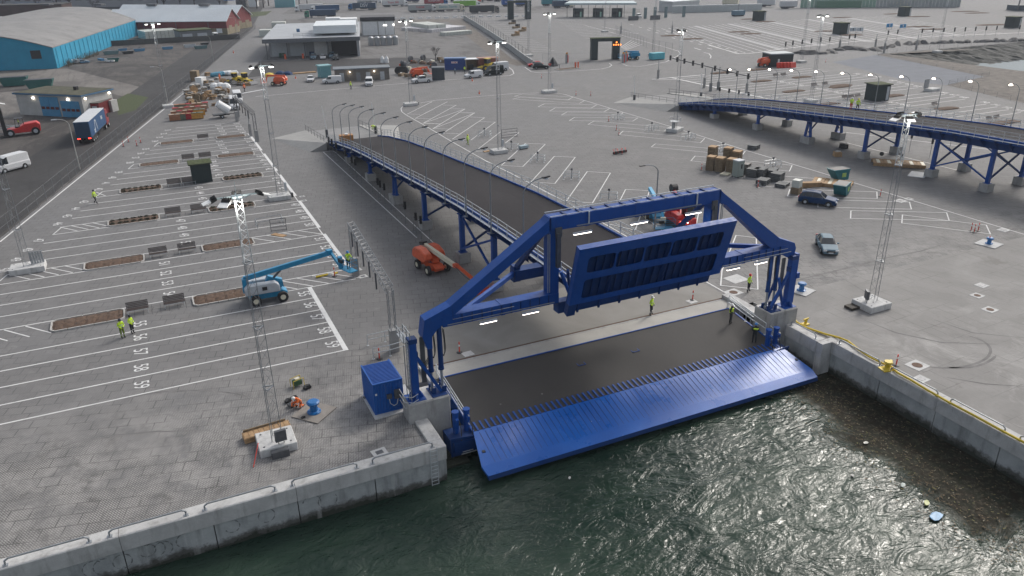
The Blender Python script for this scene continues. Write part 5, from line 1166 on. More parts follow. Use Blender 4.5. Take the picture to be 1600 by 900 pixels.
# ================================================================ PEOPLE
SKIN = mat('skin', (.42,.25,.17), .6); HIV = mat('hi_vis_yellow', (.5,.72,.03), .7, 0, .1, 6); HIO = mat('hi_vis_orange', (.8,.17,.03), .7, 0, .12, 6)
NAVY = mat('dark_work_trousers', (.018,.02,.026), .85, 0, .2, 6); REFL = mat('reflective_tape', (.6,.6,.58), .4); BOOT = mat('work_boots', (.02,.017,.015), .7)
HELW = mat('white_helmet', (.75,.75,.73), .35); HELB = mat('blue_helmet', (.03,.2,.5), .35); HELD = mat('dark_beanie', (.03,.035,.05), .8); HELR = mat('red_helmet', (.6,.04,.03), .35); HELY = mat('yellow_helmet', (.7,.6,.08), .35)
GLOVE = mat('work_glove', (.05,.05,.05), .8)
def pose(kind):
    "joints of a 1.76 m figure facing -Y"
    J = dict(pel=(0,0,.95), sp=(0,0,1.15), ch=(0,0,1.38), nk=(0,0,1.50), hd=(0,-.02,1.63), ht=(0,-.01,1.70),
        sl=(-.19,0,1.43), el=(-.26,.02,1.14), wl=(-.25,-.08,.89), hl=(-.25,-.11,.80), sr=(.19,0,1.43), er=(.26,.02,1.14), wr=(.25,-.08,.89), hr=(.25,-.11,.80),
        pl=(-.10,0,.90), kl=(-.12,-.02,.50), al=(-.12,.03,.10), tl=(-.13,-.14,.05), pr=(.10,0,.90), kr=(.12,-.02,.50), ar=(.12,.03,.10), tr=(.13,-.14,.05))
    if kind == 'front': J.update(wl=(-.10,-.22,1.06), hl=(-.03,-.27,1.05), wr=(.10,-.22,1.08), hr=(.03,-.27,1.07), el=(-.27,-.0,1.16), er=(.27,-.0,1.16))
    if kind == 'wide': J.update(al=(-.2,.02,.10), kl=(-.17,-.03,.5), ar=(.2,.05,.10), kr=(.17,-.01,.5), tl=(-.25,-.13,.05), tr=(.25,-.11,.05), el=(-.33,.03,1.18), wl=(-.2,-.14,1.0), hl=(-.14,-.2,.98), er=(.3,.03,1.15), wr=(.33,-.1,.92), hr=(.34,-.13,.83))
    if kind == 'walk': J.update(kl=(-.1,-.18,.52), al=(-.1,-.22,.12), tl=(-.1,-.38,.1), kr=(.11,.05,.5), ar=(.11,.3,.14), tr=(.11,.18,.05), wl=(-.24,.14,.92), hl=(-.24,.16,.83), wr=(.24,-.2,.96), hr=(.24,-.27,.9))
    if kind == 'reach': J.update(el=(-.24,-.18,1.30), wl=(-.16,-.42,1.42), hl=(-.14,-.5,1.45), er=(.24,-.2,1.24), wr=(.16,-.42,1.2), hr=(.14,-.5,1.2), hd=(0,-.06,1.62), ht=(0,-.06,1.69))
    if kind == 'bend': J.update(sp=(0,-.14,1.08), ch=(0,-.36,1.16), nk=(0,-.46,1.18), hd=(0,-.58,1.14), ht=(0,-.64,1.13), sl=(-.19,-.38,1.18), el=(-.22,-.42,.9), wl=(-.14,-.5,.68), hl=(-.12,-.54,.6), sr=(.19,-.38,1.18), er=(.22,-.42,.9), wr=(.14,-.5,.68), hr=(.12,-.54,.6))
    if kind == 'crouch': J.update(pel=(0,.12,.36), sp=(0,.02,.55), ch=(0,-.16,.74), nk=(0,-.25,.83), hd=(0,-.35,.88), ht=(0,-.41,.92), sl=(-.19,-.17,.76), el=(-.24,-.36,.55), wl=(-.1,-.55,.36), hl=(-.06,-.6,.28), sr=(.19,-.17,.76), er=(.24,-.36,.55), wr=(.1,-.52,.4), hr=(.06,-.58,.32),
        pl=(-.11,.12,.34), kl=(-.19,-.3,.46), al=(-.17,.02,.1), tl=(-.18,-.14,.05), pr=(.11,.12,.34), kr=(.2,-.16,.14), ar=(.16,.2,.12), tr=(.16,.32,.05))
    return J
BONES = [('pel','sp',1,0),('sp','ch',1,0),('ch','nk',1,0),('nk','hd',2,0),('hd','ht',2,0),('ch','sl',1,0),('sl','el',1,0),('el','wl',1,0),('wl','hl',3,0),('ch','sr',1,0),('sr','er',1,0),('er','wr',1,0),('wr','hr',3,0),('pel','pl',0,0),('pl','kl',0,0),('kl','al',0,0),('al','tl',4,0),('pel','pr',0,0),('pr','kr',0,0),('kr','ar',0,0),('ar','tr',4,0)]
RAD = dict(pel=(.17,.125),sp=(.155,.12),ch=(.185,.135),nk=(.065,.065),hd=(.1,.115),ht=(.085,.1),sl=(.085,.085),sr=(.085,.085),el=(.062,.062),er=(.062,.062),wl=(.045,.045),wr=(.045,.045),hl=(.035,.05),hr=(.035,.05),pl=(.105,.11),pr=(.105,.11),kl=(.075,.075),kr=(.075,.075),al=(.06,.06),ar=(.06,.06),tl=(.05,.045),tr=(.05,.045))
FIG = {}
def figure(kind):
    if kind in FIG: return FIG[kind]
    J = pose(kind); K = list(J); me = bpy.data.meshes.new('skeleton'); me.from_pydata([J[k] for k in K], [(K.index(a), K.index(b)) for a, b, *_ in BONES], [])
    o = bpy.data.objects.new('skeleton', me); COL.objects.link(o)
    md = o.modifiers.new('s', 'SKIN'); me.skin_vertices  # layer made by the modifier
    for i, k in enumerate(K): me.skin_vertices[0].data[i].radius = RAD[k]
    me.skin_vertices[0].data[K.index('pel')].use_root = True; md.use_smooth_shade = True
    sb_ = o.modifiers.new('u', 'SUBSURF'); sb_.levels = 2; sb_.render_levels = 2
    dg = bpy.context.evaluated_depsgraph_get(); dg.update(); nm = bpy.data.meshes.new_from_object(o.evaluated_get(dg)); bpy.data.objects.remove(o)
    nm.name = 'body'; V = {k: Vector(v) for k, v in J.items()}
    nm.materials.clear()
    for k in range(5): nm.materials.append(None)
    for p in nm.polygons:
        c = p.center; best = None
        for a, b, mi, _ in BONES:
            A, B = V[a], V[b]; d = B-A; t = max(0, min(1, (c-A).dot(d)/d.length_squared)); r = (c-(A+d*t)).length/(.5*(RAD[a][0]+RAD[b][0]))
            if best is None or r < best[0]: best = (r, mi, a)
        p.material_index = best[1]; p.use_smooth = True
    FIG[kind] = (nm, V); return FIG[kind]
def person(px, py, z, rz, kind, lab, jacket, trou, hel, sc=1.0, tape=True, xy=None, brim=True):
    me, V = figure(kind); loc = W(px, py, z) if xy is None else Vector((*xy, z))
    T = thing('person', lab, 'person', loc, rz); T.scale = (sc, sc, sc)
    me = me.copy(); 
    for i, m_ in enumerate((trou, jacket, SKIN, GLOVE, BOOT)): me.materials[i] = m_
    obj('body', me, T)
    h = V['hd']; up = (V['hd']-V['nk']).normalized() if kind in ('bend','crouch') else Vector((0,0,1))
    q = Vector((0,0,1)).rotation_difference(up)
    b = MB(); b.lathe([(.128,.0),(.13,.05),(.11,.12),(.06,.165),(.01,.175)], 12); 
    if brim: b.ext([(-.09,-.1,.0),(.09,-.1,.0),(.06,-.2,-.01),(-.06,-.2,-.01)], (0,0,1), .018)
    o = b.build('helmet', hel, T, h+up*.035, smooth=False); o.rotation_mode = 'QUATERNION'; o.rotation_quaternion = q
    # face: nose, eyes, mouth
    f = MB(); f.box(0,-.128,-.005,.022,.03,.045); f.box(-.037,-.112,.022,.022,.012,.012); f.box(.037,-.112,.022,.022,.012,.012); f.box(0,-.118,-.035,.045,.012,.01)
    for s in (-1,1): f.box(s*.105,0,-.01,.02,.035,.05)
    o = f.build('face', SKIN, T, h-up*.02); o.rotation_mode = 'QUATERNION'; o.rotation_quaternion = q
    for w_, hn, e, s in (('wl','hl','el',-1),('wr','hr','er',1)):
        A, B = V[w_], V[hn]; d = (B-A).normalized(); sd_ = Vector((0,1,0)) if abs(d.z) > .5 else Vector((1,0,0)); a = d.cross(sd_).normalized(); a2 = a.cross(d)
        g_ = MB()
        for k, L in enumerate((.07,.085,.08,.065)): r0 = B+a2*(k-1.5)*.021; g_.tube(r0, r0+d*L*.55, .011, 5, .010); g_.tube(r0+d*L*.55, r0+d*L*.95+a*s*.02, .010, 5, .007)
        g_.tube(A+d*.03+a2*.03, A+d*.075+a2*.06+a*s*.015, .013, 5, .01); g_.build('fingers', GLOVE, T)
    if tape:
        t = MB()
        for (a, b_, f_, r) in (('pel','sp',.6,.172),('sp','ch',.45,.185),('kl','al',.35,.083),('kr','ar',.35,.083),('el','wl',.1,.068),('er','wr',.1,.068)):
            A, B = V[a], V[b_]; c = A+(B-A)*f_; d = (B-A).normalized()*.028
            if r > .1:
                p = []
                for k in range(12): an = 2*pi*k/12; p.append(c+Vector((cos(an)*r, sin(an)*r*.8, 0)) if kind not in ('bend','crouch') else c+Vector((cos(an)*r,0,0))+d.normalized().cross(Vector((1,0,0)))*sin(an)*r*.8)
                t.add([v-d for v in p]+[v+d for v in p], [(k,(k+1)%12,12+(k+1)%12,12+k) for k in range(12)])
            else: t.tube(c-d, c+d, r, 8)
        t.build('reflective_tape', REFL, T)
    return T
person(193,528,0,.5,'front','worker in yellow jacket and yellow-black trousers, left of the pair by bay 56',HIV,mat('yellow_black_trousers', (.12,.17,.02), .8, 0, .8, 5),HELD,1.03)
person(208,521,0,.9,'front','worker in yellow jacket and dark trousers, right of the pair by bay 56',HIV,NAVY,HELD,1.0)
person(150,318,0,.9,'walk','worker in yellow jacket standing by lane number 43',HIV,NAVY,HELD,1.06)
person(1017,492,0,.6,'wide','worker in yellow jacket and white helmet standing below the raised flap',HIV,NAVY,HELW,1.06)
person(1169,456,0,.4,'wide','worker in yellow jacket and red helmet on the slab behind the right tower',HIV,NAVY,HELR,1.05)
def vest(T, V):
    b = MB(); b.tube(V['sp']-Vector((0,0,.12)), V['ch']+Vector((0,0,.02)), .18, 10, .19); b.build('vest', HIV, T)
t_ = person(1141,505,-.28,.5,'front','man in dark clothes with a yellow vest at the far right of the deck',NAVY,NAVY,HELW,1.06,False); vest(t_, pose('front') and {k: Vector(v) for k, v in pose('front').items()})
t_ = person(1178,536,-.75,2.6,'front','man in dark overalls with a yellow chest band and blue helmet on the deck',NAVY,NAVY,HELB,1.06,False)
b = MB(); b.tube((0,0,1.3),(0,0,1.4),.235,12); b.build('chest_band', HIV, t_)
person(468,636,0,-1.0,'crouch','worker in orange crouching beside the blue bollard slab',HIO,HIO,HELW,1.08)
person(731,227,0,.6,'walk','worker in yellow walking in the angled bays behind the ramp',HIV,mat('hi_vis_trousers', (.25,.36,.03), .8, 0, .5, 5),HELY,1.05)
person(548.5,140,0,.7,'walk','worker in yellow walking in front of the grey shed',HIV,NAVY,HELY,1.1)
person(587,207,1.3,-1.4,'bend','worker in yellow bending over at the far end of the left ramp',HIV,NAVY,HELY,1.1)
person(726,115,0,.5,'front','worker in yellow in front of the blue shed',HIV,NAVY,HELD,1.15)
person(711,116,0,.5,'front','worker in blue in front of the blue shed',mat('blue_jacket', (.1,.2,.3)),NAVY,HELD,1.0)
person(382.5,143.5,0,.5,'walk','worker in orange jacket beside the timber piles, right one',HIO,NAVY,HELR,1.1)
person(344,127,0,.5,'front','worker in orange among the material piles, farther one',HIO,HIO,HELR,1.1)
person(1444,200,6.6,-.3,'front','worker with yellow jacket and red trousers on the right ramp',HIV,mat('red_trousers', (.5,.05,.03)),HELW,1.08,xy=(101.9,89.6))
person(1453,201,6.6,-.3,'wide','worker with yellow jacket and dark trousers on the right ramp',HIV,NAVY,HELY,1.08,xy=(102.0,88.4))
# ================================================================ BOOM LIFTS
def wheel(par, x, y, r, w_, rimm=LGREY, ax='y'):
    o = obj('wheel', None, par, (x, y, r)); o.empty_display_size = .1
    b = MB(); d = Vector((0,w_/2,0)) if ax == 'y' else Vector((w_/2,0,0)); b.tube(-d, d, r, 16); b.build('tyre', RUBBER, o)
    b = MB(); b.tube(-d*1.08, d*1.08, r*.52, 12); b.build('rim', rimm, o)
def basket(par, o, rz, m_, L=1.9, D=.85):
    B = obj('basket', None, par, o, rz); b = MB(); b.bx(-L/2,L/2,-D/2,D/2,0,.08); b.build('platform_floor', m_, B)
    b = MB()
    for z in (.55,1.1): b.path([(-L/2,-D/2,z),(L/2,-D/2,z),(L/2,D/2,z),(-L/2,D/2,z),(-L/2,-D/2,z)], .025, 5)
    for x in (-L/2,0,L/2):
        for y in (-D/2,D/2): b.tube((x,y,0),(x,y,1.1),.022,5)
    b.build('guard_tubes', m_, B); b = MB(); b.box(-L*.2,-D/2,.75,.6,.3,.35); b.build('control_box', BLACK, B); return B
def lift_chassis(T, m_, wr=.45, L=2.4, Wd=2.1):
    for x in (-L/2,L/2):
        for y in (-Wd/2,Wd/2): wheel(T, x, y, wr, .34, CREAM)
    b = MB(); b.ext([(-L/2-.45,-.55,.35),(L/2+.45,-.55,.35),(L/2+.6,-.55,.7),(L/2+.1,-.55,1.0),(-L/2-.1,-.55,1.0),(-L/2-.6,-.55,.7)], (0,1,0), 1.1)
    for x in (-L/2,L/2): b.bx(x-.15,x+.15,-Wd/2+.1,Wd/2-.1,wr-.1,wr+.12)
    b.build('chassis', m_, T, bevel=.05); b = MB(); b.tube((0,0,1.0),(0,0,1.15),.6,14); b.build('slew_ring', STEEL, T)
# blue lift with raised basket
bl = thing('boom_lift', 'blue boom lift with grey engine covers reaching a worker up to the truss', 'boom lift', (7.3,71.7,0), radians(-1))
lift_chassis(bl, LBLUE, .5, 2.5, 2.3)
def cover(b, x0, x1, y0, y1, z0, z1, r=.35):
    b.ext([(x0,y0,z0),(x1,y0,z0),(x1,y0,z1-r),(x1-r,y0,z1),(x0+r,y0,z1),(x0,y0,z1-r)], (0,1,0), y1-y0)
b = MB(); cover(b,-2.1,1.1,-1.15,-.35,1.1,2.05); b.build('engine_cover', LGREY, bl, bevel=.06); b = MB(); cover(b,-2.0,.9,.35,1.15,1.1,2.0); b.build('engine_cover', LGREY, bl, bevel=.06)
b = MB(); b.box(-.3,-1.17,1.45,.45,.06,.35); b.build('cover_vent', BLACK, bl)
b = MB(); cover(b,-2.2,1.4,-.33,.33,1.15,1.6,.1); b.box(-1.9,0,1.6,.5,.6,.9); b.ext([(-.2,-.28,1.6),(1.55,-.28,1.2),(1.5,-.28,1.9),(.2,-.28,2.5)], (0,1,0), .56); b.build('turret', LBLUE, bl)
p0, p1 = Vector((-1.95,0,2.5)), Vector((6.0,-1.6,4.35)); b = MB(); b.bar(p0, p1, .34,.44); b.build('boom', LBLUE, bl)
p2 = p0+(p1-p0)*.62; b = MB(); b.bar(p2, p1+(p1-p0)*.03, .28,.36); b.bar(p0+Vector((1.2,-.24,.0)), p2+Vector((1.2,-.22,.05)), .1,.1); b.build('telescopic_section', LGREY, bl)
b = MB(); b.tube((.5,0,1.9), p0+(p1-p0)*.42-Vector((0,0,.25)), .11,8); b.build('lift_cylinder', STEEL, bl)
p3 = Vector((6.35,-3.0,3.35)); p1b = p1+Vector((.15,-.05,-.05)); b = MB(); b.box(p1.x,p1.y,p1.z-.2,.5,.5,.5,.3); b.bar(p1b, Vector((6.6,-3.3,3.5)), .22,.3); b.build('jib', LBLUE, bl)
bk_ = basket(bl, (7.15,-4.1,3.3), -1.2, LBLUE); b = MB(); b.box(6.6,-3.5,3.3,.35,.45,1.2); b.build('basket_mount', LBLUE, bl)
wp = person(0,0,3.38,-1.2+pi/2,'reach','worker in yellow jacket and blue helmet in the raised basket of the blue lift',HIV,NAVY,HELB,1.0,xy=(14.45,67.5))
for v in ('a',): pass
# orange-red lift
ol = thing('boom_lift', 'orange boom lift with cream boom parked under the gantry diagonal', 'boom lift', (24.1,71.6,0), radians(-82))
lift_chassis(ol, ORANGE, .5, 2.3, 2.2)
for s in (-1,1):
    b = MB(); y0 = s*1.2 if s < 0 else .35; pts = [(-2.3,y0,1.3),(-2.1,y0,1.05),(.3,y0,1.05),(.9,y0,1.6),(.6,y0,2.1),(-.4,y0,2.45),(-1.6,y0,2.35),(-2.2,y0,1.9)]; b.ext(pts, (0,1,0), .85); b.build('engine_cover', ORANGE, ol, bevel=.1)
b = MB(); b.bx(-2.0,1.0,-.33,.33,1.1,1.5); b.build('turret', ORANGE, ol)
b = MB(); b.bar((-1.9,0,2.35),(4.6,.1,2.0),.34,.42); b.build('boom', CREAM, ol); b = MB(); b.bar((-2.3,0,2.3),(-1.4,0,2.55),.5,.35); b.build('boom_pivot', BLACK, ol)
b = MB(); b.bar((4.6,.1,2.0),(5.3,.1,2.1),.36,.4); b.bar((5.2,.1,2.15),(8.2,.5,1.35),.22,.28); b.build('jib', ORANGE, ol); b = MB(); b.path([(5.0,-.12,2.1),(6.6,.1,1.5),(8.0,.3,1.2)],.035,5); b.build('hose', BLACK, ol)
bs = basket(ol, (9.0,.7,.55), pi/2, mat('orange_red_tubes', (.6,.06,.03), .5)); b = MB(); b.box(8.3,.4,.8,.5,.5,.75); b.build('motor_box', BLACK, ol); b = MB(); b.box(8.6,.4,.9,.3,.35,.3); b.build('yellow_valve', YELL, ol)
# blue lift and red drilling rig behind the top beam
b2 = thing('boom_lift', 'pale blue boom lift seen behind the top beam of the gantry', 'boom lift', (54.4,75.2,0), radians(-110)); lift_chassis(b2, LBLUE, .48, 2.4, 2.2)
for s in (-1,1): b = MB(); cover(b,-2.0,.9,min(s*.4,s*1.2),max(s*.4,s*1.2),1.1,2.2); b.build('engine_cover', LGREY, b2, bevel=.08)
b = MB(); b.bar((-2.2,0,3.1),(3.6,0,2.2),.4,.45); b.bar((3.5,0,2.2),(4.4,0,1.2),.3); b.build('boom', mat('sky_blue_boom', (.06,.36,.6), .4), b2); basket(b2, (5.0,0,.35), pi/2, LBLUE, 2.4,.95); b = MB(); b.box(4.4,0,.9,.4,.6,.6); b.build('valve_cover', CREAM, b2)
rr = thing('drill_rig', 'red tracked machine with a black cab behind the gantry', 'construction machine', (54.6+.6,70.6,0), radians(-100))
RM = mat('machine_red', (.55,.03,.03), .4, 0, .15, 3)
for s in (-1,1): b = MB(); b.ext([(-1.8,s*1.1-.25,.0),(1.8,s*1.1-.25,.0),(2.1,s*1.1-.25,.4),(1.8,s*1.1-.25,.8),(-1.8,s*1.1-.25,.8),(-2.1,s*1.1-.25,.4)], (0,1,0), .5); b.build('crawler_track', BLACK, rr)
b = MB(); b.bx(-2.0,1.6,-1.2,1.2,.8,1.5); b.bx(-2.1,-.6,-1.25,.1,1.5,2.3); b.bx(-.5,1.3,-1.2,-.4,1.5,2.0); b.build('machine_body', RM, rr, bevel=.06)
b = MB(); b.bx(-.4,1.1,.15,1.2,1.5,3.1); b.build('cab', GLASS, rr); b = MB(); b.bx(-.45,1.15,.1,1.25,3.1,3.25); b.build('cab_roof', RM, rr)
b = MB(); b.bar((-1.2,-.3,2.2),(-2.0,-.2,4.0),.4,.4); b.bar((-2.0,-.2,4.0),(.8,-.5,3.3),.3,.3); b.build('mast_arm', RM, rr); b = MB(); b.tube((-2.4,-.4,4.2),(-2.4,.3,4.2),.55,10); b.build('cable_drum', BLACK, rr)
b = MB(); b.bx(1.62,1.7,-.9,-.6,1.1,1.35); b.bx(1.62,1.7,-.3,0,1.1,1.35); b.build('work_lamp', LAMPS, rr)
def small_lift(px, py, rz, m_, lab, up=0):
    T = thing('boom_lift', lab, 'boom lift', W(px, py), rz); lift_chassis(T, m_, .5, 2.4, 2.1)
    for s in (-1,1): b = MB(); cover(b,-2.0,.9,min(s*.3,s*1.15),max(s*.3,s*1.15),1.1,2.2,.5); b.build('engine_cover', m_, T)
    b = MB(); b.bar((-1.9,0,2.3),(2.8,0,2.4),.35,.4); b.bar((2.7,0,2.4),(3.4,0,1.0),.25); b.build('boom', m_, T); basket(T, (3.9,0,.6), pi/2, m_, 2.0,.9)
small_lift(436,133,2.6,ORANGE,'orange boom lift parked at the left of the grey shed'); small_lift(652+2,121,.2,ORANGE,'orange lift standing behind the white pickup'); small_lift(988,93,2.9,LBLUE,'blue boom lift beside the dark height gate'); small_lift(1195,104,.1,ORANGE,'orange machine beside the dark container')
# ================================================================ CARS, VANS
def carmesh(st, W2, glassrows):
    """loft; st: list of (x, zbelt, zroof, halfwidth factor). rows: sill, belly, belt, roof edge, roof"""
    vs = []; 
    for (x, zb, zr, k, kr) in st:
        w_ = W2*k; r = W2*kr
        vs += [(x,-w_*.9,.28),(x,-w_,.5),(x,-w_*.99,zb*.9),(x,-w_*.93,zb),(x,-r,zr-.06*(zr > zb+.1)),(x,-r*.8,zr),(x,r*.8,zr),(x,r,zr-.06*(zr > zb+.1)),(x,w_*.93,zb),(x,w_*.99,zb*.9),(x,w_,.5),(x,w_*.9,.28)]
    return vs
def car(lab, loc, rz, paint, kind='suv', name='parked_car', cat='car', glassm=GLASS, deco=None, grp=None):
    T = thing(name, lab, cat, loc, rz, grp)
    D = {'suv': (4.7,.94,[(2.35,.62,.63,.80,.6),(2.2,.86,.87,.94,.8),(1.25,1.02,1.03,.98,.84),(.95,1.04,1.08,1,.8),(.25,1.06,1.62,1,.68),(-.6,1.07,1.70,1,.68),(-1.5,1.08,1.66,.99,.66),(-2.0,1.08,1.5,.97,.62),(-2.3,1.0,1.02,.93,.78),(-2.35,.6,.61,.86,.7)],1.42,.36),
         'hatch': (4.5,.9,[(2.25,.55,.56,.78,.6),(2.1,.74,.75,.92,.78),(1.15,.88,.9,.98,.84),(.9,.9,.93,1,.8),(.1,.92,1.38,1,.66),(-.7,.93,1.45,1,.66),(-1.4,.94,1.38,.98,.62),(-2.0,.95,1.08,.95,.66),(-2.2,.9,.92,.9,.72),(-2.25,.5,.51,.84,.7)],1.33,.33),
         'van': (4.9,.93,[(2.45,.62,.63,.8,.6),(2.3,.9,.91,.94,.8),(1.6,1.05,1.07,.98,.84),(1.35,1.08,1.12,1,.8),(.85,1.12,1.78,1,.82),(.2,1.12,1.86,1,.84),(-1.2,1.12,1.88,1,.84),(-2.2,1.12,1.86,1,.84),(-2.4,1.1,1.76,.98,.8),(-2.45,.5,.51,.92,.8)],1.42,.34),
         'bigvan': (5.6,1.0,[(2.8,.7,.71,.8,.6),(2.65,1.0,1.01,.94,.8),(2.1,1.2,1.22,.98,.84),(1.9,1.25,1.28,1,.8),(1.35,1.3,2.25,1,.82),(.8,1.3,2.45,1,.86),(-1.2,1.3,2.5,1,.86),(-2.6,1.3,2.48,1,.86),(-2.75,1.25,2.38,.98,.84),(-2.8,.5,.51,.94,.8)],1.7,.38),
         'pickup': (5.2,.95,[(2.6,.65,.66,.82,.6),(2.45,.95,.96,.95,.82),(1.5,1.08,1.1,.98,.84),(1.2,1.1,1.14,1,.8),(.55,1.12,1.72,1,.68),(-.2,1.12,1.8,1,.68),(-.75,1.12,1.74,1,.66),(-.95,1.12,1.13,1,.9),(-2.5,1.1,1.11,.98,.9),(-2.6,.6,.61,.94,.85)],1.6,.38)}[kind]
    L, W2, st, wb, wr = D; vs = carmesh(st, W2, None); n = 12; b = MB(); fs = []; mi = []
    for i in range(len(st)-1):
        a, c = st[i], st[i+1]; green = (a[2] > a[1]+.2 or c[2] > c[1]+.2)
        for k in range(n):
            k2 = (k+1) % n; fs.append((i*n+k,i*n+k2,(i+1)*n+k2,(i+1)*n+k)); g_ = 0
            if green and k in (3,7):
                g_ = 1
                if kind in ('van','bigvan') and i > 4: g_ = 0
            if green and k in (4,5,6) and (a[2] <= a[1]+.2 or (c[2] <= c[1]+.2 and kind not in ('van','bigvan'))) : g_ = 1
            if i == 3 and k in (4,5,6): g_ = 1
            if kind not in ('van','bigvan','pickup') and i == 7 and k in (4,5,6): g_ = 1
            mi.append(g_)
    b.v = vs; b.f = fs; b.m = mi; nn = len(st); b.f += [tuple(range(n)), tuple(range((nn-1)*n, nn*n))]; b.m += [0,0]
    body = b.build('body', [paint, glassm], T, smooth=False)
    # pillars
    p = MB()
    for s in (-1,1):
        for i in (5,6): x, zb, zr, k, kr = st[i]; 
        if kind in ('suv','hatch'):
            for i in (5,6,7): x, zb, zr, k, kr = st[i]; p.bar((x,s*W2*k*.935,zb),(x-.02,s*W2*kr*1.01,zr-.05),.07,.03,up=(1,0,0))
    if p.v: p.build('window_pillar', paint, T)
    for x in (-wb,wb):
        for s in (-1,1): wheel(T, x, s*(W2-.1), wr, .22, LGREY)
    a = MB()
    for x in (-wb,wb):
        for s in (-1,1): a = MB(); a.tube((x,s*(W2*1.003),wr),(x,s*(W2-.18),wr),wr*1.17,16); a.build('wheel_arch', BLACK, T)
    h = MB(); h.box(L/2-.1,-W2*.68,st[0][1]+.0,.2,.36,.16); h.box(L/2-.1,W2*.68,st[0][1]+.0,.2,.36,.16); h.build('headlight', mat('headlight_glass', (.6,.62,.65), .15), T)
    h = MB(); h.box(-L/2+.06,-W2*.78,.8,.16,.24,.22); h.box(-L/2+.06,W2*.78,.8,.16,.24,.22); h.build('tail_light', mat('tail_light_red', (.35,.01,.01), .3), T)
    h = MB(); h.box(L/2-.04,0,.42,.12,W2*1.0,.2); h.build('grille', BLACK, T); h = MB(); h.box(L/2+.02,0,.36,.03,.5,.11); h.box(-L/2-.01,0,.62,.03,.5,.11); h.build('number_plate', WPAINT, T)
    h = MB(); x, zb = st[3][0]-.35, st[4][1]
    for s in (-1,1): h.box(x,s*(W2+.1),zb-.02,.14,.2,.14)
    h.build('wing_mirror', paint, T)
    if kind == 'pickup': h = MB(); h.bx(-2.45,-1.0,-W2*.82,W2*.82,1.115,1.13); h.build('load_bed', BLACK, T)
    if kind == 'suv': 
        h = MB()
        for s in (-1,1): h.bar((-1.6,s*W2*.62,1.74),(.1,s*W2*.62,1.73),.04,.04)
        h.build('roof_rail', GALV, T)
    if deco: deco(T)
    return T
def paintm(n, c, r=.4): 
    m_ = mat(n, c, .5, .0, .06, 2, spec=.14); return m_
PB, PG, PWH, PBK, PR = paintm('car_blue', (.015,.045,.12)), paintm('car_steel_blue', (.13,.2,.25)), mat('van_white', (.62,.63,.64), .35, 0, .04, 1), paintm('car_black', (.02,.025,.024)), paintm('car_red', (.45,.02,.02))
a, c = W(1262,319), W(1300,324)
car('dark blue estate car parked beside the blue tipping skip', (76.4,70.0,0), atan2(c.y-a.y, c.x-a.x)+.0, PB, 'suv')
car('grey-blue hatchback facing the camera on the open quay', (64.9,57.3,0), atan2(-4.0,-3.1)+.05, PG, 'hatch')
def vp(px, py, qx, qy): a, c = W(px, py), W(qx, qy); return atan2(c.y-a.y, c.x-a.x)
def put(kind, px, py, hx, hy, paint, lab, name='parked_van', cat='van', deco=None):
    "px,py: ground point under the middle; hx,hy: a pixel towards which the nose points"
    q = W(px, py); return car(lab, q, vp(px, py, hx, hy), paint, kind, name, cat, deco=deco)
def swoosh(T): b = MB(); [b.bx(-1.6+k*.35,-1.45+k*.35,-.95,-.925,.6,1.5) for k in range(2)]; b.build('side_stripe', PB, T)
put('van',519,130,500,131,PWH,'white van with dark stripe in front of the pale blue shed',deco=swoosh); put('hatch',485.5,127,484,132,PWH,'white car facing the camera left of the pale blue shed','parked_car','car'); put('van',577,133,576,140,PWH,'white van in front of the grey shed doors')
put('pickup',659,129,640,130.5,PWH,'white pickup truck beside the dark grey cube shed','parked_pickup','pickup'); put('van',740,121.5,724,123,PWH,'small white van left of the black van'); put('bigvan',771,117,752,119,PBK,'black van parked in front of the loader'); put('bigvan',779,111,757,113,PWH,'white van half hidden behind the black van')
put('suv',845,107.5,862,107,PBK,'dark car parked beyond the wall end','parked_car','car'); put('hatch',836,104,818,105,PR,'red car half hidden behind the dark one','parked_car','car')
for (px, py, pt_, l) in ((490,92,PG,'green-grey car parked under the depot canopy'),(505,92,PWH,'white car parked under the depot canopy'),(525,93,PBK,'black car parked under the depot canopy'),(519,90,PG,'pale car behind the black one at the depot')): put('suv' if pt_ != PWH else 'hatch', px, py, px-.5, py+4, pt_, l, 'parked_car', 'car')
put('bigvan',367,169,371,180,PWH,'white van with raised hatch nose towards the camera'); put('bigvan',372,160,376,171,PWH,'second white van just behind the first, by the truss'); put('bigvan',338,61,342,63,PWH,'white car beside the moss-roofed grey shed'); put('van',998,27.5,1003,29,PWH,'white car just right of the toll canopy','parked_car','car')
put('van',905,26,898,25.5,PWH,'car with headlights on under the toll canopy','parked_car','car')
def bluelogo(T):
    b = MB()
    for k in range(4): b.ext([(-.9+.12*k,-1.01,1.75),(-.75+.14*k,-1.01,2.15),(-.7+.14*k,-1.01,2.12),(-.84+.12*k,-1.01,1.7)],(0,1,0),.02)
    b.bx(-.2,1.2,-1.01,-.99,1.72,1.82); b.build('blue_logo', PB, T)
q = W(18,266); car('large white van with small blue logo at the left picture edge', q, vp(18,266,-20,276), PWH, 'bigvan', 'parked_van', 'van', deco=bluelogo)
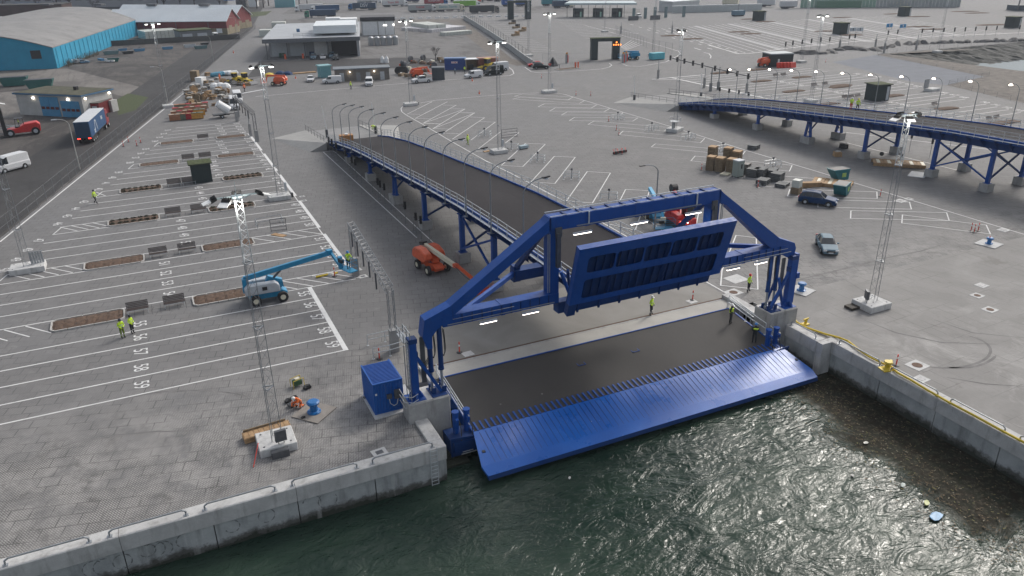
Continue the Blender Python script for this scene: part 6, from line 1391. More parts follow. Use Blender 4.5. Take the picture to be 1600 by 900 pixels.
# ================================================================ TRUCKS
def text_on(T, txt, loc, size, m_, rx=pi/2, rz=0, name='lettering'):
    cu = bpy.data.curves.new('t', 'FONT'); cu.body = txt; cu.size = size; cu.align_x = 'CENTER'; cu.align_y = 'CENTER'; cu.extrude = .01; cu.offset = .01*size
    t = bpy.data.objects.new('t', cu); me = bpy.data.meshes.new_from_object(t); bpy.data.objects.remove(t); bpy.data.curves.remove(cu); me.materials.clear(); me.materials.append(m_)
    o = obj(name, me, T, loc); o.rotation_euler = (rx, 0, rz); return o
def truck(lab, px, py, hx, hy, side, roof, cab=None, txt=None, tm=None, L=13.2, cabon=True, z=0, tail=False, ts=1.5, rear=None):
    q = W(px, py); rz = vp(px, py, hx, hy); T = thing('lorry' if cabon else 'trailer', lab, 'lorry' if cabon else 'trailer', q, rz)
    b = MB(); b.bx(-L/2,L/2,-1.25,1.25,1.15,3.95); tr = b.build('trailer_box', side, T, bevel=.04)
    b = MB(); b.bx(-L/2-.01,L/2+.01,-1.27,1.27,3.93,4.0); b.build('trailer_roof', roof, T)
    b = MB(); b.bx(-L/2+.1,L/2-.1,-1.1,1.1,.95,1.14); b.bx(-L/2+.2,-L/2+4.5,-1.24,-1.2,.5,1.1); b.bx(-1,3,-1.24,-1.2,.5,.95); b.build('trailer_frame', BLACK, T)
    n = int(L/1.3); b = MB()
    for i in range(n): b.bx(-L/2+.6+i*1.3,-L/2+.66+i*1.3,-1.262,1.262,1.2,3.9)
    b.build('curtain_straps', side, T)
    for x in (-L/2+1.6,-L/2+2.9,-L/2+4.2):
        for s in (-1,1): wheel(T, x, s*1.05, .5, .32)
    if rear: b = MB(); b.bx(-L/2-.03,-L/2-.005,-1.15,1.15,1.3,3.8); b.build('rear_doors', rear, T)
    if cabon:
        c = L/2+1.5; b = MB(); b.ext([(c-1.1,-1.2,.6),(c+1.15,-1.2,.6),(c+1.25,-1.2,1.6),(c+1.0,-1.2,2.9),(c+.4,-1.2,3.5),(c-1.1,-1.2,3.6)], (0,1,0), 2.4); b.build('cab', cab, T, bevel=.08)
        b = MB(); b.ext([(c+1.27,-1.1,1.9),(c+1.05,-1.1,2.85),(c+1.02,-1.1,2.85),(c+1.2,-1.1,1.9)], (0,1,0), 2.2); b.bx(c-.1,c+.9,-1.22,1.22,1.9,2.6); b.build('cab_windows', GLASS, T)
        b = MB(); b.bx(c-1.1,c+1.2,-1.0,1.0,.4,.7); b.build('cab_chassis', BLACK, T)
        for x in (c+.5,c-2.2):
            for s in (-1,1): wheel(T, x, s*1.05, .5, .32)
    if txt:
        for s in (-1,1): text_on(T, txt, (0,s*1.27,2.6), ts, tm, pi/2, 0 if s < 0 else pi)
    if tail:
        b = MB()
        for y in (-1.0,-.75,.75,1.0): b.bx(-L/2-.06,-L/2-.01,y-.1,y+.1,.95,1.12)
        b.build('tail_lamp', REDL, T)
    return T
TB = mat('tarp_dark_blue', (.02,.05,.1), .5, 0, .1, .6); TBL = mat('tarp_blue', (.018,.07,.17), .5, 0, .1, .6); TW = mat('trailer_white', (.55,.56,.57), .5, 0, .05, .6); TG = mat('trailer_grey', (.3,.32,.33), .5, 0, .05, .6); TR = mat('trailer_red', (.3,.03,.04), .5, 0, .1, .6); TD = mat('tarp_charcoal', (.03,.037,.04), .5, 0, .1, .6); TL = mat('tarp_lime', (.18,.42,.04), .5); TT = mat('tarp_teal', (.03,.22,.26), .5); TS = mat('letter_white', (.6,.62,.64)); TRD = mat('letter_red', (.45,.05,.05)); TTL = mat('letter_teal', (.03,.25,.3))
tk = truck('dark blue curtain-sided lorry driving away on the old yard road', 146.5,213,176,183,TBL,mat('white_trailer_roof', (.55,.57,.59), .5),mat('cab_dark_red', (.2,.015,.02)),L=13.8,tail=True,rear=TB)
for s in (-1,1):   # white excavator drawing on the curtain
    b = MB()
    for p in ([(-3.4,1.5),(-2.6,3.4),(-1.9,3.3)], [(-1.9,3.3),(-1.2,1.6)], [(-3.9,1.9),(-3.0,1.9)], [(-3.8,1.5),(-3.0,1.5)]):
        for u, v in zip(p[:-1], p[1:]): b.bar((u[0],s*1.275,u[1]),(v[0],s*1.275,v[1]),.02,.22,up=(0,0,1)) if abs(u[1]-v[1]) < .1 else b.bar((u[0],s*1.275,u[1]),(v[0],s*1.275,v[1]),.2,.02,up=(0,1,0))
    b.lathe([(.4,0),(.4,.01)],3) if 0 else None; b.build('curtain_drawing', TS, tk)
    text_on(tk, 'bat', (3.3,s*1.275,2.9), 1.1, TS, pi/2, 0 if s < 0 else pi)
rr_ = 0
truck('far lorry with white and grey trailer, leftmost of the row', 487,17.5,460,18.5,TW,TW,WPAINT)
truck('blue curtain lorry behind the depot roof, upper one', 512,19,486,20,TBL,TW,WPAINT); truck('blue lorry with green cab behind the depot roof', 505,27.5,470,28.5,TB,TBL,mat('cab_green', (.03,.18,.12)))
truck('dark teal lorry lettered DSV in the far row', 570,15.5,548,15.7,TB,TB,mat('cab_blue', (.02,.12,.3)),'DSV',TS,13.6,ts=2.6)
truck('white trailer lorry with faint red lettering in the far row', 614,10.5,640,9.5,TW,TW,WPAINT,'Trans 360',TRD,13,ts=1.7); truck('white lorry at the top edge behind the DSV lorry', 574,5,600,4.5,TW,TW,WPAINT)
truck('grey trailer lorry lettered on a white board', 656,19,680,18,TG,TG,WPAINT,'THERM',TRD,13,ts=1.5); truck('cream lorry lettered Danies Turret', 700,18,728,17.3,mat('trailer_cream', (.55,.55,.5), .5),TW,CREAM,'Danies Turret',TTL,13.4,ts=1.75)
truck('lime green lorry behind the cream one', 726,12,745,11.5,TL,TW,WPAINT); truck('charcoal curtain lorry right of the cream one', 753,20.5,780,19.8,TD,TD,mat('cab_grey_brown', (.12,.11,.1)),None,None,13.4)
truck('dark red trailer lettered TRANSPORT with a blue cab', 678,8,700,7.3,TR,TR,mat('cab_blue', (.02,.12,.3)),'TRANSPORT',TS,12,ts=1.4); truck('lorry with dark cab at the top edge, white trailer', 726,2.8,705,3.2,TW,TW,BLACK); truck('lorry with red cab at the top edge', 768,3,750,3.4,TD,TD,RM)
truck('dark lorry at the top edge left of the red trailer', 640,4,622,4.4,TB,TB,TG)
TBB = mat('container_bright_blue', (.02,.09,.32), .5); truck('short blue trailer, left of two behind the far gate', 793,10,805,9.6,TBB,TBB,WPAINT,'Samskip',TS,7,False,ts=1.2); truck('short blue trailer with white cab, right of two behind the far gate', 814.5,9.6,826,9.3,TBB,TBB,WPAINT,'Samskip',TS,7,ts=1.2)
truck('teal curtain trailer beyond the toll canopy', 864,9,880,8.6,TT,TT,WPAINT,L=14,cabon=False); truck('dark blue lorry beside the toll canopy', 876,12.5,900,11.5,TB,TB,CREAM,L=10)
truck('yellowish trailer parked at the far right hall', 1141,9,1150,9.2,CREAM,CREAM,L=9,cabon=False); truck('white trailer parked at the far right hall, middle one', 1197,10.5,1210,10.8,TW,TW,L=10,cabon=False); truck('white trailer parked at the far right hall, nearest one', 1231,13.5,1240,13.4,TW,TW,L=9,cabon=False)
# red reach truck on the left
ft = thing('forklift_truck', 'big red forklift truck with black mast at the left edge', 'forklift', W(37,210.5), vp(37,210.5,5,214)); 
b = MB(); b.ext([(-3.0,-1.1,.6),(2.4,-1.1,.6),(2.4,-1.1,1.3),(.6,-1.1,1.5),(-.6,-1.1,2.1),(-2.6,-1.1,2.3),(-3.1,-1.1,1.8)], (0,1,0), 2.2); b.build('machine_body', RM, ft, bevel=.08)
for x in (-2.1,2.0):
    for s in (-1,1): wheel(ft, x, s*1.15, .7, .5)
b = MB(); b.bx(-.5,1.0,-.8,.8,1.5,1.7); b.tube((-.5,-.8,1.5),(-.4,-.8,3.1),.05,5); b.tube((-.5,.8,1.5),(-.4,.8,3.1),.05,5); b.tube((1.0,-.8,1.5),(.8,-.8,3.1),.05,5); b.tube((1.0,.8,1.5),(.8,.8,3.1),.05,5); b.bx(-.5,.9,-.85,.85,3.1,3.2); b.build('cab_frame', BLACK, ft)
b = MB(); b.bx(2.5,3.1,-1.0,-.55,.2,5.2); b.bx(2.5,3.1,.55,1.0,.2,5.2)
for z in (.6,2.2,4.5): b.bx(2.55,2.95,-.6,.6,z,z+.3)
b.build('lift_mast', BLACK, ft); b = MB(); b.bx(3.0,5.2,-.7,-.45,.5,.6); b.bx(3.0,5.2,.45,.7,.5,.6); b.build('fork', STEEL, ft)
# yellow wheel loaders
def loader(lab, px, py, hx, hy, s=1.0):
    T = thing('wheel_loader', lab, 'wheel loader', W(px, py), vp(px, py, hx, hy)); T.scale = (s,s,s)
    b = MB(); b.ext([(-3.0,-.9,.8),(-.2,-.9,.7),(.3,-.9,1.2),(-.3,-.9,1.9),(-2.8,-.9,2.0),(-3.1,-.9,1.5)], (0,1,0), 1.8); b.bx(.3,2.0,-.5,.5,.7,1.3); b.build('machine_body', YELL, T, bevel=.06)
    for x in (-1.9,1.3):
        for k in (-1,1): wheel(T, x, k*1.0, .75, .5, YELL)
    b = MB(); b.bx(-1.1,.2,-.7,.7,1.9,3.1); b.build('cab', GLASS, T); b = MB(); b.bx(-1.2,.3,-.75,.75,3.1,3.25); b.build('cab_roof', YELL, T)
    b = MB(); b.bar((1.2,-.35,1.3),(3.3,-.35,.9),.2,.3); b.bar((1.2,.35,1.3),(3.3,.35,.9),.2,.3); b.build('lift_arm', YELL, T); b = MB(); b.ext([(3.2,-1.3,.1),(4.3,-1.3,.1),(4.2,-1.3,.3),(3.5,-1.3,1.1),(3.2,-1.3,1.1)], (0,1,0), 2.6); b.build('bucket', STEEL, T)
loader('yellow wheel loader in front of the brick-red shed', 760,110,746,112); loader('yellow machine with lit lamps near the far green fence', 1406,10,1395,10.5,1.6)
# tipping trailer with pale drum by the timber
tt = thing('tipper_trailer', 'small dark trailer with a tilted white drum by the numbered lanes', 'trailer', W(346,184), .05); b = MB(); b.bx(-1.6,1.6,-.9,.9,.6,.8); b.bar((1.5,0,.7),(3.2,0,.5),.12); b.build('trailer_frame', BLACK, tt)
for s in (-1,1): wheel(tt, .1, s*.95, .35,.2)
b = MB(); b.tube((-.4,0,3.0),(1.6,0,1.3),.75,12,.9); b.build('drum', WPAINT, tt)

fd = ft.location; person(0,0,1.62,ft.rotation_euler.z+pi/2,'front','forklift driver in yellow vest standing in the cab of the red forklift',HIV,NAVY,HELD,.8,xy=(fd.x+.3*cos(ft.rotation_euler.z), fd.y+.3*sin(ft.rotation_euler.z)))
# ================================================================ BUILDINGS
CYAN = mat('cyan_sheet_wall', (.03,.27,.43), .55, 0, .1, .3, spec=.2); HROOF = concrete('hall_roof_sheet', (.2,.2,.2), (.27,.265,.26), (.15,.147,.145), .12)
def shed_frame(px, py, qx, qy): 
    a, c = W(px, py), W(qx, qy); return a, c-a
def gable(lab, a, d, depth, h, rise, wm, rm, cat='shed', name='shed', over=.3, base=None, gm=None):
    "a: near corner, d: facade vector, depth away on its left normal"
    L = d.length; rz = atan2(d.y, d.x); T = thing(name, lab, cat, a, rz)
    b = MB(); b.add([(0,0,0),(L,0,0),(L,depth,0),(0,depth,0),(0,0,h),(L,0,h),(L,depth,h),(0,depth,h),(0,depth/2,h+rise),(L,depth/2,h+rise)], [(0,1,5,4),(2,3,7,6),(1,2,6,9,5),(3,0,4,8,7)]); b.build('wall', wm, T)
    b = MB(); t = .15
    for s, y0 in ((0,-over),(1,depth+over)):
        z0 = h-over*rise/(depth/2)
        b.add([(-over,y0,z0),(L+over,y0,z0),(L+over,depth/2,h+rise),(-over,depth/2,h+rise),(-over,y0,z0+t),(L+over,y0,z0+t),(L+over,depth/2,h+rise+t),(-over,depth/2,h+rise+t)], [(0,3,2,1),(4,5,6,7),(0,1,5,4),(1,2,6,5),(2,3,7,6),(3,0,4,7)])
    b.build('roof', rm, T); return T
def flat(lab, a, d, depth, h, wm, rm, cat='building', name='building', over=.25, par=True):
    L = d.length; rz = atan2(d.y, d.x); T = thing(name, lab, cat, a, rz)
    b = MB(); b.bx(0,L,0,depth,0,h); b.build('wall', wm, T); b = MB(); b.bx(-over,L+over,-over,depth+over,h,h+.3); b.build('roof', rm, T); return T
def part(T, nm, m_, *boxes, par=None):
    b = MB(); 
    for bx in boxes: b.bx(*bx)
    return b.build(nm, m_, par or T)
# big cyan hall with arched roof
H = thing('arched_hall', 'large cyan hall with a wide arched pale roof at the left', 'warehouse', (-22.1,274.6,0), radians(-13.4))
L, Wd, he, rise = 120, 58, 5.9, 5.0; n = 14
arc = [(-Wd*i/n, he+rise*4*(i/n)*(1-i/n)) for i in range(n+1)]
b = MB(); b.ext([(0,0,0),(-Wd,0,0)]+[(x,0,z) for x, z in arc[::-1]], (0,1,0), L) ; b.build('wall', CYAN, H)
b = MB()
for (x0, z0), (x1, z1) in zip(arc[:-1], arc[1:]): b.add([(x0+.0,-.4,z0+.05),(x1,-.4,z1+.05),(x1,L+.4,z1+.05),(x0,L+.4,z0+.05),(x0,-.4,z0+.3),(x1,-.4,z1+.3),(x1,L+.4,z1+.3),(x0,L+.4,z0+.3)], [(0,3,2,1),(4,5,6,7),(0,1,5,4),(1,2,6,5),(2,3,7,6),(3,0,4,7)])
b.build('roof', HROOF, H); part(H, 'window', BLACK, (-6.4,-3.6,-.08,.02,3.0,5.4)); 
pm = MB().bx(-.03,.03,-.15,.15,0,5.8).mesh('wall_rib', CYAN)
for i in range(26): obj('wall_rib', pm, H, (.1,2+i*4.6,0))
# red harbour sheds with white roofs
RW = mat('falu_red_wall', (.16,.022,.025), .7, 0, .15, .4); WR = mat('white_roof_sheet', (.68,.72,.74), .4, 0, .06, .15); OCH = mat('ochre_base_wall', (.22,.19,.13), .8, 0, .15, .5)
def harbour_shed(lab, ax, ay, bx_, by, ez, D, h, rs, gaps=()):
    "eave line through two photograph points at eave height ez; near gable at a"
    a = W(ax, ay, ez); c = W(bx_, by, ez); d = c-a; L = d.length*1.5; T = thing('harbour_shed', lab, 'shed', (a.x,a.y,0), atan2(d.y, d.x)+pi)
    b = MB(); b.add([(0,0,0),(-L,0,0),(-L,D,0),(0,D,0),(0,0,h),(-L,0,h),(-L,D,h),(0,D,h),(0,D/2,h+rs),(-L,D/2,h+rs)], [(0,1,5,4),(2,3,7,6),(1,2,6,9,5),(3,0,4,8,7)]); b.build('wall', RW, T)
    part(T, 'wall_base', OCH, (-L+.1,.05,-.06,D,0,h*.48)); b = MB(); ym = D/2; t = .2
    for ya in (-.6, D+.6): b.add([(-L,ya,h),(.6,ya,h),(.6,ym,h+rs),(-L,ym,h+rs),(-L,ya,h+t),(.6,ya,h+t),(.6,ym,h+rs+t),(-L,ym,h+rs+t)], [(0,3,2,1),(4,5,6,7),(0,1,5,4),(1,2,6,5),(2,3,7,6),(3,0,4,7)])
    b.build('roof', WR, T); part(T, 'door', WPAINT, (-4.6,-2.2,-.12,-.07,.6,2.4)); part(T, 'gable_door', OCH, (.07,.12,2,5,0,3.4)); part(T, 'gable_door', OCH, (.07,.12,8,11,0,3.4))
    for x in gaps: part(T, 'roof_gap', STEEL, (x-5,x,D/2-1.5,D/2+1.5,h+rs-.2,h+rs+.5))
    for k in range(9): part(T, 'downpipe', STEEL, (-8-k*14,-7.8-k*14,-.2,-.07,0,h))
    return T
harbour_shed('long red shed with white roof behind the cyan hall', 353,33.5, 228,34.5, 5.2, 13, 5.2, 4.6)
harbour_shed('second red shed with white roof, farther back', 366,27, 240,26, 5.2, 13, 5.2, 4.6, (-16,-44,-74,-104))
# moss roofed grey annex, stacked white tanks
a = W(283,66); d = W(333,62.5)-a
T = flat('grey annex with a mossy roof and two white gates behind the floodlight mast', a, d, 9, 3.9, mat('annex_grey', (.16,.17,.18), .7), SEDUM, 'shed', 'shed'); Ld = d.length
for k in range(2): part(T, 'gate', LGREY, (Ld*(.08+.46*k),Ld*(.38+.46*k),-.08,-.01,0,2.9))
a = W(228,62); d = W(283,58)-a
def tank_rows(lab, a, d, rows, cols, s, tiers, m_=None, rz=None):
    T = thing('tank_stack', lab, 'tank stack', a, atan2(d.y, d.x)); st = d.length/cols; tm_ = MB().bx(.04,st*.93,0,s,0,st*.95).mesh('ibc_tank', m_ or mat('white_ibc_tank', (.5,.52,.48), .5, 0, .12, .4))
    for t in range(tiers):
        for r in range(rows):
            for c in range(cols): obj('ibc_tank', tm_, T, (c*st, r*s*1.08, t*st*1.02))
    return T
tank_rows('white tank containers stacked in tiers beside the cyan hall', a, d, 3, 9, 3.5, 2)
part(thing('boundary_wall','dark low boundary wall in front of the stacked tanks','wall',W(175,72),0),'wall_slab',mat('dark_wall', (.09,.09,.085), .9),(0,46,0,.3,0,1.9))
# garage with blue doors
a = W(36,180); d = W(134,186.5)-a
a = Vector((-24.6,194.5,0)); d = W(134,184)-a
T = thing('garage', 'white garage with two blue double doors and lit wall lamps', 'garage', a, atan2(d.y, d.x)); Lg = d.length
WG = mat('stained_white_render', (.42,.42,.41), .8, 0, .15, .6)
b = MB(); b.bx(0,Lg,0,8.5,0,4.3); b.build('wall', WG, T); b = MB(); b.bx(-.4,Lg+.4,-.4,8.9,4.3,4.6); b.build('roof_edge', mat('steel_blue_trim', (.06,.14,.24), .5), T); b = MB(); b.bx(-.2,Lg+.2,-.2,8.7,4.6,4.68); b.build('roof', mat('dark_moss_roof', (.07,.07,.045), .95, 0, .4, .8), T)
BD = mat('garage_door_blue', (.06,.24,.42), .5, 0, .12, 1)
for x0, x1, hh in ((Lg*.36,Lg*.64,4.0),(Lg*.67,Lg*.95,3.3)):
    D_ = part(T, 'double_door', BD, (x0,(x0+x1)/2-.03,-.12,-.01,0,hh),((x0+x1)/2+.03,x1,-.12,-.01,0,hh))
    b = MB()
    for k in range(4): w_ = (x1-x0)/4; b.bx(x0+k*w_+.15,x0+(k+1)*w_-.15,-.16,-.121,hh*.36,hh*.36+.55)
    b.build('door_window', mat('dim_red_window', (.1,.02,.02), .2), D_)
for x in (Lg*.27, Lg*.8): part(T, 'wall_lamp', LAMPS, (x-.18,x+.18,-.25,-.05,3.55,3.8))
part(T, 'wall_lamp', LAMPS, (Lg+.05,Lg+.2,.8,1.1,3.6,3.85),(Lg+.05,Lg+.2,7.6,7.9,3.7,3.95)); part(T, 'annex', WG, (Lg+.02,Lg+1.1,6.6,8.4,0,2.4)); part(T, 'chimney', BLACK, (Lg*.62,Lg*.62+.7,5,5.7,4.69,5.4))
T = thing('container', 'dark red container shed behind the blue lorry', 'container', W(158,181), 1.15); part(T, 'container_walls', mat('dark_red_container', (.2,.025,.03), .6, 0, .15, 1), (0,6,0,2.5,0,2.6)); part(T, 'container_roof', mat('grey_roof_felt', (.13,.125,.12), .9), (-.1,6.1,-.1,2.6,2.6,2.7)); part(T, 'door', LGREY, (-.06,-.01,.5,1.5,0,2.0))
b = MB()
for i in range(20): b.bx(.2+i*.3,.32+i*.3,-.05,0,.1,2.5)
b.build('container_ribs', mat('dark_red_container', (.2,.025,.03)), T)
for x, y, l, s in ((24,134,'green skip with flared sides at the far left',1.5),(64,138,'second green skip, right of the first by the garage',1.5),(178,96.5,'small dark skip beside the scrap heap',.8)):
    T = thing('skip', l, 'skip', W(x, y), -.1); T.scale = (s,s,s); b = MB(); b.ext([(-1.6,-.9,.1),(1.6,-.9,.1),(2.2,-.9,1.5),(-2.2,-.9,1.5)], (0,1,0), 1.8); b.build('skip_body', mat('skip_green', (.02,.11,.1), .6), T); part(T, 'skip_load', BLACK, (-2.0,2.0,-.8,.8,1.5,1.55))
# depot with canopy in the compound
a = Vector((37.5,262.6,0)); d = Vector((65.2,255.2,0))-a; rzd = atan2(d.y, d.x); Ld = d.length
T = thing('depot_building', 'grey-white depot with open canopy bays and big white roof box', 'depot', a, rzd)
LG = mat('depot_wall_grey', (.3,.31,.33), .6, 0, .08, .3); DR = mat('depot_roof', (.36,.38,.4), .6, 0, .12, .15)
b = MB(); b.bx(.3,Ld-4,6,46,0,6.0); b.bx(Ld-.4,Ld+.4,0,46,0,6.2); b.bx(Ld-10,Ld-9.6,0,6,0,5.6); b.build('wall', LG, T)
b = MB(); b.add([(-.8,-1.2,5.9),(Ld+.8,-1.2,5.9),(Ld+.8,48,6.6),(-.8,48,6.6),(-.8,-1.2,6.2),(Ld+.8,-1.2,6.2),(Ld+.8,48,7.0),(-.8,48,7.0)], [(0,3,2,1),(4,5,6,7),(0,1,5,4),(1,2,6,5),(2,3,7,6),(3,0,4,7)]); b.build('roof', DR, T)
part(T, 'fascia', mat('fascia_grey', (.13,.14,.155), .5), (-.8,Ld+.8,-1.4,-1.2,5.0,6.25)); 
for x0, x1, m_ in ((1.5,8.3,LGREY),(9.3,14.3,LGREY),(17.5,24,WPAINT)) if 0 else ((1.0,6.0,LGREY),(6.8,11.2,LGREY),(14.5,20,WPAINT)): part(T, 'roller_door', m_, (x0,x1,5.9,5.99,.2,4.6))
part(T, 'dark_bay', BLACK, (Ld-9.5,Ld-.5,5.9,6.0,0,5.3)); 
for x in (.1,6.4,11.8,Ld-9.8): part(T, 'canopy_post', STEEL, (x,x+.25,-.9,-.65,0,5.0))
b = MB(); b.bx(Ld*.52,Ld-.2,4,24,7.0,9.4); rb = b.build('roof_box', mat('white_roof_sheet', (.52,.56,.58), .4), T); part(T, 'roof_box', WPAINT, (Ld*.62,Ld*.62+5,33,38,7.0,9.6),(Ld*.62+5,Ld*.62+11,30,37,7.0,9.4)); part(T, 'roof_door', BLACK, (Ld*.62+5.8,Ld*.62+6.7,29.9,29.99,7.1,8.9)); part(T, 'roof_unit', mat('blue_roof_unit', (.03,.12,.25)), (9,10,12,13,7.0,8.0))
b = MB()
for z in (7.6,8.1): b.tube((9,-.6,z-.6),(17.5,-.6,z-.6),.04,4)
for x in (9,11.8,14.5,17.5): b.tube((x,-.6,6.3),(x,-.6,7.6),.04,4)
b.build('roof_rail', GALV, T)
for i, x in enumerate((5.3,10.8)): part(T, 'orange_bollard', ORANGE, (x,x+.6,-.8,-.3,0,1.5))
part(T, 'waste_bin', mat('bin_green', (.03,.1,.06)), (3.2,4.0,4.9,5.6,0,1.2),(4.2,5.0,4.9,5.6,0,1.2)); part(T, 'waste_bin', PB, (12.8,14.2,4.9,5.6,0,1.4))
for x, y, l in ((418,57,'white tank container left of the depot, nearest'),(436,44,'white tank container left of the depot, farthest')): part(thing('tank_container', l, 'tank', W(x, y), rzd), 'tank_body', mat('white_ibc_tank', (.5,.52,.48)), (-3,3,-1.2,4,0,2.6))
# white tall shed with black roof
a = Vector((84.2,322,0)); d = Vector((97,318,0))-a; T = flat('white boarded shed with dark roof and a lit lamp, right of the depot', a, d, 12, 6.6, WG, mat('black_roof', (.03,.03,.035), .6), 'shed', 'shed'); Ls = d.length
part(T, 'roof_fascia', mat('black_roof', (.03,.03,.035)), (-.25,Ls+.25,-.3,-.26,5.4,6.9)); part(T, 'gate', WPAINT, (.6,Ls*.48,-.08,-.01,0,5.2),(Ls*.52,Ls*.7,-.08,-.01,0,5.2),(Ls*.72,Ls-.4,-.08,-.01,0,5.2)); part(T, 'wall_lamp', LAMPW, (Ls*.66,Ls*.66+1.4,-.25,-.1,3.6,3.8),(Ls-.6,Ls-.2,-.35,-.1,3.6,4.1))
T = thing('silver_tanks', 'row of pale silver tanks beside the depot', 'tank', W(580,71), rzd)
for k in range(5): b = MB(); b.lathe([(1.0,0),(1.05,2.6),(.6,3.1)], 10, (k*2.2,0,0)); b.build('tank', GALV, T)
# grey timber shed with doors
a = Vector((45.6,205.3,0)); d = Vector((59.3,202.2,0))-a; T = flat('low grey shed with four pale doors and two lit lamps', a, d, 4.6, 2.9, mat('grey_boarding', (.17,.155,.14), .8, 0, .15, 1), mat('slate_blue_roof', (.12,.14,.16), .5), 'shed', 'shed', .3); Ls = d.length
for x in (.09,.39,.57,.83): part(T, 'door', LGREY if x != .39 else mat('grey_door', (.2,.21,.22)), (Ls*x,Ls*x+1.1,-.06,-.01,0,2.1))
for x in (.27,.72): part(T, 'wall_lamp', LAMPS, (Ls*x,Ls*x+.16,-.16,-.01,2.2,2.38)); ld = bpy.data.lights.new('wall_glow', 'POINT'); ld.energy = 14; ld.color = (1,.8,.55); ld.shadow_soft_size = .1; obj('wall_glow', ld, T, (Ls*x,-.5,2.2))
bdm = MB().bx(-.02,.02,-.03,-.01,0,2.8).mesh('cladding_board', mat('grey_boarding', (.17,.155,.14)))
for i in range(int(Ls/.35)): obj('cladding_board', bdm, T, (.2+i*.35,0,0))
q = W(503,122); T = flat('pale blue portable shed behind the white van', q-Vector((.2,0,0)), Vector((2.9,.3,0)), 2.6, 2.9, mat('pale_blue_cabin', (.12,.3,.34), .6, 0, .1, 1), mat('pale_blue_roof', (.22,.42,.45), .5), 'shed', 'shed'); part(T, 'door', mat('pale_blue_cabin', (.12,.3,.34)), (.9,1.8,-.06,-.01,0,2.1))
q = W(675.5,125.5); T = flat('dark grey cube shed beside the white pickup', q, W(695,125)-q, 2.6, 2.9, mat('dark_cube', (.035,.045,.055), .5), mat('dark_cube_top', (.06,.075,.09), .5), 'shed', 'shed', .05)
q = W(695,109.5); d = W(728,109)-q; T = flat('long blue container shed with a white sign', q, d, 2.6, 2.9, mat('container_shed_blue', (.01,.05,.22), .5), mat('container_blue_top', (.05,.14,.32), .4), 'container', 'container', .05); part(T, 'sign', WPAINT, (d.length*.32,d.length*.62,-.06,-.01,1.8,2.3)); text_on(T, 'CRAMO', (d.length*.47,-.08,2.05), .5, TRD)
q = W(728,110); d = W(748,109.5)-q; T = thing('shelter', 'open white-roofed shelter between the blue and brick-red containers', 'shelter', q, atan2(d.y,d.x)); part(T, 'roof', WPAINT, (-.2,d.length+.1,-.2,3,2.9,3.05)); part(T, 'back_wall', WOODD, (0,d.length,2.8,2.95,0,2.9)); part(T, 'side_wall', mat('cream_wall', (.4,.35,.25)), (0,.2,0,2.8,0,2.9)); part(T, 'stored_goods', BLACK, (.8,2.2,1,2.4,0,1.3))
q = W(748,109.5); d = W(779,108)-q; flat('brick-red container shed behind the yellow loader', q, d, 2.6, 2.9, mat('brick_red_wall', (.2,.07,.05), .7), mat('salmon_roof', (.35,.18,.13), .6), 'container', 'container', .05)
q = W(1203,104.5); d = W(1238,103)-q; T = flat('dark teal container in the right lot with red barriers before it', q, d, 5, 3.2, DKGRN, mat('pale_container_roof', (.3,.34,.36), .5), 'container', 'container', .05); part(T, 'door', WPAINT, (d.length*.32,d.length*.4,-.08,-.01,.2,2.0))
for i in range(5): q = W(1217+i*5.2,105.8-.1*i); T = thing('plastic_barrier', 'red plastic barrier before the dark container, %s from the left' % OR1[i], 'barrier', q, .1, 'red plastic barriers by the dark container'); b = MB(); b.ext([(-1.0,-.5,0),(1.0,-.5,0),(1.0,-.2,1.4),(-1.0,-.2,1.4)], (0,1,0), .4); b.build('barrier_body', REDP, T)
def portal(lab, a, c, h, dpt, tw, sign=False):
    d = c-a; T = thing('height_gate', lab, 'gate', a, atan2(d.y, d.x)); L = d.length
    part(T, 'left_pillar', DKGRN, (0,tw,0,dpt,0,h-.9)); part(T, 'right_pillar', DKGRN, (L-tw,L,0,dpt,0,h-.9)); part(T, 'lintel', DKGRN, (-.05,L+.05,-.05,dpt+.05,h-.9,h)); part(T, 'roof_cap', SEDUM, (-.2,L+.2,-.2,dpt+.2,h,h+.12))
    if sign: part(T, 'lane_display', BLACK, (L-tw-.3,L-.05,-.14,-.06,h-2.4,h-.6)); part(T, 'amber_digits', AMBL, *[(L-tw-.1+k*.7,L-tw+.2+k*.7,-.2,-.15,h-2.1,h-1.7) for k in range(4)]); part(T, 'amber_digits', AMBL, (L-tw+.7,L-tw+1.1,-.2,-.15,h-1.4,h-1.0))
portal('dark height gate with amber display on the far paving', Vector((124.3,208.2,0)), Vector((132.5,205.3,0)), 6.2, 2.2, 2.0, True)
portal('second dark height gate, farther off behind the wall', Vector((166.8,358.5,0)), Vector((177.5,355.3,0)), 8.4, 3, 2.7)
for x, y, l in ((885.5,99,'red-striped orange-topped pillar left of the height gate opening'),(973.5,98.5,'red-striped pillar right of the height gate'),(978,97,'second pillar right of the height gate')): T = thing('ticket_pillar', l, 'pillar', W(x, y), 0); part(T, 'pillar_body', GALV, (-.4,.1,-.2,.2,0,2.6)); part(T, 'warning_panel', REDP, (.15,.5,-.1,.0,.2,2.4)); part(T, 'orange_sign', mat('orange_sign', (.6,.25,.03)), (-.3,.3,-.1,0,2.6,3.1))
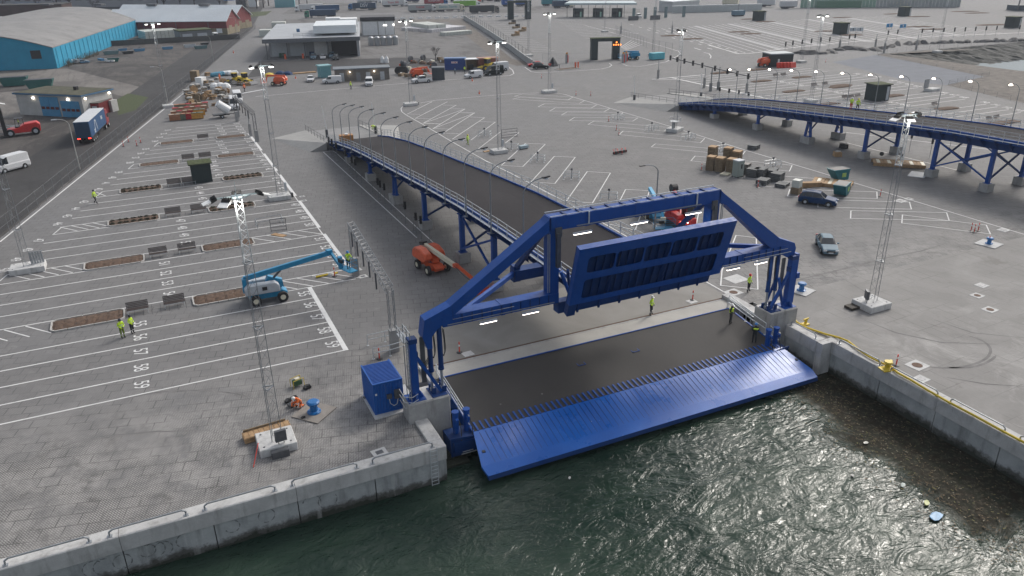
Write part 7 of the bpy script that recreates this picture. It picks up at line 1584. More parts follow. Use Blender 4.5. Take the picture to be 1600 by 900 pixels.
# toll canopy
a = Vector(W(886,27)); c = Vector(W(975,27)); d = c-a; T = thing('toll_canopy', 'wide pale toll canopy with dark booths under it', 'toll station', a, atan2(d.y, d.x)); L = d.length
b = MB(); b.add([(-1,-2,5.9),(L+6,-2,5.9),(L+4,9,6.3),(0,9,6.3),(-1,-2,6.7),(L+6,-2,6.7),(L+4,9,7.1),(0,9,7.1)], [(0,3,2,1),(4,5,6,7),(0,1,5,4),(1,2,6,5),(2,3,7,6),(3,0,4,7)]); b.build('canopy_roof', mat('pale_teal_roof', (.36,.45,.47), .45, 0, .06, .3), T)
for k in range(9): part(T, 'canopy_post', STEEL, (k*L/8-.1,k*L/8+.1,0,.2,0,5.9))
for k, x in enumerate((.1,.45,.78)): part(T, 'booth', DKGRN, (L*x,L*x+5.2,1,4,0,4.1)); part(T, 'booth_window', GLASS, (L*x+.5,L*x+4.5,.9,.99,1.2,2.6)); part(T, 'green_sign', mat('sign_mint', (.3,.5,.42)), (L*x+3.6,L*x+4.4,-.6,-.4,.3,2.6))
part(T, 'headlamp', LAMPS, (L*.24,L*.24+.4,-.3,-.1,.7,1.0))
for i, (x, y) in enumerate(((990,30),(1008,29),(1023,28),(1040,27.5),(1068,26.5))): T = thing('ticket_pillar', 'grey ticket pillar right of the toll canopy, %s from the left' % OR1[i], 'pillar', W(x, y), 0, 'grey ticket pillars right of the toll canopy'); part(T, 'pillar_body', mat('teal_grey_body', (.14,.2,.21)), (-.6,.6,-.4,.4,0,5))
for i, (x, y) in enumerate(((989.5,33.5),(1023.5,32.5))): T = thing('sign_board', 'dark sign board at the %s of the dashes below the toll pillars' % ('left' if i == 0 else 'right'), 'sign', W(x, y), -.1); part(T, 'sign_panel', STEEL, (-2.6,2.6,-.1,.1,.4,2.4))
# far right halls and fences
T = flat('pale grey hall along the top edge, right of centre', Vector((395,505,0)), Vector((505,440,0))-Vector((395,505,0)), 30, 16, mat('pale_grey_cladding', (.3,.33,.36), .5, 0, .08, .1), WR, 'hall', 'hall')
T = flat('white low store behind the parked trailers', W(1050,19), W(1092,16)-W(1050,19), 10, 5, mat('white_store', (.45,.47,.48), .5, 0, .1, .5), WR, 'store', 'store')
T = thing('white_wall', 'long pale wall in front of the parked white trailers', 'wall', W(1050,20.5), atan2((W(1190,17)-W(1050,20.5)).y, (W(1190,17)-W(1050,20.5)).x)); L = (W(1190,17)-W(1050,20.5)).length
pm = MB().bx(.05,L/26-.03,0,.6,0,3.2).mesh('wall_panel', mat('white_wall_panel', (.45,.48,.48), .5, 0, .1, .2))
for k in range(26): obj('wall_panel', pm, T, (k*L/26,0,0))
part(T, 'wall_cap', WPAINT, (0,L,-.1,.8,3.2,3.6))
T = thing('green_fence', 'tall green slatted screen at the top right', 'screen', W(1250,12), atan2((W(1500,11)-W(1250,12)).y, (W(1500,11)-W(1250,12)).x)); L = (W(1500,11)-W(1250,12)).length
MG = mat('mint_screen', (.2,.34,.27), .6, 0, .1, .3); MG2 = mat('grey_screen', (.3,.33,.33), .6, 0, .1, .3)
for k in range(46): part(T, 'screen_panel', MG if k < 22 else MG2, (k*L/46+.1,(k+1)*L/46-.1,0,.4,0,9))
part(T, 'green_base', mat('dark_mint', (.09,.2,.13)), (L*.1,L*.38,-2,-.5,0,3.4))
T = thing('boundary_wall', 'long pale concrete wall with wire fence on top, between compound and far lot', 'wall', W(725,30), 0); o = W(725,30); WP = [(725,30),(745,42),(775,62),(800,80),(822,97),(832,103.5)]
for i, ((x0, y0), (x1, y1)) in enumerate(zip(WP[:-1], WP[1:])):
    p, q = W(x0,y0)-o, W(x1,y1)-o; n = max(1, int((q-p).length/6))
    for k in range(n): u, v = p+(q-p)*(k/n), p+(q-p)*((k+.96)/n); b = MB(); b.bar(u+Vector((0,0,.9)), v+Vector((0,0,.9)), .35,1.8); b.build('wall_panel', mat('pale_wall', (.34,.35,.35), .8, 0, .08, .3), T); b = MB(); b.tube(u+Vector((0,0,1.8)), u+Vector((0,0,3.9)), .06,5); b.bar(u+Vector((0,0,3.8)), v+Vector((0,0,3.8)), .05); b.build('fence_post', STEEL, T)
# wire fence along the road
FENC = mat('dull_fence_steel', (.2,.21,.22), .6, .3)
def mesh_fence(lab, pts, h=2.3, step=3.0, name='wire_fence'):
    Q = [W(*p) for p in pts]; o = Q[0]; T = thing(name, lab, 'fence', o); pm = MB().tube((0,0,0),(0,0,h),.03,5).mesh('fence_post', FENC)
    for p, q in zip(Q[:-1], Q[1:]):
        d = q-p; n = max(1, int(d.length/step))
        for k in range(n): obj('fence_post', pm, T, p+d*(k/n)-o)
        b = MB(); c = d.normalized()
        for z in (.1,h/2,h-.05): b.tube(p-o+Vector((0,0,z)), q-o+Vector((0,0,z)), .012, 4)
        nw = int(d.length/.3)
        if d.length < 160:
            for k in range(nw): u = p-o+d*(k/nw); b.tube(u+Vector((0,0,.1)), u+Vector((0,0,h)), .005, 3, cap=False)
        ob = b.build('fence_wires', FENC, T)
mesh_fence('wire fence with pale posts along the access road', [(-20,391),(60,325),(120,274),(185,221),(262,156)]); mesh_fence('farther wire fence along the road past the timber piles', [(262,156),(300,126),(360,76),(400,45)])
mesh_fence('fence line of thin posts across the far paving by the dark gate', [(848,100),(925,99)], 3, 5); mesh_fence('thin post fence running back to the toll canopy', [(1050,84),(1010,75),(960,52)], 3.2, 4); mesh_fence('guard fence around the gravel bank corner', [(1370,87),(1430,78),(1600,68)], 1.4, 5); mesh_fence('guard fence along the pale asphalt apron and dirt field', [(1545,119),(1482,133),(1600,163)], 1.2, 4)
mesh_fence('low rail between pale asphalt and gravel bank', [(1372,88),(1544,119)], .8, 6)
rb_ = random.Random(5)
for i in range(26):
    x = 1255+i*13.6+rb_.uniform(-3,3); y = 84-(x-1255)*.068+2*sin(i) if x < 1400 else 70-(x-1400)*.03; q = W(x, y); T = thing('rock_pile', 'grey rock heap in the row along the far road edge, %s from the left' % OR1[i], 'rock', q, rb_.random()*3, 'grey rock heaps in a row along the far road edge')
    b = MB(); n = 8; sx, sy = rb_.uniform(1.8,4.5), rb_.uniform(1,1.8)
    for r_, z in ((1,0),(.75,.6),(.3,rb_.uniform(.7,1.3))):
        for k in range(n): a_ = 2*pi*k/n; j = rb_.uniform(.75,1.25); b.v.append((cos(a_)*sx*r_*j, sin(a_)*sy*r_*j, z))
    for r_ in range(2):
        for k in range(n): b.f.append((r_*n+k, r_*n+(k+1)%n, (r_+1)*n+(k+1)%n, (r_+1)*n+k)); b.m.append(0)
    b.f.append(tuple(range(2*n,3*n))); b.m.append(0); b.build('rocks', mat('grey_rock', (.14,.135,.13), .95, 0, .4, 1.5, .8, 4), T)
# lamp posts by the road (plain curved poles)
RL = [(125,265,8.0),(262,160,8.0),(334,97,8),(372,60,8)]
for i, (x, y, h) in enumerate(RL):
    T = thing('street_lamp', 'unlit curved street lamp beside the access road, %s from the left' % OR1[i], 'street lamp', W(x, y), pi, 'street lamps along the access road'); b = MB(); b.tube((0,0,0),(0,0,h-.9),.1,7,.06); b.path([(.0+1.5*(1-cos(t*pi/2)),0,h-.9+.9*sin(t*pi/2)) for t in (0,.25,.5,.75,1)],.05,6); b.build('lamp_pole', mat('old_lamp_pole', (.38,.38,.36), .6), T); b = MB(); b.box(1.85,0,h-.08,.8,.25,.12); b.build('lamp_head', LGREY, T)
T = thing('street_lamp', 'single dark curved lamp post standing right of the left ramp, seen against the bays', 'street lamp', W(1022,368), pi); b = MB(); b.tube((0,0,0),(0,0,7.6),.1,7,.07); b.path([(1.9*(1-cos(t*pi/2)),0,7.6+1.0*sin(t*pi/2)) for t in (0,.2,.4,.6,.8,1)],.05,6); b.build('lamp_pole', mat('lamp_pole_grey', (.22,.24,.26)), T); b = MB(); b.box(2.2,0,8.52,.7,.25,.1); b.build('lamp_head', BLACK, T)
# background at the top left: long white factory, brick building, bare trees
FW = mat('factory_white', (.3,.31,.33), .7, 0, .06, .05)
a = W(-40,15); c = W(345,12.5); d = c-a; LF = d.length
T = thing('factory', 'very long pale factory with a row of windows at the top left', 'factory', a, atan2(d.y, d.x)); part(T, 'wall', FW, (0,LF,0,40,0,32))
wm = MB().bx(0,LF/24*.56,-.25,.02,0,LF/24*.26).mesh('window', mat('factory_window', (.05,.045,.045), .3, 0, .3, .2))
for k in range(24): obj('window', wm, T, (k*LF/24+2,0,5.2))
part(T, 'plinth', STEEL, (0,LF,-.6,-.05,0,1.2))
for (a, c, h, l, y) in ((W(-60,30),W(100,26),6.5,'dark brick building behind the cyan hall, left part',26),(W(-60,46),W(46,40),4,'low building with pale roof at the left edge',36)): T = flat(l, a, c-a, 16 if y < 30 else 10, h, mat('dark_brick', (.07,.04,.035), .8, 0, .2, .3), mat('dark_felt', (.05,.05,.05), .9) if y < 30 else WR, 'building', 'building')
T = thing('container', 'blue container standing at the factory wall, top left', 'container', W(22,20), -.4); part(T, 'container_walls', mat('tarp_blue', (.02,.1,.28)), (0,15,0,5,0,5.5))
T = thing('blue_unit', 'blue machine house in front of the factory, behind the red sheds', 'machine house', W(325,12), -.4); part(T, 'unit_walls', mat('unit_blue', (.02,.2,.4), .5), (0,16,0,6,4,11)); part(T, 'white_cylinder', WPAINT, (26,31,0,5,0,14)); part(T, 'dark_frame', STEEL, (18,24,0,5,0,12))
T = thing('container', 'pale blue container at the top edge left of the far lorries', 'container', W(430,12), -.3); part(T, 'container_walls', mat('pale_blue_cabin', (.12,.3,.34)), (0,12,0,4,0,4.5))
BARK = mat('bare_bark', (.05,.042,.04), .9, 0, .3, 1)
def tree(px, py, h, lab, seed, grp='bare winter trees along the top left'):
    r_ = random.Random(seed); T = thing('bare_tree', lab, 'tree', W(px, py), r_.random()*6, grp)
    b = MB(); b.tube((0,0,0),(0,0,h*.45),h*.03,7,h*.02); b.build('trunk', BARK, T)
    b = MB()
    def br(p, d, L, r, n):
        q = p+d*L; b.tube(p, q, r, 4, r*.6, cap=False)
        if n:
            for _ in range(3 if n > 1 else 4): br(q if r_.random() > .3 else p+d*L*.7, (d+Vector((r_.uniform(-.8,.8), r_.uniform(-.8,.8), r_.uniform(-.1,.5)))).normalized(), L*r_.uniform(.55,.8), r*.62, n-1)
    for k in range(5): a_ = k*1.26; br(Vector((0,0,h*r_.uniform(.25,.45))), Vector((cos(a_)*.6, sin(a_)*.6, .8)).normalized(), h*.24, h*.014, 4)
    b.build('crown', BARK, T)
TR_ = [(8,20,13),(60,19,14),(92,19,16),(112,19,15),(150,22,8),(248,16,16),(258,17,16),(283,15,14),(305,14,15),(345,16,12),(402,13,14),(412,12,14),(440,10,15),(449,11,15),(468,9,13),(380,16,10),(420,9,14),(456,7,14),(480,7,12)]
for i, (x, y, h) in enumerate(TR_): tree(x, y, h, 'bare dark tree in the line along the top left edge, %s from the left' % OR1[sorted(t[0] for t in TR_).index(x)], i)
tree(681,95,4.5,'small dark bush-like tree by the blue container shed',77,None)
b = MB()
for i in range(260): x = rb_.uniform(0,34); p = Vector((x*.98+rb_.uniform(-.6,.6), rb_.uniform(-1,1), 0)); b.tube(p, p+Vector((rb_.uniform(-.5,.5), rb_.uniform(-.3,.3), rb_.uniform(.6,2.2))), .05, 3, .02, cap=False)
tag(b.build('dry_scrub', mat('dry_scrub', (.09,.075,.05), .95, 0, .3, 2), None, W(98,105)+Vector((1,0,0)), radians(76)), 'dry scrub and weeds along the foot of the cyan hall', 'scrub', kind='stuff')
T = thing('scrap_heap', 'heap of scrap sheets and boxes beside the cyan hall', 'scrap', W(150,98), -.2)
for k in range(16): b = MB(); b.box(rb_.uniform(-7,7), rb_.uniform(-1.6,1.6), rb_.uniform(0,.7), rb_.uniform(1,3), rb_.uniform(.3,1.2), rb_.uniform(.15,.8), rb_.random()*3); b.build('scrap_piece', (GALV, LGREY, WPAINT, mat('scrap_blue', (.06,.2,.35)), STEEL)[k % 5], T)
for (x, y, s, m_, l) in ((174,85,4,mat('teal_crate', (.1,.18,.19)),'grey-green box pile right of the scrap heap'),(200,84,3,BLACK,'dark skip-like tub in the old yard'),(218,80,3,mat('scrap_blue', (.06,.2,.35)),'blue tub in the old yard'),(192,79,2.4,mat('scrap_blue', (.06,.2,.35)),'small blue tub left of the dark one'),(262,77,3,mat('scrap_blue', (.06,.2,.35)),'pale blue board pile in the old yard'),(297,74,3.4,LGREY,'white sacks before the low wall'),(314,76,3.6,mat('teal_crate', (.1,.18,.19)),'grey tub at the end of the low wall'),(320,70,2.4,BLACK,'black box at the end of the low wall')):
    T = thing('yard_box', l, 'box', W(x, y), .2); b = MB(); b.ext([(-s/2,-s/4,0),(s/2,-s/4,0),(s*.6,-s/4,s*.3),(-s*.6,-s/4,s*.3)], (0,1,0), s/2); b.build('box_body', m_, T); b = MB(); b.bx(-s*.5,s*.5,-s*.2,s*.2,s*.3,s*.32); b.build('box_lid', STEEL, T)
# ================================================================ MATERIAL PILES
rp = random.Random(11)
CC = [mat('crate_%s' % n, c, .7, 0, .2, 2) for n, c in (('orange', (.33,.15,.08)), ('green', (.12,.14,.1)), ('red', (.35,.02,.03)), ('amber', (.5,.25,.05)), ('cream', (.36,.27,.2)), ('grey', (.2,.2,.18)))]
wn = ['orange-brown','grey-green','red','amber','cream','grey']
k = 0
for r_ in range(4):
    for c in range(6):
        q = W(270.5+c*8.6+r_*2.6, 188.5-r_*5.4-c*.7); ci = [[0,0,1,2,3,3],[0,4,0,2,3,3],[4,0,4,0,4,0],[1,1,4,0,0,4]][r_][c]
        T = thing('storage_crate', '%s storage crate, %s from the left in the %s row of the crate block' % (wn[ci], OR1[c], ['front','second','third','rear'][r_]), 'crate', q, -.05, 'coloured storage crates in a block by the fence')
        b = MB(); b.bx(-.62,.62,-.55,.55,.1,1.2); b.build('crate_body', CC[ci], T); 
        for x in (-.5,0,.5): b = MB(); b.bx(x-.06,x+.06,-.54,.54,0,.1); b.build('crate_foot', WOODD, T)
        b = MB(); b.bx(-.66,.66,-.59,.59,1.2,1.27); b.build('crate_lid', CC[(ci+4) % 6] if ci != 1 else CC[0], T)
PIL = []
for i in range(46):
    x = rp.uniform(290,356); y = rp.uniform(137,160)-.12*(x-320)*0; 
    if x < 300 and y < 145: continue
    PIL.append((x, y))
PIL += [(330,128),(340,124),(350,132),(322,133),(366,134),(372,133),(378,133),(386,134),(392,132),(362,131),(300,163),(310,165),(296,155),(336,165),(325,118),(333,120)]
TT_ = [rp.randrange(4) for _ in PIL]
def ordx(i, t): return OR1[sorted(p[0] for k_, p in enumerate(PIL) if TT_[k_] == t).index(PIL[i][0])]
for i, (x, y) in enumerate(PIL):
    q = W(x, y); t = TT_[i]
    if t == 3: 
        T = thing('cable_drum', 'wooden cable drum in the material store by the fence, %s from the left' % ordx(i, 3), 'cable drum', q, rp.random()*3, 'material piles beside the fence'); b = MB(); r_ = rp.uniform(.5,.85); b.tube((0,-.45,r_),(0,-.35,r_),r_,12); b.tube((0,.35,r_),(0,.45,r_),r_,12); b.tube((0,-.35,r_),(0,.35,r_),r_*.5,10); b.build('drum_body', WOOD if i % 2 else WOODD, T)
    else:
        n = rp.randrange(2,5); T = thing('pallet_load', 'pallet load of %s in the store by the fence, %s from the left' % (('boards', 'timber', 'packed stone')[t], ordx(i, t)), 'pallet', q, rp.random()*3, 'material piles beside the fence')
        for k in range(n): b = MB(); w_ = rp.uniform(.9,1.5); b.box(rp.uniform(-.15,.15), rp.uniform(-.15,.15), .3*k, w_, 1.0, .26, rp.uniform(-.1,.1)); b.build('load_layer', (WOOD, WOODD, KERB, mat('dim_grey_stack', (.15,.14,.13)))[(t+(k % 2)) % 4], T)
for i, (x, y, l) in enumerate(((336,138,'white tarpaulin sack pile, left of three in the store'),(345,137.5,'white tarpaulin sack pile, middle of three in the store'),(353,138,'white tarpaulin sack pile, right of three in the store'),(315,133,'pale machine box in the material store'),(306,126,'tall pile of weathered panels by the fence'))):
    T = thing('sack_pile' if i < 3 else 'machine_box', l, 'sacks' if i < 3 else 'box', W(x, y), .3*i); b = MB(); b.lathe([(1.2,0),(1.25,.5),(.9,1.1),(.3,1.35)], 9) if i < 3 else b.box(0,0,0,2.2,1.8,2.0 if i == 3 else 2.6); b.build('sack_skin' if i < 3 else 'box_body', WPAINT if i != 4 else WOODD, T)
loader('small dark yellow excavator among the piles, left one', 366,130,360,131,.8) ; loader('small dark yellow excavator among the piles, right one', 385,131,392,132,.85)
for i, (x, y, c) in enumerate(((343,119,'blue'),(338,120,'blue'),(355,117.5,'white'),(364,117.5,'white'))): T = thing('wrapped_bundle', '%s wrapped bundle behind the material store, %s of the pair' % (c, 'left' if i in (1,2) else 'right'), 'bundle', W(x, y), .2); b = MB(); b.lathe([(.1,-1.6),(.6,-1.3),(.65,1.2),(.1,1.6)],8); b.v = [(v[2],v[1],v[0]+.6) for v in b.v]; b.build('wrapping', mat('wrap_blue', (.07,.25,.36)) if c == 'blue' else WPAINT, T)
# pallets and bundles in the right bays
def pallet_stack(px, py, n, lab, rz=0, m_=WOODD, top=WOOD, s=1.15):
    T = thing('pallet_stack', lab, 'pallets', W(px, py), rz, 'stacks of pallets and boards in the right bays')
    h = .24
    for k in range(n): b = MB(); j = rp.uniform(-.04,.04); mm = top if k == n-1 else m_; b.bx(-s*.6+j,s*.6+j,-s*.5,s*.5,k*h+.13,k*h+h-.01); [b.bx(x-.06+j,x+.06+j,-s*.5,s*.5,k*h,k*h+.13) for x in (-s*.5,0,s*.5)]; b.build('board_layer', mm, T)
for i, (x, y, n) in enumerate(((1110.5,265.5,9),(1112,257,12),(1124.5,267.5,9),(1136,259,12),(1142,269.5,9),(1150,262,11))): pallet_stack(x, y, n, 'stack of boards %s' % ['at the left front of the group','at the left rear of the group','second from the left in front','in the middle rear','left of the grey toilet cabin','behind the grey toilet cabin'][i], .5)
pallet_stack(1164,270,6,'grey board stack right of the toilet cabin',.5,mat('dim_grey_stack', (.15,.14,.13)),mat('dim_grey_stack', (.15,.14,.13))); pallet_stack(1133.5,273,1,'single pale pallet before the stacks',.4,WOOD,CREAM)
gs = mat('stacked_grey_slabs', (.13,.135,.135), .8, 0, .2, 2)
for x, y, n, l in ((1176,275,5,'grey slab stack, left one, with mixed goods'),(1188,275,5,'pale grey slab stack right of it'),(1204,274,4,'dark slab stack before the hoop frame'),(1214,282,5,'tall dark slab stack with timber bearers'),(1192,287,3,'flat dark sheets in the bays'),(1222,291,2,'low dark slab stack at the bay corner'),(1177.5,232.5,3,'small grey stone pallet on the open paving')): pallet_stack(x, y, n, l, .45, gs, gs, 1.5)
T = thing('pipe_bundle', 'bundle of dark bent pipes by the slab stacks', 'pipes', W(1195,288), .4)
for k in range(4): b = MB(); b.path([(-1.8,.15*k,.15),(-.5,.15*k+.2,.5),(1.0,.15*k,.35),(1.9,.15*k-.2,.12)],.06,5); b.build('pipe', STEEL, T)
T = thing('toilet_cabin', 'grey-green portable toilet cabin beside the pallet stacks', 'toilet cabin', W(1152.5,276), .05); part(T, 'cabin_body', mat('cabin_grey_green', (.27,.31,.28), .5, 0, .05, 1), (-.6,.6,-.5,.6,.1,2.35)); part(T, 'roof', LGREY, (-.65,.65,-.55,.65,2.35,2.5)); part(T, 'skid', BLACK, (-.6,.6,-.55,.6,0,.1)); part(T, 'door', mat('cabin_door', (.3,.34,.31)), (-.45,.45,-.54,-.51,.2,2.15)); part(T, 'door_window', BLACK, (-.05,.18,-.57,-.545,1.3,1.95))
T = thing('water_tank', 'white caged tank on a wooden pallet beside the blue car', 'tank', W(1243.5,302), .4); part(T, 'tank_body', mat('white_ibc_tank', (.5,.52,.48)), (-.55,.55,-.5,.5,.9,1.9)); part(T, 'pallet', WOODD, (-.6,.6,-.55,.55,0,.88)); part(T, 'blue_can', PB, (.6,.9,-.4,-.1,.7,1.0))
T = bundle('long timber beams between the white tank and the formwork', 1262,292,3.6,.8,.7,-.35,WOOD,3,layers=3)
def formwork(lab, px, py, rz, L, D):
    T = thing('formwork_frame', lab, 'formwork', W(px, py), rz); n = int(L/.5)
    for s in (-1,1): b = MB(); b.bx(-L/2,L/2,s*D/2-.08,s*D/2+.08,0,.5); b.build('frame_side', WOOD, T)
    for k in range(n): b = MB(); x = -L/2+(k+.5)*L/n; b.bx(x-L/n*.45,x+L/n*.45,-D/2+.1,D/2-.1,.3,.42+rp.uniform(0,.06)); b.build('frame_board', CREAM if k % 3 == 1 else WOOD, T)
    return T
formwork('large tilted timber formwork beside the blue skips', 1300,289,-.95,5.2,2.8); T = thing('tyre', 'black tyre at the right end of the timber formwork', 'tyre', W(1323.5,298), 0); b = MB(); b.tube((0,-.1,.4),(0,.1,.4),.4,14); b.build('tyre_ring', RUBBER, T)
F2 = formwork('long flat timber formwork lying under the right ramp', 1403,258,-.75,7.2,2.6); b = MB(); b.tube((-1.2,0,.8),(-1.0,.2,.8),.32,10); b.tube((1.6,-1.3,.4),(1.7,-1.5,.4),.4,10); tag(b.build('tyre', RUBBER, None, W(1385,247)), 'black tyres on the timber formwork under the right ramp', 'tyres')
T = thing('panel', 'pale grey sheet lying beside the timber formwork', 'panel', W(1434,273), .5); part(T, 'sheet', LGREY, (-1.6,1.6,-1.1,1.1,0,.06))
T = thing('timber_load', 'short timber load with white bags on the right ramp deck', 'timber', Vector((107.0,82,rz_(82))), .2); part(T, 'timber_pack', WOODD, (-1.0,1.0,-.5,.5,0,.55)); part(T, 'bag', WPAINT, (-.4,.4,-.3,.3,.55,.7))
for x, y, l, m_ in ((1308,244,'small wooden box with pale stones on the open paving',WOOD),(1318,231,'black round drum beside the pier',BLACK)): T = thing('site_box', l, 'box', W(x, y), .3); b = MB(); b.lathe([(.8,0),(.75,.7),(.6,.75)],8 if m_ is BLACK else 4); b.build('box_body', m_, T); part(T, 'stones', KERB if m_ is WOOD else STEEL, (-.4,.4,-.3,.3,.75,.85))
SKB = mat('skip_teal', (.015,.14,.17), .5, 0, .15, 1.5)
for x, y, r_, l in ((1314,304.5,.5,'blue-green tipping skip right behind the blue car'),(1310,281,-.1,'blue-green tipping skip at the outer line, farther one')):
    T = thing('tipping_skip', l, 'skip', W(x, y), r_); b = MB(); b.ext([(-.6,-.8,.15),(1.0,-.8,.15),(1.1,-.8,1.7),(-1.7,-.8,1.7)], (0,1,0), 1.6); b.build('skip_body', SKB, T); part(T, 'skip_inside', BLACK, (-1.5,1.0,-.72,.72,1.7,1.72)); b = MB(); b.bx(-.2,.5,-.83,-.81,.6,1.2); b.build('yellow_sticker', mat('lime_sticker', (.35,.5,.12)), T); part(T, 'lifting_rim', SKB, (-1.75,1.15,-.86,-.81,1.55,1.72))
T = thing('timber_load', 'orange timber pack with a white bag at the far end of the left ramp', 'timber', Vector((29.2,127.6,2.0)), -.1); part(T, 'timber_pack', mat('orange_timber', (.42,.2,.07), .7, 0, .2, 3), (-1.1,1.1,-.6,.6,0,.9)); part(T, 'bag', WPAINT, (-.2,.3,-.3,.3,.9,1.1))
T = thing('timber_board', 'brown board lying left of the bays mast base', 'timber', W(763,236.5), .2); part(T, 'board', WOOD, (-.9,.9,-.3,.3,0,.12)); T = thing('site_box', 'small pale blue cart in the open bay', 'cart', W(818,232.5), .2); part(T, 'cart_body', mat('pale_cart', (.3,.38,.42)), (-.8,.8,-.4,.4,.15,.6)); part(T, 'cart_wheels', BLACK, (-.7,.7,-.3,.3,0,.14))
T = thing('barrier_cluster', 'four red posts lying around a dark frame on the open bays', 'barrier', W(968,240), .1); 
for k in range(4): b = MB(); b.tube((-1.3+k*.8,-.3,.3),(-.9+k*.8,.5,.7),.06,6); b.build('red_post', REDP, T)
part(T, 'dark_frame', BLACK, (-1.4,1.4,-.2,.0,.1,.5))
# construction heaps around the blue shed and small far items
for i in range(22):
    x, y = rp.uniform(621,692), rp.uniform(94,122)
    if 652 < x < 700 and y > 113: continue
    T = thing('site_material', 'heap of %s between grey shed and blue container' % ('brown soil','dark pipes and rings','pale bags','weathered boards')[i % 4], 'material', W(x, y), rp.random()*3, 'site material between grey shed and blue container'); t = i % 4
    b = MB(); b.lathe([(1.3,0),(1.0,.5),(.3,.9)], 8) if t == 0 else (b.tube((-.3,0,.9),(.3,0,.9),.9,12) if t == 1 else b.box(0,0,0,rp.uniform(1,2.4),1,rp.uniform(.4,1.1))); b.build('material_body', (SOIL, STEEL, CREAM, WOODD)[t], T); b = MB(); b.box(.4,.3,.2,.7,.5,.6,.5); b.build('loose_piece', (KERB, BLACK, ORANGE, WPAINT)[(i//2) % 4], T)
for i in range(4): q = W(622.5+i*3.6,116); T = thing('cable_drum', 'upright black cable drum beside the grey shed, %s of four' % OR1[i], 'cable drum', q, 1.2); b = MB(); b.tube((-.3,0,1.0),(-.22,0,1.0),1.0,14); b.tube((.22,0,1.0),(.3,0,1.0),1.0,14); b.tube((-.22,0,1),(.22,0,1),.6,12); b.build('drum_body', BLACK, T)
for i, (x, y) in enumerate(((598,98),(604.5,98))): T = thing('white_cone_tank', 'small white cone-shaped bin behind the grey shed, %s one' % ('left','right')[i], 'bin', W(x, y)); b = MB(); b.lathe([(.7,0),(.6,1.2),(.15,2.0)],9); b.build('bin_body', WPAINT, T)
for (x, y, c, l) in ((421,119,'amber','orange-yellow machine box left of the orange lift'),(438,116,'blue','blue tarpaulin heap by the far kerb'),(450,116.5,'blue','second blue tarpaulin heap by the far kerb')): T = thing('site_heap', l, 'heap', W(x, y), .3); b = MB(); b.lathe([(1.5,0),(1.2,.6),(.4,.9)],8); b.build('heap_cover', YELL if c == 'amber' else PB, T); b = MB(); b.box(.8,.2,0,1.0,.6,.8); b.build('side_box', WOODD, T)
bundle('row of long boards lying near the far kerb', 468,115,9,1.6,.3,.05,WOOD,5,layers=2)
bundle('white boards lying beside the numbered lanes', 396,143,7,.5,.1,.55,WPAINT,2,layers=1)
# white tanks in the compound
tank_rows('big block of white tank containers in the far compound', W(675,51), W(728,45)-W(675,51), 5, 16, 3.6, 1, mat('white_block_tank', (.56,.55,.57), .5, 0, .08, .3)); tank_rows('short row of white tank containers before the big block', W(695,56.5), W(738,53)-W(695,56.5), 1, 9, 4, 1); tank_rows('stepped white tank containers at the left of the big block', W(642,45.5), W(670,50)-W(642,45.5), 2, 6, 4, 1)
# low road blocks along far road
for i in range(17): x = 602+i*13.6; T = thing('kerb_block', 'pale road block in the dotted row along the far road, %s from the left' % OR1[i], 'road block', W(x, 29.5-.15*i if x < 700 else 27.2-.18*(i-8)), 0, 'dotted row of pale road blocks along the far road'); b = MB(); b.ext([(-1.3,-.3,0),(1.3,-.3,0),(1.1,-.3,.7),(-1.1,-.3,.7)], (0,1,0), .6); b.build('block_body', WPAINT, T)
for i, (x, y) in enumerate(((800,37.5),(806,44),(816,49),(805,56))): T = thing('site_pallets', 'small brown material heap on the far left lot, %s from the top' % OR1[i], 'material', W(x, y), .4); b = MB(); b.box(0,0,0,3.5,1.2,.8); b.build('goods', WOODD, T); b = MB(); b.box(1.6,.4,0,1.2,1.6,1.6); b.build('goods_box', BLACK if i < 2 else WOOD, T)
T = thing('excavation', 'open pit with orange barriers near the far edge line', 'excavation', W(886,108), .1); part(T, 'pit_frame', KERB, (-3.4,3.4,-1.4,1.4,0,.15)); part(T, 'pit_soil', SOIL, (-3.0,3.0,-1.1,1.1,.15,.2)); part(T, 'orange_barrier', ORANGE, (2.9,3.3,.2,.5,.2,1.6),(3.9,4.2,.2,.5,0,1.6)); part(T, 'fence_bar', STEEL, (-4,-1,2.2,2.3,1.0,1.15),(-4,-3.9,2.2,2.3,0,1.1),(-1.1,-1,2.2,2.3,0,1.1))
T = thing('tarp_heap', 'dark heap with a red cone right of the parked dark car', 'heap', W(864,103), .3); b = MB(); b.lathe([(1.6,0),(1.0,1.2),(.2,2.4)],6); b.build('heap_cover', BLACK, T); part(T, 'red_piece', REDP, (-1.5,-.8,-.4,.4,.2,.8))
T = thing('water_tub', 'light blue tub on pallets beside the far mast', 'tub', W(1026,93), 0); part(T, 'tub_body', mat('sky_tub', (.1,.42,.5)), (-2.2,2.2,-1,1,.2,2.0)); part(T, 'tub_foot', BLACK, (-2,2,-.9,.9,0,.2))
T = thing('site_trolley', 'blue-grey machine with mast in the upper lot near the far kiosk', 'machine', W(1153,25), 0); part(T, 'machine_body', mat('slate_machine', (.1,.18,.24)), (-3,3,-1.5,1.5,.5,2.6)); part(T, 'machine_mast', GALV, (-.2,.2,-.2,.2,2.6,5.5)); part(T, 'machine_wheels', BLACK, (-2.6,2.6,-1.3,1.3,0,.5))
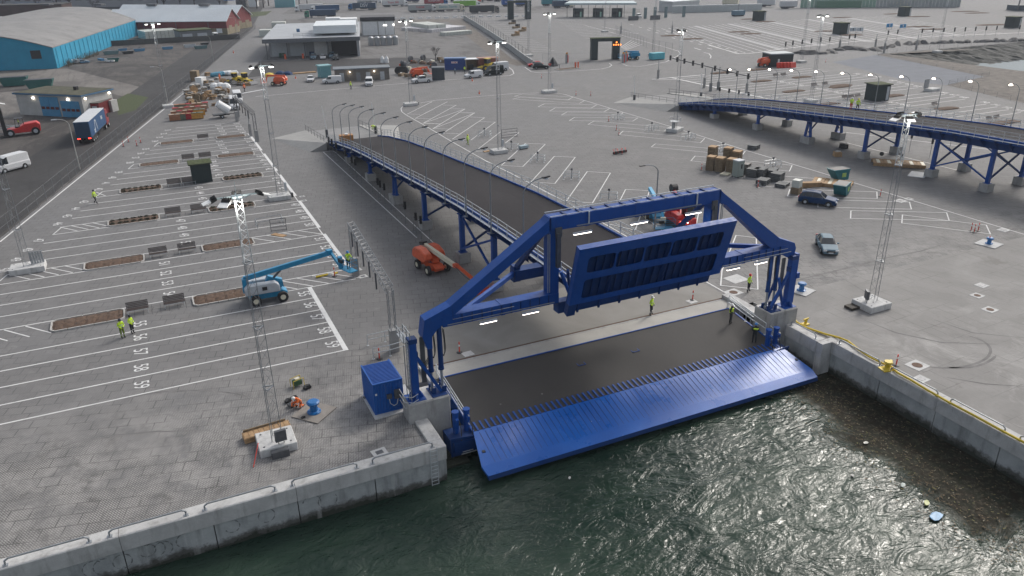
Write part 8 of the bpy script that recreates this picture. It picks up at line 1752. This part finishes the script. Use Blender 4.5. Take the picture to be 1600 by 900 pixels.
T = thing('far_shelter', 'open-sided dark shelter at the top right corner', 'shelter', W(1590,17), -.4); part(T, 'shelter_roof', mat('teal_grey_roof', (.2,.26,.27)), (0,24,0,10,6,6.8)); part(T, 'shelter_base', mat('dark_shelter', (.05,.07,.09)), (0,24,1,9,0,2.4)); part(T, 'shelter_post', STEEL, *[(k*5,k*5+.4,.2,.6,0,6) for k in range(5)])
for i, (x, y) in enumerate(((1332,52),(1343,52),(1389,45.5),(1410,46.5))): T = thing('arrow_sign', '%s arrow sign board in the upper lot, %s from the left' % ('pale' if i < 2 else 'blue', OR1[i]), 'sign', W(x, y), 0, 'arrow signs in the upper lot'); T.scale = (.75,.75,.75); part(T, 'sign_face', mat('pale_sign', (.4,.45,.5)) if i < 2 else mat('blue_sign', (.05,.25,.5)), (-2.2,2.2,-.1,.1,1,2.8)); b = MB(); b.ext([(-.2,-.14,1.2),(.2,-.14,1.2),(.2,-.14,2.0),(.5,-.14,2.0),(0,-.14,2.6),(-.5,-.14,2.0),(-.2,-.14,2.0)], (0,1,0), .03); b.build('arrow', BLACK if i < 2 else WPAINT, T); part(T, 'sign_legs', STEEL, (-2,-1.9,0,.1,0,1),(1.9,2,0,.1,0,1))
for (x, y, l, w_) in ((1378,160-4,'x',0),): pass
T = thing('mast_base', 'mast base with a leaning wire panel behind the right ramp', 'mast base', W(1456,142), .1); part(T, 'base_block', CONCP, (-1.6,1.6,-1.0,1.0,0,.6)); part(T, 'wire_panel', mat('pale_mesh_panel', (.25,.26,.27)), (-1.9,-.1,.9,1.0,.6,2.6))
for i, (x, y) in enumerate(((951,119),(1003,98),(963,50-10),(1000,52),(911+100,0))):
    pass
for i, (px, py) in enumerate(((1028,123),(1100,137),(1166,146),(1311,78),(1367,76),(1381,83),(1431,78),(1050,52),(970,53),(392,213),(373,183))): T = thing('post_shroud', 'short grey sheathed post on the %s' % ['paving by the thick white line, left one','paving by the thick white line, middle one','paving by the thick white line, right one','far road, left of the rock row','far road beside the rocks','corner of the gravel bank','edge of the gravel bank','far lot by the soil beds','far lot by the dashed lines','hatching under the far truss','crates side of the far truss'][i], 'post', W(px, py), 0); part(T, 'sheath', mat('grey_shroud', (.3,.3,.3)), (-.22,.22,-.22,.22,0,2.3 if i < 3 or i > 8 else 3)); part(T, 'upper_tube', GALV, (-.06,.06,-.06,.06,2.3,4.6))

# thin winter haze over the harbour
hz = MB().bx(-620,1150,-60,1080,-8,34).build('haze', None); hz.data.materials.clear()
hm_ = bpy.data.materials.new('haze_air'); hm_.use_nodes = True; t_ = hm_.node_tree; t_.nodes.remove(t_.nodes['Principled BSDF']); pv = t_.nodes.new('ShaderNodeVolumePrincipled')
pv.inputs['Color'].default_value = (.8,.88,1.0,1); pv.inputs['Density'].default_value = .00016; pv.inputs['Anisotropy'].default_value = .2
t_.links.new(pv.outputs[0], t_.nodes['Material Output'].inputs['Volume']); hz.data.materials.append(hm_); hz['kind'] = 'stuff'; hz['label'] = 'thin grey haze over the harbour'
